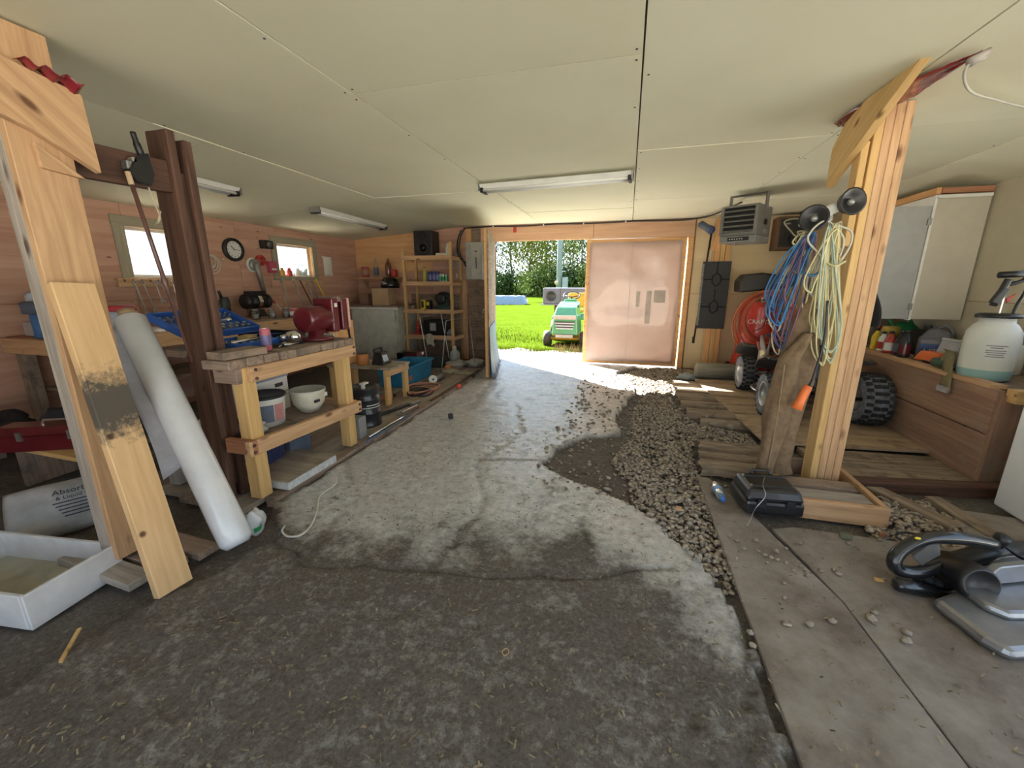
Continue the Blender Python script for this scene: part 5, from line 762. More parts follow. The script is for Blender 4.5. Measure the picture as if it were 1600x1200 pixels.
# twin flood light
T = thing('flood_light', 'white twin flood lamp clamped high on the right post', 'lamp', V((1.2, 3.04, 1.8))); L1, L2 = AY(1272, 342, 2.98), AY(1328, 316, 2.98)
obj('bar', MB().tube([L1+V((.02, .05, .01)), L2+V((-.02, .05, 0))], .032, 12), whitep, T, smooth=True); obj('bracket', MB().box((L1+L2)/2+V((0, .07, -.02)), (.06, .05, .08)), grey_m, T, bevel=.004)
for L_, ax in ((L1, (-.35, -.9, .1)), (L2, (.25, -.95, .05))): s_ = obj('lamp_head', MB().lathe([(.03, -.05), (.06, -.02), (.072, .02), (.076, .026), (.066, .026), (.04, .0), (.0001, -.005)], 24, L_, ax), black, T, smooth=True); obj('bulb', MB().ell(L_+V(ax)*.006, (.02, .02, .02)), grey_m, s_, smooth=True)
# cords
def bundle(name, label, top, bots, mats, n, Y, seed, rad=.005, grp='coiled cords on the right post'):
    r = random.Random(seed); T = thing(name, label, 'cord', AY(*top, Y)-V((0, 0, .6)), grp)
    for k in range(n):
        tx, ty = top[0]+r.uniform(-9, 9), top[1]+r.uniform(-5, 8); bx_, by = r.choice(bots); bx_ += r.uniform(-10, 10); by += r.uniform(-45, 12); w = r.uniform(8, 20); yy = Y+r.uniform(-.05, .05); mx_, my = (tx+bx_)/2, (ty+by)/2
        pts = [AY(tx, ty, yy), AY(mx_-w*.6+r.uniform(-4, 4), my-(by-ty)*.2, yy+r.uniform(-.02, .02)), AY(bx_-w, by-(by-ty)*.18, yy), AY(bx_, by, yy), AY(bx_+w*.9, by-(by-ty)*.2, yy), AY(mx_+w*.6+r.uniform(-4, 4), my-(by-ty)*.12, yy+r.uniform(-.02, .02))]
        obj('strand', MB().tube(spline(pts, 5, True), rad, 6, True), mats[k % len(mats)], T, smooth=True)
    obj('wrap', MB().tube(spline([AY(top[0]-14, top[1]+60, Y-.03), AY(top[0], top[1]+66, Y-.07), AY(top[0]+16, top[1]+58, Y-.03)], 5), rad*1.2, 6), mats[0], T, smooth=True)
bl1, bl2, wh_ = plain('cord_blue', (.03, .18, .42), .5), plain('cord_navy', (.02, .05, .16), .5), plain('cord_pale', (.55, .53, .44), .6); ye = plain('cord_cream', (.62, .56, .3), .6); ol = plain('cord_olive', (.25, .23, .14), .6); pu = plain('cord_purple', (.2, .1, .16), .6); mi = plain('cord_mint', (.42, .5, .42), .6)
bundle('blue_extension_lead', 'tangled blue extension cords hanging left of the brown coveralls', (1268, 365), [(1215, 520), (1225, 545), (1240, 500)], [bl1, bl2, pu, bl1, ol, wh_], 16, 3.02, 1); bundle('cream_extension_lead', 'cream and pale green extension cords hanging in long loops on the post', (1305, 350), [(1283, 545), (1290, 570), (1275, 500)], [ye, ye, mi, wh_, ye], 17, 2.97, 2); bundle('olive_extension_lead', 'short olive cord looped behind the blue cords', (1252, 362), [(1248, 385), (1250, 398)], [ol, ye, ol], 5, 3.06, 3)
tag(obj('cord_tail', MB().tube(spline([AY(x, y, 2.95) for x, y in ((1300, 350), (1330, 362), (1325, 390), (1300, 420), (1283, 400), (1262, 372), (1290, 345), (1318, 372), (1312, 400))], 6), .006, 6), wh_, smooth=True), 'pale cord end curling loosely across the cream bundle', 'cord')
# coveralls
T = thing('coveralls', 'brown canvas coveralls hanging to the floor beside the post', 'coveralls', AY(1215, 738, 3.0))
def drape(pts, rs, ry, seed, Y):
    def fn(u, v):
        k = u*(len(pts)-1); i = min(int(k), len(pts)-2); f = k-i; x = pts[i][0]*(1-f)+pts[i+1][0]*f; y = pts[i][1]*(1-f)+pts[i+1][1]*f; r = rs[i]*(1-f)+rs[i+1]*f; a = 2*PI*v; c = AY(x, y, Y)
        w = 1+.16*math.sin(3*a+6*u+seed)+.10*mnoise.noise(V((math.cos(a)*1.5, math.sin(a)*1.5, u*8+seed))); return c+V((r*w*math.cos(a), ry*w*math.sin(a), 0))
    return MB().sheet(fn, 34, 25)
obj('leg', drape([(1284, 438), (1262, 490), (1248, 540), (1240, 600), (1228, 660), (1215, 725), (1212, 738)], [.03, .075, .10, .11, .09, .085, .09], .05, 1, 3.05), tanfab, T, smooth=True); obj('leg', drape([(1262, 520), (1236, 560), (1228, 600), (1212, 650), (1204, 690), (1194, 728), (1190, 740)], [.02, .06, .075, .08, .06, .05, .055], .045, 4, 2.96), tanfab, T, smooth=True); obj('seam', MB().tube([AY(1226, 570, 2.9), AY(1216, 640, 2.91), AY(1200, 730, 2.91)], .005, 6), plain('seam_tan', (.28, .2, .12), .9), T)
T = thing('trouble_light', 'orange handled work light hanging on its black cord by the post', 'work light', AY(1245, 638, 2.86)); obj('handle', MB().tube([AY(1264, 603, 2.88), AY(1259, 610, 2.88), AY(1250, 628, 2.87), AY(1244, 638, 2.87)], [.022, .026, .026, .034], 14), orange, T, smooth=True); obj('cord', MB().tube(spline([AY(1293, 470, 2.93), AY(1288, 530, 2.92), AY(1272, 585, 2.9), AY(1264, 603, 2.88)], 6), [.007]*18+[.014], 8), black, T, smooth=True)
tag(obj('black_hood', MB().sheet(lambda u, v: AY(1345+10*u+22*math.sin(PI*min(1, u*1.1)*.5)*v*math.sin(u*2.2+.3), 418+92*u, 3.36)+V((0, .04*math.cos(v*3), 0)), 18, 10), blackfab, smooth=True, solid=.03), 'black cloth hood hanging behind the right post', 'clothing')
# on the floor by the post
T = thing('tool_case_black', 'black plastic tool case with ridged lid on the floor', 'tool case', (.93, 2.72, .022), rot=(0, 0, .10)); T.name = 'power_tool_case'
K = lambda n, mb, m, **k: obj(n, mb, m, T, local=True, **k); bp = plain('case_black', (.018, .019, .022), .3, coat=.3)
K('shell', MB().box((0, 0, .045), (.33, .29, .09)), bp, bevel=.02); K('lid', MB().box((0, 0, .125), (.33, .29, .07), taper=.86, taper_y=.8), bp, bevel=.02); 
for y in (-.07, .07): K('ridge', MB().box((0, y, .162), (.26, .03, .014), taper=.9), bp, bevel=.004)
K('handle', MB().tube([V((-.06, .1, .16)), V((-.05, .13, .175)), V((.05, .13, .175)), V((.06, .1, .16))], .011, 8), bp, smooth=True); K('latch', MB().box((-.08, -.148, .08), (.05, .012, .05)), bp, bevel=.003); K('latch', MB().box((.08, -.148, .08), (.05, .012, .05)), bp, bevel=.003)
tag(obj('bent_wire', MB().tube(spline([G(1196, 742, .18), G(1192, 758, .19), G(1196, 775, .19), G(1180, 795, .12), G(1173, 812, .03), G(1168, 822, .024)], 5), .0025, 5), steel, smooth=True), 'thin bent wire draped over the black tool case', 'wire')
T = thing('water_bottle', 'small clear blue water bottle lying beside the tool case', 'bottle', G(1123, 772, .02)); a0 = G(1117, 757, .048); a1 = G(1130, 781, .045); d = a1-a0
obj('bottle', MB().tube([a0+d*k for k in (0, .03, .3, .4, .6, .78, .9)], [.02, .029, .03, .026, .03, .027, .013], 16), plain('clear_blue', (.4, .62, .85), .1, trans=.7, var=.05), T, smooth=True); obj('cap', MB().tube([a0+d*.9, a0+d*1.0], .015, 12), plain('cap_blue', (.05, .2, .7), .4), T, smooth=True); obj('label_band', MB().tube([a0+d*.32, a0+d*.52], .0305, 16, cap=False), plain('label_blue', (.15, .35, .7), .4), T, smooth=True)
# ---- floor sheets and old planks
dsheet, t, b = nodes('dirty_sheet'); b.inputs['Roughness'].default_value = .62; mp = coords(t); n_ = N(t, 'TexNoise', Scale=3.5, Detail=9, Roughness=.7); t.links.new(mp.outputs[0], n_.inputs['Vector']); r_ = ramp2(t, n_.outputs[0], (.15, .12, .10), (.34, .305, .28), .35, .68); t.links.new(r_.outputs[0], b.inputs['Base Color']); bump(t, b, n_.outputs[0], .004, .5)
def fsheet(poly, z0, z1, m, bev=.003): return obj('floor_sheet', MB().prism([(x, y, z0) for x, y in poly], (0, 0, z1-z0)), m, floor, bevel=bev)
fsheet([(.59, -.9), (1.2, -.9), (1.02, 1.9), (.78, 2.78), (.66, 3.06), (.585, 3.06)], -.012, .008, dsheet); fsheet([(1.205, -.9), (2.2, -.9), (2.2, 2.5), (1.02, 2.5), (.9, 2.45), (1.025, 1.9)], -.014, .010, dsheet); fsheet([(2.205, -.9), (3.1, -.9), (3.1, 2.9), (2.05, 3.0), (1.95, 2.7), (2.205, 2.5)], -.014, .012, dsheet)
plytop = wood('plywood_floor', (.30, .21, .13), (.48, .36, .24), .1, stain=(.2, .14, .09), gs=.4)
ps = obj('floor_sheet', None, plytop, floor, me=mesh_of('floor_sheet', MB().prism([(0, 0, 0), (2.5, -.2, 0), (2.52, 1.3, 0), (.12, 1.32, 0)], (0, 0, .022))), M=frame((2.52, 3.86, .045), (0, 1, 0), (-1, 0, 0)), bevel=.003)
fsheet([(1.02, 6.3), (1.24, 3.83), (2.505, 3.97), (2.505, 6.3)], .03, .052, plytop)
bpy.data.objects.remove(ps)
for k, (y, x0, w, z) in enumerate(((6.1, .70, .16, .03), (5.72, .70, .22, .03), (5.38, .66, .26, .035), (5.02, .68, .2, .03), (4.7, .70, .22, .03), (4.42, .80, .14, .02), (3.64, .66, .2, .05), (3.4, .63, .14, .045), (3.2, .61, .18, .06))):
    x1 = 2.45 if y > 4 else 1.18
    def plank(u, v): 
        n = .02*mnoise.noise(V((u*6+k, v*4, k))); a = v*PI; return V((x0+n*2*(u < .12)+(x1-x0)*u, y-(w/2)*math.cos(a)*(1+.06*math.sin(u*14+k)), z-.06+.085*math.sin(a)**.6+n*.5))
    obj('floor_plank', MB().sheet(plank, 16, 9), rotten, floor, smooth=True)
for k, y in enumerate((3.42, 3.6, 3.78)): board('floor_plank', (1.5, y, -.0), (2.48, y+.05, .0), .17, .05, rotten, floor, side=(0, 1, 0), bevel=.01)
board('floor_plank', (1.62, 3.22, .01), (2.62, 3.38, .01), .1, .09, darkwood, floor, side=(0, 1, 0), bevel=.01); board('floor_plank', (1.95, 2.75, .0), (1.72, 3.25, .0), .11, .04, rotten, floor, side=(1, 0, 0), bevel=.008); board('floor_plank', (2.1, 2.6, .0), (2.02, 3.1, .02), .09, .04, rotten, floor, side=(1, 0, 0), bevel=.008)
# loose stones
SP = [(1130, 850), (1150, 845), (1162, 858), (1185, 862), (1195, 868), (1215, 875), (1228, 880), (1250, 885), (1258, 892), (1262, 900), (1198, 880), (1205, 872), (1140, 880), (1150, 873), (1283, 893), (1303, 892), (1310, 898), (1250, 850), (1225, 935), (1300, 972), (1265, 977), (1365, 958), (1360, 968), (1415, 990), (1415, 1003), (1175, 1010), (1172, 990), (1225, 912), (1325, 850), (1342, 858), (1375, 845), (1180, 845), (1240, 892), (1228, 858), (1212, 862), (1128, 820), (1140, 838), (1380, 905)]
sme = [mesh_of('stone', MB().ell((0, 0, 0), (1, .8, .6), 9, 6, .5, s), True) for s in range(5)]
for s_ in sme: s_.materials.append(pebm)
for i, (x, y) in enumerate(SP):
    r = .008+.008*random.random()+(.006 if y > 960 else 0); p = G(x, y, .012); p.z = .012+r*.45
    o = obj('stone', None, pebm, me=sme[i % 5], M=Matrix.Translation(p) @ Matrix.Rotation(random.uniform(0, 6), 4, 'Z') @ Matrix.Scale(r, 4)); tag(o, 'small loose pebble lying on the dirty floor sheet', 'stone', 'loose pebbles on the floor sheets')
for i, (x, y, r) in enumerate(((1115, 665, .045), (1140, 670, .05), (1128, 680, .035), (1148, 655, .03), (1105, 655, .03))):
    o = obj('cobble', None, pebm, me=sme[i], M=Matrix.Translation(G(x, y, .0)+V((0, 0, .02))) @ Matrix.Rotation(i, 4, 'Z') @ Matrix.Scale(r, 4)); tag(o, 'rounded cobble in the gravel between the old planks and plywood', 'stone', 'cobbles by the plywood')
for i, (x, y, lb, m_) in enumerate(((1228, 975, 'flat pale stone chip on the floor sheet', pebm), (1372, 907, 'pale leaf-shaped wood chip on the floor sheet', pine_y), (1320, 840, 'mossy green-grey brick fragment in the gravel by the post base', plain('mossy', (.18, .19, .13), .9)), (1378, 838, 'broken red brick fragment in the gravel by the post base', plain('brick_red', (.3, .13, .08), .9)), (1060, 797, 'small orange wood scrap on the gravel edge', pine))):
    r = .02 if i != 2 else .03; p = G(x, y, .012); tag(obj('fragment', MB().prism([p+V((-r, -r*.6, 0)), p+V((r*.9, -r*.7, 0)), p+V((r*1.1, r*.5, 0)), p+V((-r*.7, r*.8, 0))], (0, 0, .008 if i < 2 else .022)), m_, bevel=.003), lb, 'fragment')
tag(obj('rubber_ring', MB().tube([G(790, 1020, .006)+V((.012*math.cos(a), .016*math.sin(a), .004)) for a in np.linspace(0, 2*PI, 20, False)], .0018, 6, True), plain('tan_rubber', (.5, .34, .15), .6)), 'small tan rubber ring on the concrete slab', 'ring')
# ================================================================== cut-off saw
T = thing('cutoff_saw', 'grey metal cut-off saw with black handles lying on the floor', 'saw', (1.55, 2.0, .012)); gblk = plain('saw_black', (.014, .015, .018), .25, coat=.4); al = plain('cast_alloy', (.34, .35, .37), .35, .7, .1); S = lambda n, mb, m, **k: obj(n, mb, m, T, **k)
gz = lambda x, y, z: G(x, y, z)
S('base', MB().prism([gz(1452, 948, .014), gz(1500, 985, .014), gz(1530, 1010, .014), gz(1576, 1036, .014), gz(1640, 1032, .014), gz(1690, 960, .014), gz(1600, 915, .014), gz(1520, 925, .014)], (0, 0, .05)), al, bevel=.03)
S('deck', MB().prism([gz(1495, 925, .062), gz(1535, 955, .062), gz(1575, 972, .062), gz(1660, 972, .062), gz(1680, 930, .062), gz(1600, 885, .062)], (0, 0, .04)), al, bevel=.03)
S('side_fence', MB().prism([V((1.56, 2.02, .11)), V((1.9, 2.16, .11)), V((1.9, 2.16, .2)), V((1.64, 2.05, .2))], (-.012, .03, 0)), al, bevel=.004)
cg = AY(1545, 905, 2.3); arc = [cg+V((.20*math.cos(a), .07*math.cos(a), .17*math.sin(a))) for a in np.linspace(0, PI, 18)]; S('blade_guard', MB().prism([V((p.x, p.y, max(p.z, .12))) for p in arc], (.02, -.05, 0)), plain('guard_grey', (.2, .19, .17), .4, .5), bevel=.006)
S('blade', MB().lathe([(.17, 0), (.17, .003)], 40, cg+V((-.02, .03, .02)), (.35, -.93, 0)), steel)
S('motor', MB().lathe([(.05, 0), (.072, .02), (.078, .16), (.078, .19), (.07, .21), (.062, .21), (.056, .18), (.0001, .18)], 26, AY(1470, 880, 2.2), tuple(AY(1540, 918, 1.98)-AY(1470, 880, 2.2))), black, smooth=True)
S('handle', MB().tube(spline([AY(1552, 850, 2.2), AY(1500, 841, 2.15), AY(1448, 841, 2.12), AY(1410, 858, 2.1), AY(1397, 877, 2.08), AY(1406, 891, 2.08), AY(1440, 893, 2.1), AY(1475, 880, 2.14)], 6), [.029]*43, 12), gblk, smooth=True); S('handle_web', MB().prism([AY(x, y, 2.1) for x, y in ((1425, 870), (1452, 850), (1468, 852), (1470, 868), (1440, 885))], (.01, .03, 0)), plain('web_grey', (.09, .09, .09), .4), bevel=.004)
S('front_grip', MB().tube([AY(1398, 912, 2.02), AY(1402, 913, 2.02), AY(1490, 932, 2.08)], [.024, .032, .03], 8), gblk, smooth=True); S('arm', MB().tube([AY(1475, 885, 2.18), AY(1560, 858, 2.3), AY(1620, 860, 2.4)], [.05, .045, .045], 12), black, smooth=True); S('logo_dot', MB().ell(AY(1434, 841, 2.085), (.012, .006, .006)), yellow)
S('knob', MB().lathe([(.028, 0), (.03, .05), (.02, .06)], 14, AY(1556, 850, 2.25), (.2, -.3, 1)), black, smooth=True); S('cord', MB().tube(spline([AY(1565, 848, 2.25), AY(1590, 868, 2.22), AY(1625, 885, 2.2), V((2.1, 2.25, .05)), V((2.3, 2.1, .03))], 6), .008, 6), black, smooth=True); S('bellows', MB().tube([AY(1425+8*k, 897+3*k, 2.12) for k in range(8)], [.02, .03]*4, 10), rubber)
S('belt', MB().tube(spline([AY(1410, 845, 2.35), AY(1400, 838, 2.4), AY(1410, 832, 2.42), AY(1450, 838, 2.4)], 5), .006, 6), black)
# ================================================================== manger bench on the right
T = thing('plank_crate', 'long reddish plank bench built against the right wall', 'bench', (2.8, 4.9, 0)); crw = wood('crate_board', (.24, .13, .085), (.40, .25, .17), .25, stain=(.3, .22, .16), gs=.6)
board('front_plank', (2.515, 3.5, .185), (2.515, 6.7, .185), .355, .045, crw, T); board('front_plank', (2.51, 3.5, .53), (2.51, 6.7, .53), .315, .045, crw, T); board('cap_rail', (2.53, 3.56, .70), (2.53, 6.7, .70), .10, .03, pine, T, side=(1, 0, 0)); board('end_post', (2.56, 3.49, .0), (2.56, 3.49, .66), .13, .05, crw, T, side=(1, 0, 0))
board('end_plank', (2.62, 3.52, .2), (3.1, 3.52, .2), .38, .04, darkwood, T); board('end_plank', (2.62, 3.52, .53), (3.1, 3.52, .53), .24, .04, crw, T); board('beam_end', (2.52, 3.44, .665), (3.1, 3.44, .665), .09, .09, pine_y, T)
for x in (2.66, 2.82, 2.99): board('top_plank', (x, 3.58, .672), (x, 6.7, .672), .155, .03, oldwood, T, side=(1, 0, 0))
ZR = .69
T = thing('garden_sprayer', 'white pump sprayer with blue-green liquid and black pump handle', 'sprayer', (2.66, 3.92, ZR)); c = V((2.66, 3.92, ZR))
obj('tank', MB().lathe([(.12, 0), (.14, .012), (.146, .06), (.15, .28), (.143, .36), (.115, .41), (.095, .43), (.095, .47)], 32, c), plain('sprayer_white', (.72, .74, .7), .35, var=.03, trans=.1), T, smooth=True); obj('liquid_band', MB().lathe([(.141, .012), (.1475, .06), (.1485, .085)], 32, c, cap=False), plain('liquid', (.3, .5, .5), .3, var=.04), T, smooth=True); obj('collar', MB().lathe([(.12, 0), (.122, .02), (.1, .03)], 28, c+V((0, 0, .465))), black, T, smooth=True)
obj('pump_rod', MB().lathe([(.006, 0), (.006, .2)], 8, c+V((0, 0, .49))), steel, T); hd_ = obj('pump_handle', MB().tube(spline([c+V((-.05, 0, .55)), c+V((-.02, 0, .66)), c+V((0, 0, .74))], 5), .022, 10).tube([c+V((-.06, 0, .77)), c+V((.10, 0, .78))], .024, 10), black, T, smooth=True); obj('handle_guard', MB().tube(spline([c+V((.0, 0, .70)), c+V((.08, 0, .73)), c+V((.11, 0, .78))], 4), .014, 8), black, T, smooth=True); obj('hose', MB().tube(spline([c+V((.11, 0, .77)), c+V((.115, 0, .66)), c+V((.09, .0, .56)), c+V((.08, 0, .48))], 6), .011, 8), black, T, smooth=True); obj('wand_valve', MB().box(c+V((-.035, -.01, .62)), (.05, .04, .12), Matrix.Rotation(.4, 3, 'Y')), black, T, bevel=.008); obj('red_tip', MB().prism([c+V((.02, 0, .6)), c+V((.07, 0, .64)), c+V((.03, 0, .57))], (0, .012, 0)), red, T)
Ms = lambda a, z: frame(c+V((.1505*math.sin(a), -.1505*math.cos(a), z)), (math.cos(a), math.sin(a), 0), (0, 0, 1))
for k, (z_, w_) in enumerate(((.265, .17), (.25, .1), (.23, .16), (.215, .16), (.2, .13), (.185, .15))): obj('printed_line', arc_patch(MB(), c, .1506, .1506, z_, z_+.007, -PI/2-.35-w_*2.2, -PI/2-.35+w_*2.2), plain('print_grey', (.25, .25, .26), .6), T)
can('paint_can', 'small white paint can with a brown lid beside the sprayer', 'paint can', (2.86, 3.66, ZR), .055, .11, plain('can_white', (.6, .6, .58), .5), plain('lid_brown', (.18, .07, .06), .5))
T = thing('tow_strap', 'olive webbing strap hanging over the bench rail', 'strap', (2.5, 3.99, .6)); obj('roll', MB().lathe([(.02, 0), (.085, 0), (.085, .07), (.02, .07)], 28, (2.60, 4.22, ZR+.082), (.6, -.8, 0)), plain('olive_strap', (.22, .19, .1), .9, bmp=.001, scale=60), T, smooth=True); obj('webbing', MB().sheet(lambda u, v: spline([V((2.6, 4.24, ZR+.17)), V((2.56, 4.14, ZR+.15)), V((2.50, 4.04, ZR+.08)), V((2.472, 3.98, ZR+.0)), V((2.468, 3.96, .60))], 4)[round(u*16)]+V((.0+.02*v, .07*(v-.5)*2, 0)), 17, 4), plain('olive_strap', (.22, .19, .1), .9), T, smooth=True, solid=.006); obj('buckle', MB().box((2.468, 3.96, .585), (.02, .13, .05)), steel, T, bevel=.004)
T = thing('battery_box', 'grey box with printed labels tipped behind the sprayer', 'box', (2.83, 4.45, ZR), rot=(0, .25, .15)); obj('body', MB().bx(-.14, .14, -.1, .1, .035, .2), plain('box_silver', (.36, .37, .4), .45), T, local=True, bevel=.01); obj('label_print', MB().bx(-.08, .1, -.102, -.1, .07, .16), paper, T, local=True); obj('label_print', MB().bx(-.06, .08, -.104, -.102, .08, .11), bluegrey, T, local=True); obj('lid', MB().bx(-.145, .145, -.105, .105, .19, .215), plain('lid_grey', (.45, .46, .48), .45), T, local=True, bevel=.006)
T = thing('oil_jug', 'dark grey oil jug with a blue UTF label', 'jug', (2.83, 4.78, ZR), rot=(0, 0, -.55)); jg = plain('jug_grey', (.13, .13, .15), .4); K = lambda n, mb, m, **k: obj(n, mb, m, T, local=True, **k)
K('body', MB().box((0, 0, .11), (.24, .17, .22)), jg, bevel=.025); K('shoulder', MB().prism([(-.11, -.07, .21), (.11, -.07, .21), (.09, -.05, .27), (0, -.04, .30), (-.06, -.04, .30)], (0, .14, 0)), jg, bevel=.015); K('handle', MB().tube(spline([V((-.02, 0, .29)), V((.04, 0, .325)), V((.09, 0, .29)), V((.105, 0, .23))], 5), .016, 8), jg, smooth=True); K('cap', MB().lathe([(.028, 0), (.028, .03)], 14, (-.07, 0, .295)), black, smooth=True); K('label_plate', MB().bx(-.095, .095, -.088, -.085, .05, .16), plain('label_blue2', (.03, .07, .25), .5)); text('UTF', .075, TM[T] @ frame((0, -.0895, .085), (1, 0, 0), (0, 0, 1)), whitep, T)
T = thing('green_can', 'green plastic watering can behind the jugs', 'watering can', (2.95, 5.5, ZR)); c = V((2.95, 5.5, ZR)); obj('body', MB().lathe([(.13, 0), (.14, .12), (.12, .24), (.06, .30)], 22, c), green, T, smooth=True); obj('handle', MB().tube(spline([c+V((-.1, 0, .24)), c+V((-.14, 0, .34)), c+V((0, 0, .36)), c+V((.06, 0, .29))], 5), .016, 8), green, T, smooth=True)
T = can('gold_can', 'dull gold tin stacked on a grey can', 'tin', (2.72, 5.28, ZR+.13), .075, .14, plain('gold', (.5, .37, .08), .35, .4), plain('lid_gold', (.5, .42, .2), .35, .5)); can('grey_can', 'grey paint can under the gold tin', 'paint can', (2.72, 5.28, ZR), .08, .128, plain('can_grey', (.3, .31, .31), .4, .3), grey_m)
bottle('cream_jug', 'cream hand cleaner jug with a green pump cap', 'bottle', (2.66, 5.72, ZR), .07, .27, plain('cream_bottle', (.65, .55, .38), .5), green, .3, plain('label_tan', (.5, .42, .3), .6)); bottle('white_jug', 'white bottle with a red cap beside the cream jug', 'bottle', (2.74, 5.52, ZR), .05, .25, whitep, red, .35, plain('label_grey2', (.45, .48, .55), .6)); bottle('yellow_bottle', 'yellow oil bottle with a black cap at the bench rail', 'bottle', (2.6, 5.27, ZR+.026), .04, .22, yellow, black, .4)
for i, (x, y, m1, lb) in enumerate(((2.59, 5.12, whitep, 'small white chemical bottle with a red label at the bench rail'), (2.58, 4.98, red, 'small red and black chemical bottle at the bench rail'), (2.6, 4.85, black, 'black oil bottle next to the red and black one'), (2.57, 4.72, black, 'black oil bottle in front of the grey jug'))): bottle('oil_bottle', lb, 'bottle', (x, y, ZR+.028), .045, .2+.02*i, m1, black, .4, (red, plain('label_wh', (.6, .6, .58), .6), bluegrey, dkred)[i], 'bottles at the bench rail')
T = thing('caulk_gun', 'orange and grey tool lying beside the grey jug', 'tool', (2.68, 4.5, ZR)); obj('body', MB().prism([(2.58, 4.6, ZR+.03), (2.66, 4.4, ZR+.03), (2.66, 4.4, ZR+.11), (2.60, 4.55, ZR+.12)], (.09, .03, 0)), orange, T, bevel=.01); obj('grip', MB().tube([V((2.66, 4.42, ZR+.06)), V((2.64, 4.26, ZR+.03))], .025, 10), plain('tool_grey', (.3, .33, .38), .4), T, smooth=True)
T = thing('black_parts_tray', 'black tray of small parts at the bench rail', 'tray', (2.62, 4.35, ZR)); obj('tray_floor', MB().bx(2.6, 2.78, 4.12, 4.5, ZR, ZR+.008), black, T)
for a in ((2.6, 2.608, 4.12, 4.5), (2.772, 2.78, 4.12, 4.5), (2.608, 2.772, 4.12, 4.128), (2.608, 2.772, 4.492, 4.5)): obj('rim', MB().bx(*a, ZR+.001, ZR+.04), black, T)
T = thing('drill_battery', 'dark green cylinder lying in front of the parts tray', 'canister', (2.56, 4.18, ZR+.03)); obj('body', MB().lathe([(.03, 0), (.036, .01), (.036, .15), (.03, .16)], 16, (2.56, 4.12, ZR+.064), (0, 1, 0)), plain('deep_green', (.03, .08, .05), .5), T, smooth=True); obj('end_cap', MB().lathe([(.037, 0), (.037, .02)], 16, (2.56, 4.11, ZR+.064), (0, 1, 0)), black, T)
can('white_tub', 'white plastic tub behind the pump sprayer', 'tub', (2.98, 4.2, ZR), .09, .24, whitep, plain('tub_grey', (.4, .4, .38), .5)); carton('dark_carton', 'dark carton under the hanging cabinet', 'box', (3.0, 5.15, ZR), (.18, .3, .24), plain('dark_carton', (.05, .05, .055), .7), 0); carton('stacked_papers', 'stack of pale boxes at the far end of the bench', 'box', (2.9, 6.0, ZR), (.25, .25, .3), plain('pale_stack', (.5, .46, .4), .8), .1)
# hanging cabinet with its door open
T = thing('hanging_cabinet', 'tall cream wall cabinet with its grey door swung open', 'cabinet', (2.9, 5.5, 1.05)); cabm = plain('cabinet_cream', (.56, .52, .43), .6, var=.04)
obj('body', MB().bx(2.70, 3.1, 4.98, 5.0, 1.06, 2.18).bx(2.7, 3.1, 6.12, 6.14, 1.06, 2.18).bx(2.7, 3.1, 5.0, 6.12, 1.06, 1.08).bx(2.7, 3.1, 5.0, 6.12, 2.16, 2.18).bx(3.08, 3.1, 5.0, 6.12, 1.08, 2.16), cabm, T); obj('face_frame', MB().bx(2.68, 2.70, 4.97, 5.03, 1.05, 2.19).bx(2.68, 2.70, 6.1, 6.15, 1.05, 2.19).bx(2.68, 2.7, 5.03, 6.1, 2.06, 2.19), white, T); board('top_trim', (2.69, 4.96, 2.225), (2.69, 6.16, 2.225), .06, .04, framew, T); board('side_trim', (2.71, 4.965, 2.225), (3.09, 4.965, 2.225), .05, .03, cedar, T); board('top_moulding', (2.69, 4.96, 2.175), (3.09, 4.96, 2.175), .03, .02, white, T)
Md = Matrix.Translation((2.675, 4.985, 1.06)) @ Matrix.Rotation(PI+.08, 4, 'Z'); d_ = obj('door', None, plain('door_grey', (.40, .41, .40), .6, var=.05), T, M=Md, me=mesh_of('door', MB().bx(0, .46, -.01, .01, 0, 1.04)), bevel=.003)
for z_ in (.12, .9): obj('hinge', MB().box((2.672, 4.965, 1.06+z_), (.03, .012, .06)), grey_m, d_)
T = thing('chest_freezer', 'white enamel chest freezer beside the plank bench', 'freezer', (2.68, 2.7, 0)); en = plain('enamel', (.74, .77, .8), .3, var=.03); obj('body', MB().bx(2.35, 3.05, 2.25, 3.12, .02, .86), en, T, bevel=.015); obj('lid', MB().bx(2.335, 3.06, 2.235, 3.13, .868, .95), en, T, bevel=.015); obj('plinth', MB().bx(2.39, 3.03, 2.3, 3.08, .0, .02), plain('rusty', (.25, .2, .16), .8), T); obj('handle', MB().box((2.33, 2.6, .85), (.02, .16, .03)), grey_m, T, bevel=.004)
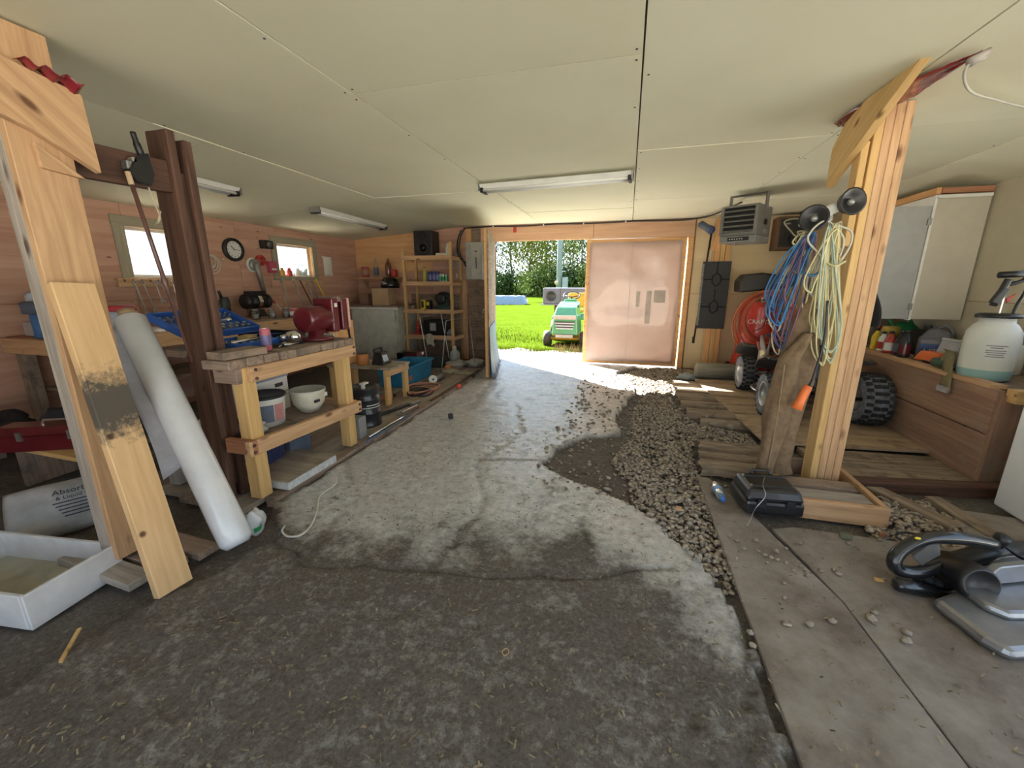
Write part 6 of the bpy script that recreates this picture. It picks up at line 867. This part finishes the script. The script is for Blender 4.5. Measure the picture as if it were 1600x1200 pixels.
# ================================================================== quad bike
T = thing('quad_bike', 'small black quad bike parked on the plywood with a yellow tag', 'quad bike', (1.9, 5.2, .05)); dirtt = plain('tyre_dusty', (.15, .165, .19), .8, var=.35, scale=20)
def wheel(x, y, r, w, side):
    c = V((x, y, .052+r)); wh = bpy.data.objects.new('wheel', None); COL.objects.link(wh); TM[wh] = Matrix.Translation(c); wh.parent = T; wh.matrix_local = TM[T].inverted() @ TM[wh]
    ty = obj('tyre', MB().lathe([(r*.58, -w*.42), (r*.72, -w*.5), (r*.92, -w*.44), (r*.97, -w*.25), (r*.985, 0), (r*.97, w*.25), (r*.92, w*.44), (r*.72, w*.5), (r*.58, w*.42), (r*.55, w*.3), (r*.55, -w*.3), (r*.58, -w*.42)], 36, c, (1, 0, 0), cap=False), dirtt, wh, smooth=True)
    kn = MB()
    for k in range(22):
        a = 2*PI*k/22
        for s in (-.36, -.12, .12, .36):
            aa = a+(.14 if abs(s) < .2 else 0); rr = r*(.985 if abs(s) < .2 else .955); kn.box(c+V((s*w, rr*math.cos(aa), rr*math.sin(aa))), (w*.2, r*.13, .022), Matrix.Rotation(aa-PI/2, 3, 'X'))
    obj('tread_block', kn, rubber, wh)['kind'] = 'stuff'
    obj('rim', MB().lathe([(r*.57, -w*.3), (r*.59, -w*.42), (r*.54, -w*.42), (r*.48, -w*.25), (r*.45, -w*.02), (r*.18, -w*.02), (r*.14, -w*.1), (r*.0001, -w*.1)], 30, c, (1, 0, 0), cap=False), plain('rim_silver', (.5, .51, .54), .35, .8), wh, smooth=True)
    obj('rim', MB().lathe([(r*.57, w*.3), (r*.59, w*.42), (r*.54, w*.42), (r*.48, w*.25), (r*.45, w*.0), (r*.18, w*.0), (r*.0001, w*.02)], 30, c, (1, 0, 0), cap=False), plain('rim_silver', (.5, .51, .54), .35, .8), wh, smooth=True)
wheel(1.50, 4.70, .225, .17, -1); wheel(2.33, 4.66, .25, .24, 1); wheel(1.55, 5.86, .225, .18, -1); wheel(2.3, 5.86, .24, .22, 1)
Q = lambda n, mb, m, **k: obj(n, mb, m, T, **k)
Q('axle', MB().tube([V((1.5, 5.86, .28)), V((2.3, 5.86, .28))], .02, 8), steel); Q('axle', MB().tube([V((1.5, 4.70, .275)), V((2.33, 4.66, .29))], .018, 8), black)
for s in (-1, 1): Q('frame_rail', MB().tube(spline([V((1.92+s*.13, 4.5, .42)), V((1.92+s*.14, 4.9, .26)), V((1.92+s*.14, 5.6, .26)), V((1.92+s*.13, 5.95, .5)), V((1.92+s*.12, 5.3, .58)), V((1.92+s*.12, 4.5, .55))], 6), .018, 8), black, smooth=True); Q('control_arm', MB().tube([V((1.92+s*.12, 4.6, .30)), V((1.92+s*.36, 4.69, .27))], .016, 8), chrome, smooth=True); Q('shock_absorber', MB().tube([V((1.92+s*.1, 4.72, .55)), V((1.92+s*.3, 4.69, .3))], .028, 10), chrome if s < 0 else steel, smooth=True); Q('footrest', MB().tube(spline([V((1.92+s*.14, 5.0, .24)), V((1.92+s*.4, 5.02, .22)), V((1.92+s*.42, 5.35, .22)), V((1.92+s*.14, 5.4, .24))], 5), .014, 8), plain('nerf_silver', (.5, .5, .52), .35, .8), smooth=True)
Q('engine', MB().box((1.92, 5.2, .38), (.24, .36, .26)), grey_m, bevel=.02); Q('engine_fins', MB().box((1.92, 5.05, .5), (.18, .16, .1)), steel, bevel=.01)
Q('fuel_tank', MB().ell((1.92, 5.05, .66), (.13, .22, .1), 18, 10), bp, smooth=True); Q('seat', MB().ell((1.92, 5.55, .67), (.15, .34, .075), 20, 10), blackfab, smooth=True)
fen = plain('fender_black', (.025, .026, .028), .35, coat=.2)
def fender(x, y, r, w, a0, a1, tilt): return MB().sheet(lambda u, v: V((x+w*(v-.5), y+r*math.cos(a0+(a1-a0)*u), .29+r*math.sin(a0+(a1-a0)*u)*.95+tilt*(v-.5))), 16, 5)
for s in (-1, 1): Q('front_fender', fender(1.92+s*.3, 4.85, .36, .34, .5, 1.9, .05*s), fen, smooth=True, solid=.012); Q('rear_fender', fender(1.92+s*.29, 5.86, .36, .34, .5, 1.9, .05*s), plain('fender_grey', (.06, .06, .058), .5), smooth=True, solid=.012)
Q('nose', MB().prism([(1.72, 4.45, .5), (2.12, 4.45, .5), (2.08, 4.5, .68), (1.92, 4.5, .74), (1.76, 4.5, .68)], (0, .3, 0)), fen, bevel=.02); Q('handlebar', MB().tube(spline([V((1.52, 5.0, .86)), V((1.68, 4.95, .86)), V((1.84, 4.88, .78)), V((2.0, 4.88, .78)), V((2.16, 4.95, .86)), V((2.34, 5.0, .86))], 5), .013, 8), black, smooth=True)
for x in (1.53, 2.33): Q('grip', MB().tube([V((x-.06, 4.99, .86)), V((x+.06, 4.99, .86))], .02, 10), rubber, smooth=True)
Q('steering_column', MB().tube([V((1.92, 4.8, .5)), V((1.92, 4.89, .78))], .02, 8), steel); Q('grey_shield', MB().sheet(lambda u, v: V((1.585+.03*math.sin(v*3), 5.22+.36*v, .44+.36*u-.16*u*math.sin(PI*v)**2)), 8, 14), plain('shield_grey', (.16, .15, .13), .5), smooth=True, solid=.012); Q('tag', MB().box((1.56, 5.34, .56), (.004, .14, .16)), plain('tag_yellow', (.6, .52, .26), .8)); Q('safety_flag', MB().tube([V((1.58, 5.55, .62)), V((1.57, 5.62, .7))], .012, 8), plain('pink_red2', (.6, .12, .15), .5)); Q('muffler', MB().lathe([(.04, 0), (.055, .02), (.055, .25), (.04, .27)], 16, (2.1, 5.7, .4), (0, 1, .15)), grey_m, smooth=True)
# ================================================================== compressor
T = thing('air_compressor', 'tall red upright air compressor with orange hose coils', 'compressor', (1.93, 6.98, .0)); c = V((1.93, 6.98, 0)); tank_m = plain('tank_red', (.5, .035, .02), .35, var=.12, coat=.3)
Q('tank', MB().lathe([(.12, .18), (.22, .2), (.27, .27), (.275, .33), (.275, 1.05), (.26, 1.13), (.2, 1.2), (.1, 1.24), (.0001, 1.25)], 40, c), tank_m, smooth=True); Q('skirt', MB().prism([c+V((-.33, -.2, .05)), c+V((.33, -.2, .05)), c+V((.25, -.2, .45)), c+V((-.25, -.2, .45))], (0, .35, 0)), tank_m, bevel=.02); Q('foot', MB().box(c+V((0, 0, .03)), (.6, .4, .06)), plain('foot_dark', (.06, .02, .02), .6), bevel=.006); Q('wheel', MB().lathe([(.09, 0), (.1, .02), (.09, .05)], 20, c+V((-.38, .0, .12)), (1, 0, 0)), rubber, smooth=True)
mbs = MB().prism([c+V((-.36, -.22, 1.27)), c+V((.28, -.22, 1.34)), c+V((.36, -.22, 1.42)), c+V((.28, -.22, 1.50)), c+V((-.1, -.22, 1.55)), c+V((-.3, -.22, 1.53)), c+V((-.37, -.22, 1.44))], (0, .4, 0)); Q('motor_shroud', mbs, plain('shroud_black', (.03, .027, .025), .45), bevel=.025)
for k, (z_, w_) in enumerate(((1.45, .12), (1.41, .15))): Q('printed_line', MB().box(c+V((.14, -.224, z_)), (w_, .004, .018)), plain('print_cream', (.6, .5, .35), .6))
text('CRAFTSMAN', .085, frame(c+V((.02, -.2785, .86)), (1, 0, 0), (0, 0, 1)), whitep, T); Q('pump_head', MB().box(c+V((.02, -.16, 1.2)), (.3, .14, .12)), plain('pump_dark', (.07, .04, .035), .5), bevel=.01)
for x_ in (-.06, .1): Q('gauge', MB().lathe([(.035, 0), (.035, .02), (.03, .024)], 16, c+V((x_, -.26, 1.2)), (0, -1, 0)), chrome, smooth=True)
Q('regulator', MB().tube([c+V((-.08, -.25, 1.14)), c+V((.12, -.25, 1.14))], .015, 8), chrome)
hs = plain('hose_orange', (.55, .13, .05), .45)
for k in range(6): rr = .25+.03*k; Q('hose_loop', MB().tube([c+V((rr*math.sin(a)*1.02+.02*math.sin(k), -.27-.012*k-.05*(1-abs(math.sin(a))), .92+rr*1.22*math.cos(a)-.02*k)) for a in np.linspace(0, 2*PI, 36, False)], .011, 7, True), hs if k % 3 else plain('hose_red', (.3, .05, .03), .5), smooth=True)
Q('hose_tail', MB().tube(spline([c+V((-.3, -.3, .8)), c+V((-.3, -.33, .5)), c+V((-.24, -.32, .34)), c+V((-.2, -.3, .25))], 6), .011, 7), hs, smooth=True); Q('power_cord', MB().tube(spline([c+V((0, -.28, 1.2)), c+V((.01, -.29, 1.0)), c+V((-.02, -.29, .8)), c+V((-.14, -.28, .72))], 6), .006, 6), black, smooth=True)
# ================================================================== heater, speaker, mat, log
T = thing('shop_heater', 'grey hanging electric shop heater with black louvres', 'heater', (1.28, 5.62, 1.85), rot=(0, 0, .0)); hx0, hx1, hy = 1.02, 1.35, 5.5
hm = plain('heater_grey', (.2, .2, .19), .45, .3); A_, B_, C_ = V((1.0, 5.56, 0)), V((1.33, 5.36, 0)), V((1.56, 5.72, 0)); D_ = A_+C_-B_
Q('case', MB().prism([V((p.x, p.y, 1.93)) for p in (A_, B_, C_, D_)], (0, 0, .33)), hm, bevel=.006); Q('control_box', MB().prism([V((p.x, p.y, 1.86)) for p in (A_, B_, C_, D_)], (0, 0, .069)), plain('heater_lower', (.27, .27, .26), .45, .3), bevel=.004)
fd = (B_-A_).normalized(); fn_ = V((fd.y, -fd.x, 0)); L_ = (B_-A_).length
def fbox(u0, u1, z0, z1, d0, d1): return MB().prism([V(((A_+fd*u).x, (A_+fd*u).y, z))+fn_*d0 for u, z in ((u0, z0), (u1, z0), (u1, z1), (u0, z1))], fn_*(d1-d0))
Q('grille_back', fbox(.03, L_-.03, 1.965, 2.235, .001, .004), plain('heater_dark', (.01, .01, .01), .8))
for k in range(5): Q('louvre', MB().prism([A_+fd*u+fn_*d+V((0, 0, z)) for u, d, z in ((.03, .006, 1.985+.054*k), (L_-.03, .006, 1.985+.054*k), (L_-.03, .03, 1.970+.054*k), (.03, .03, 1.970+.054*k))], V((0, 0, .008))), hm)
for u0, u1, z0, z1 in ((0, .03, 1.94, 2.25), (L_-.03, L_, 1.94, 2.25), (.03, L_-.03, 2.235, 2.25), (.03, L_-.03, 1.94, 1.965)): Q('grille_frame', fbox(u0, u1, z0, z1, .002, .03), hm)
Q('control_panel', fbox(.09, L_-.07, 1.875, 1.915, .001, .004), black)
for k in range(6): Q('button', fbox(.11+.026*k, .122+.026*k, 1.89, 1.9, .005, .007), whitep)
Q('power_knob', MB().lathe([(.03, 0), (.03, .02)], 14, (B_+C_)*.5+V((.004, -.003, 2.08)), (.84, -.54, 0)), black); sideM = frame((B_+C_)*.5+V((.012, -.008, 1.98)), C_-B_, (0, 0, 1))
Q('side_plate', MB().prism([sideM @ V(q) for q in ((-.07, -.02, 0), (.07, -.02, 0), (.07, .02, 0), (-.07, .02, 0))], V((.001, -.001, 0))), plain('plate_light', (.32, .32, .31), .4, .3))
for p in (A_.lerp(D_, .5), B_.lerp(C_, .5)): Q('hanger', MB().box(V((p.x, p.y, 2.31)), (.03, .03, .18)), plain('hanger_dark', (.13, .12, .11), .5))
Q('hanger_bar', MB().tube([A_.lerp(D_, .5)+V((0, 0, 2.39)), B_.lerp(C_, .5)+V((0, 0, 2.39))], .012, 6), plain('hanger_dark', (.13, .12, .11), .5)); Q('pull_wire', MB().tube([A_+V((.15, -.08, 1.86)), A_+V((.15, -.09, 1.83))], .004, 5), steel)
T = thing('wood_speaker', 'brown wood cased speaker mounted high on the back wall', 'speaker', (2.22, 7.2, 1.9)); Q('cabinet', MB().bx(2.04, 2.42, 7.14, 7.39, 1.88, 2.34), wood('walnut', (.10, .05, .03), (.18, .09, .05), .1), bevel=.006); Q('grille', MB().bx(2.08, 2.38, 7.128, 7.139, 1.92, 2.31), black); Q('woofer', MB().lathe([(.10, 0), (.09, .006), (.03, -.002), (.0001, .006)], 24, (2.24, 7.126, 2.04), (0, -1, 0)), rubber, smooth=True); Q('tweeter', MB().lathe([(.035, 0), (.0001, .006)], 16, (2.33, 7.126, 2.22), (0, -1, 0)), grey_m); Q('port', MB().box((2.17, 7.126, 2.24), (.06, .004, .02)), grey_m)
for k in range(3): board('wall_stud', (1.30+.07*k, 7.3, -.02), (1.30+.07*k, 7.3, 2.385), .12, .065, (framew, pine_y, framew)[k], wb, side=(0, 1, 0))
board('wall_stud', (1.24, 7.28, 1.9), (1.36, 7.24, 2.38), .1, .05, framew, wb, side=(1, 0, 0))
T = thing('rubber_mat', 'black rubber tread mat with hexagon grooves hanging on a stud', 'mat', (1.3, 7.15, .7)); mx0, mx1, mz0, mz1 = 1.10, 1.50, .70, 1.73
Q('mat', MB().bx(mx0, mx1, 7.17, 7.20, mz0, mz1), plain('mat_black', (.035, .037, .04), .65, var=.4, scale=150, bmp=.001)); Q('torn_edge', MB().sheet(lambda u, v: V((mx0-.012+.03*v+.01*mnoise.noise(V((u*30, 0, 0))), 7.165, mz0+.05+.95*u)), 40, 3), plain('mat_grey', (.2, .2, .2), .8), solid=.004)
gr = plain('groove', (.008, .008, .009), .8)
for zc in (1.46, 1.04): hexp = [V((1.31+.075*math.sin(a)*.9, 7.166, zc+.10*math.cos(a))) for a in np.linspace(0, 2*PI, 6, False)]; Q('groove', MB().tube(hexp, .010, 5, True), gr); Q('groove', MB().tube([V((mx0+.03, 7.166, zc)), V((1.24, 7.166, zc))], .009, 5), gr); Q('groove', MB().tube([V((1.38, 7.166, zc)), V((mx1-.01, 7.166, zc))], .009, 5), gr); Q('groove', MB().tube([V((1.31, 7.166, zc+.1)), V((1.31, 7.166, zc+.27))], .009, 5), gr)
T = thing('long_rod', 'long thin black rod leaning on the tan wall panel', 'rod', (1.0, 7.25, .4)); Q('rod', MB().tube([AY(1084, 532, 7.28), AY(1112, 362, 7.3)], .014, 8), black, smooth=True); Q('tip', MB().tube([AY(1083, 536, 7.2), AY(1084, 526, 7.2)], .02, 8), rubber, smooth=True)
T = thing('blue_flashlight', 'dark lamp with a blue lens above the light switch', 'lamp', (1.13, 7.2, 2.2)); a0, a1 = AY(1095, 350, 7.25), AY(1112, 360, 7.12); Q('body', MB().tube([a0, a0.lerp(a1, .6), a1], [.05, .05, .065], 14), bluegrey, smooth=True); Q('lens', MB().tube([a1, a1+(a1-a0)*.06], .055, 14), plain('lens_blue', (.08, .12, .35), .25), smooth=True); Q('mount', MB().box(a0+V((0, .06, .0)), (.05, .1, .05)), grey_m)
T = thing('light_switch', 'white wall switch with dark surround beside the doors', 'switch', (1.07, 7.38, 1.66)); p = AY(1079, 415, 7.39); Q('plate', MB().box(p, (.07, .012, .12)), plain('switch_dark', (.25, .2, .16), .5), bevel=.003); Q('rocker', MB().box(p+V((0, -.01, 0)), (.03, .012, .08)), whitep, bevel=.003)
T = thing('log', 'weathered grey round log lying by the back wall', 'log', (1.3, 6.55, .0)); lg = wood('weathered_log', (.16, .15, .12), (.3, .29, .24), .2, gs=.6)
lo = obj('log_body', None, lg, T, me=mesh_of('log_body', MB().lathe([(.10, 0), (.115, .02), (.12, .4), (.115, .98), (.1, 1.0)], 22, (0, 0, 0), (1, 0, 0)), True), M=Matrix.Translation((1.05, 6.52, .14)) @ Matrix.Rotation(.03, 4, 'Z') @ Matrix.Scale(.62, 4, (1, 0, 0))); Q('end_grain', MB().lathe([(.098, 0), (.098, .003)], 20, (1.047, 6.52, .14), (-1, 0, 0)), rotten)
crumple('grey_tarp', 'grey-blue plastic scrap at the end of the log', 'tarp', (.95, 6.48, .0), (.13, .07, .05), plain('tarp_grey', (.3, .34, .35), .5), 44)
# ================================================================== riding mower outside
T = thing('riding_mower', 'green riding mower with yellow seat parked outside the door', 'mower', (-1.33, 9.6, -.05)); gm = plain('mower_green', (.05, .22, .10), .3, coat=.5, var=.08); ym = plain('mower_yellow', (.42, .26, .02), .45); mc = V((-1.34, 9.35, -.05))
def mp_(x, y, z): return mc+V((x, y, z))
Q('hood', MB().add([mp_(*q) for q in ((-.30, 0, .30), (.30, 0, .30), (.27, 0, .74), (-.27, 0, .74), (-.30, .85, .30), (.30, .85, .30), (.24, .85, 1.03), (-.24, .85, 1.03), (-.22, .15, .93), (.22, .15, .93))], [(0, 1, 2, 3), (3, 2, 9, 8), (8, 9, 6, 7), (0, 4, 5, 1), (1, 5, 6, 9, 2), (0, 3, 8, 7, 4), (4, 7, 6, 5)]), gm, bevel=.03)
Q('headlight_band', MB().box(mp_(0, -.012, .70), (.50, .03, .09)), plain('band_grey', (.3, .28, .25), .4), bevel=.01)
for k in range(3): Q('grille_slat', MB().box(mp_(0, -.01, .60-.06*k), (.44-.03*k, .02, .03)), plain('slat_dark', (.03, .03, .03), .5)); Q('grille_gap', MB().box(mp_(0, -.006, .57-.06*k), (.44-.03*k, .014, .022)), steel)
Q('bumper', MB().box(mp_(0, -.03, .28), (.4, .05, .08)), grey_m, bevel=.01); Q('deck', MB().box(mp_(0, .7, .2), (.95, .7, .14)), ym, bevel=.04); Q('front_axle', MB().tube([mp_(-.4, .2, .2), mp_(.4, .2, .2)], .03, 8), ym)
for x in (-.42, .42): w_ = obj('front_wheel', MB().lathe([(.09, -.07), (.17, -.08), (.19, -.03), (.19, .03), (.17, .08), (.09, .07)], 26, mp_(x, .2, .19), (1, 0, 0)), rubber, T, smooth=True); obj('hub', MB().lathe([(.085, 0), (.085, .012)], 16, mp_(x+(.07 if x > 0 else -.082), .2, .19), (1, 0, 0)), ym, w_)
for x in (-.44, .44): obj('rear_wheel', MB().lathe([(.13, -.1), (.25, -.11), (.27, -.04), (.27, .04), (.25, .11), (.13, .1)], 28, mp_(x, 1.5, .27), (1, 0, 0)), rubber, T, smooth=True)
Q('dash', MB().box(mp_(0, .95, .98), (.4, .2, .2), taper=.7), gm, bevel=.02); Q('vent', MB().box(mp_(-.24, .5, .93), (.03, .14, .06)), black, bevel=.01); Q('vent', MB().box(mp_(.24, .5, .93), (.03, .14, .06)), black, bevel=.01)
cw = mp_(0, 1.08, 1.16); Q('steering_wheel', MB().tube([cw+V((.2*math.cos(a), .1*math.sin(a), .09*math.sin(a))) for a in np.linspace(0, 2*PI, 26, False)], .016, 7, True), black, smooth=True); Q('steering_spoke', MB().tube([cw+V((-.19, 0, 0)), cw+V((0, 0, -.04)), cw+V((.19, 0, 0))], .014, 6).tube([cw+V((0, 0, -.04)), cw+V((0, -.08, -.22))], .02, 8), black, smooth=True)
Q('seat_back', MB().box(mp_(.06, 1.7, 1.03), (.46, .1, .38), Matrix.Rotation(-.15, 3, 'X')), ym, bevel=.05); Q('seat_pan', MB().box(mp_(.06, 1.45, .78), (.46, .42, .1)), ym, bevel=.04); Q('rear_fender', MB().box(mp_(0, 1.5, .62), (1.05, .75, .12), taper=.9), gm, bevel=.04)
T = thing('bagger_box', 'grey-blue box with a round black port behind the mower', 'box', (-1.5, 11.9, 0)); bxm = plain('box_slate', (.1, .11, .15), .5); x0 = AY(848, 472, 11.9).x; x1 = AY(916, 472, 11.9).x; zt = AY(880, 450, 11.9).z; zb_ = AY(848, 475, 11.9).z
Q('box', MB().bx(x0, x1, 11.9, 12.5, zb_, zt), bxm, bevel=.02); Q('port', MB().lathe([(.14, 0), (.14, .02), (.11, .02), (.1, .005), (.0001, .005)], 24, (x0+.24, 11.9, (zt+zb_)/2), (0, -1, 0)), black, smooth=True); Q('rim', MB().bx(x0-.05, x1+.03, 11.87, 12.5, zb_-.03, zb_), plain('box_rim', (.16, .17, .2), .5)); Q('seam', MB().bx(x0+.5, x0+.51, 11.892, 11.9, zb_, zt), black)
for x in (x0+.35, x1-.2): Q('leg', MB().bx(x-.04, x+.04, 12.1, 12.2, -.08, zb_), black)
# dry stalks and stones at the threshold
T = thing('dry_grass_tuft', 'tuft of dry tan grass stalks under the mower', 'grass tuft', (-1.0, 8.9, -.05)); mb = MB()
for i in range(160): x = random.uniform(-1.5, -.55); y = random.uniform(8.7, 9.1); a = random.uniform(-.08, .08); mb.tube([V((x, y, -.07)), V((x+a, y+a*.5, random.uniform(.02, .14)))], [.004, .001], 3)
Q('stalk', mb, plain('dry_stalk', (.24, .17, .1), .9))['kind'] = 'stuff'
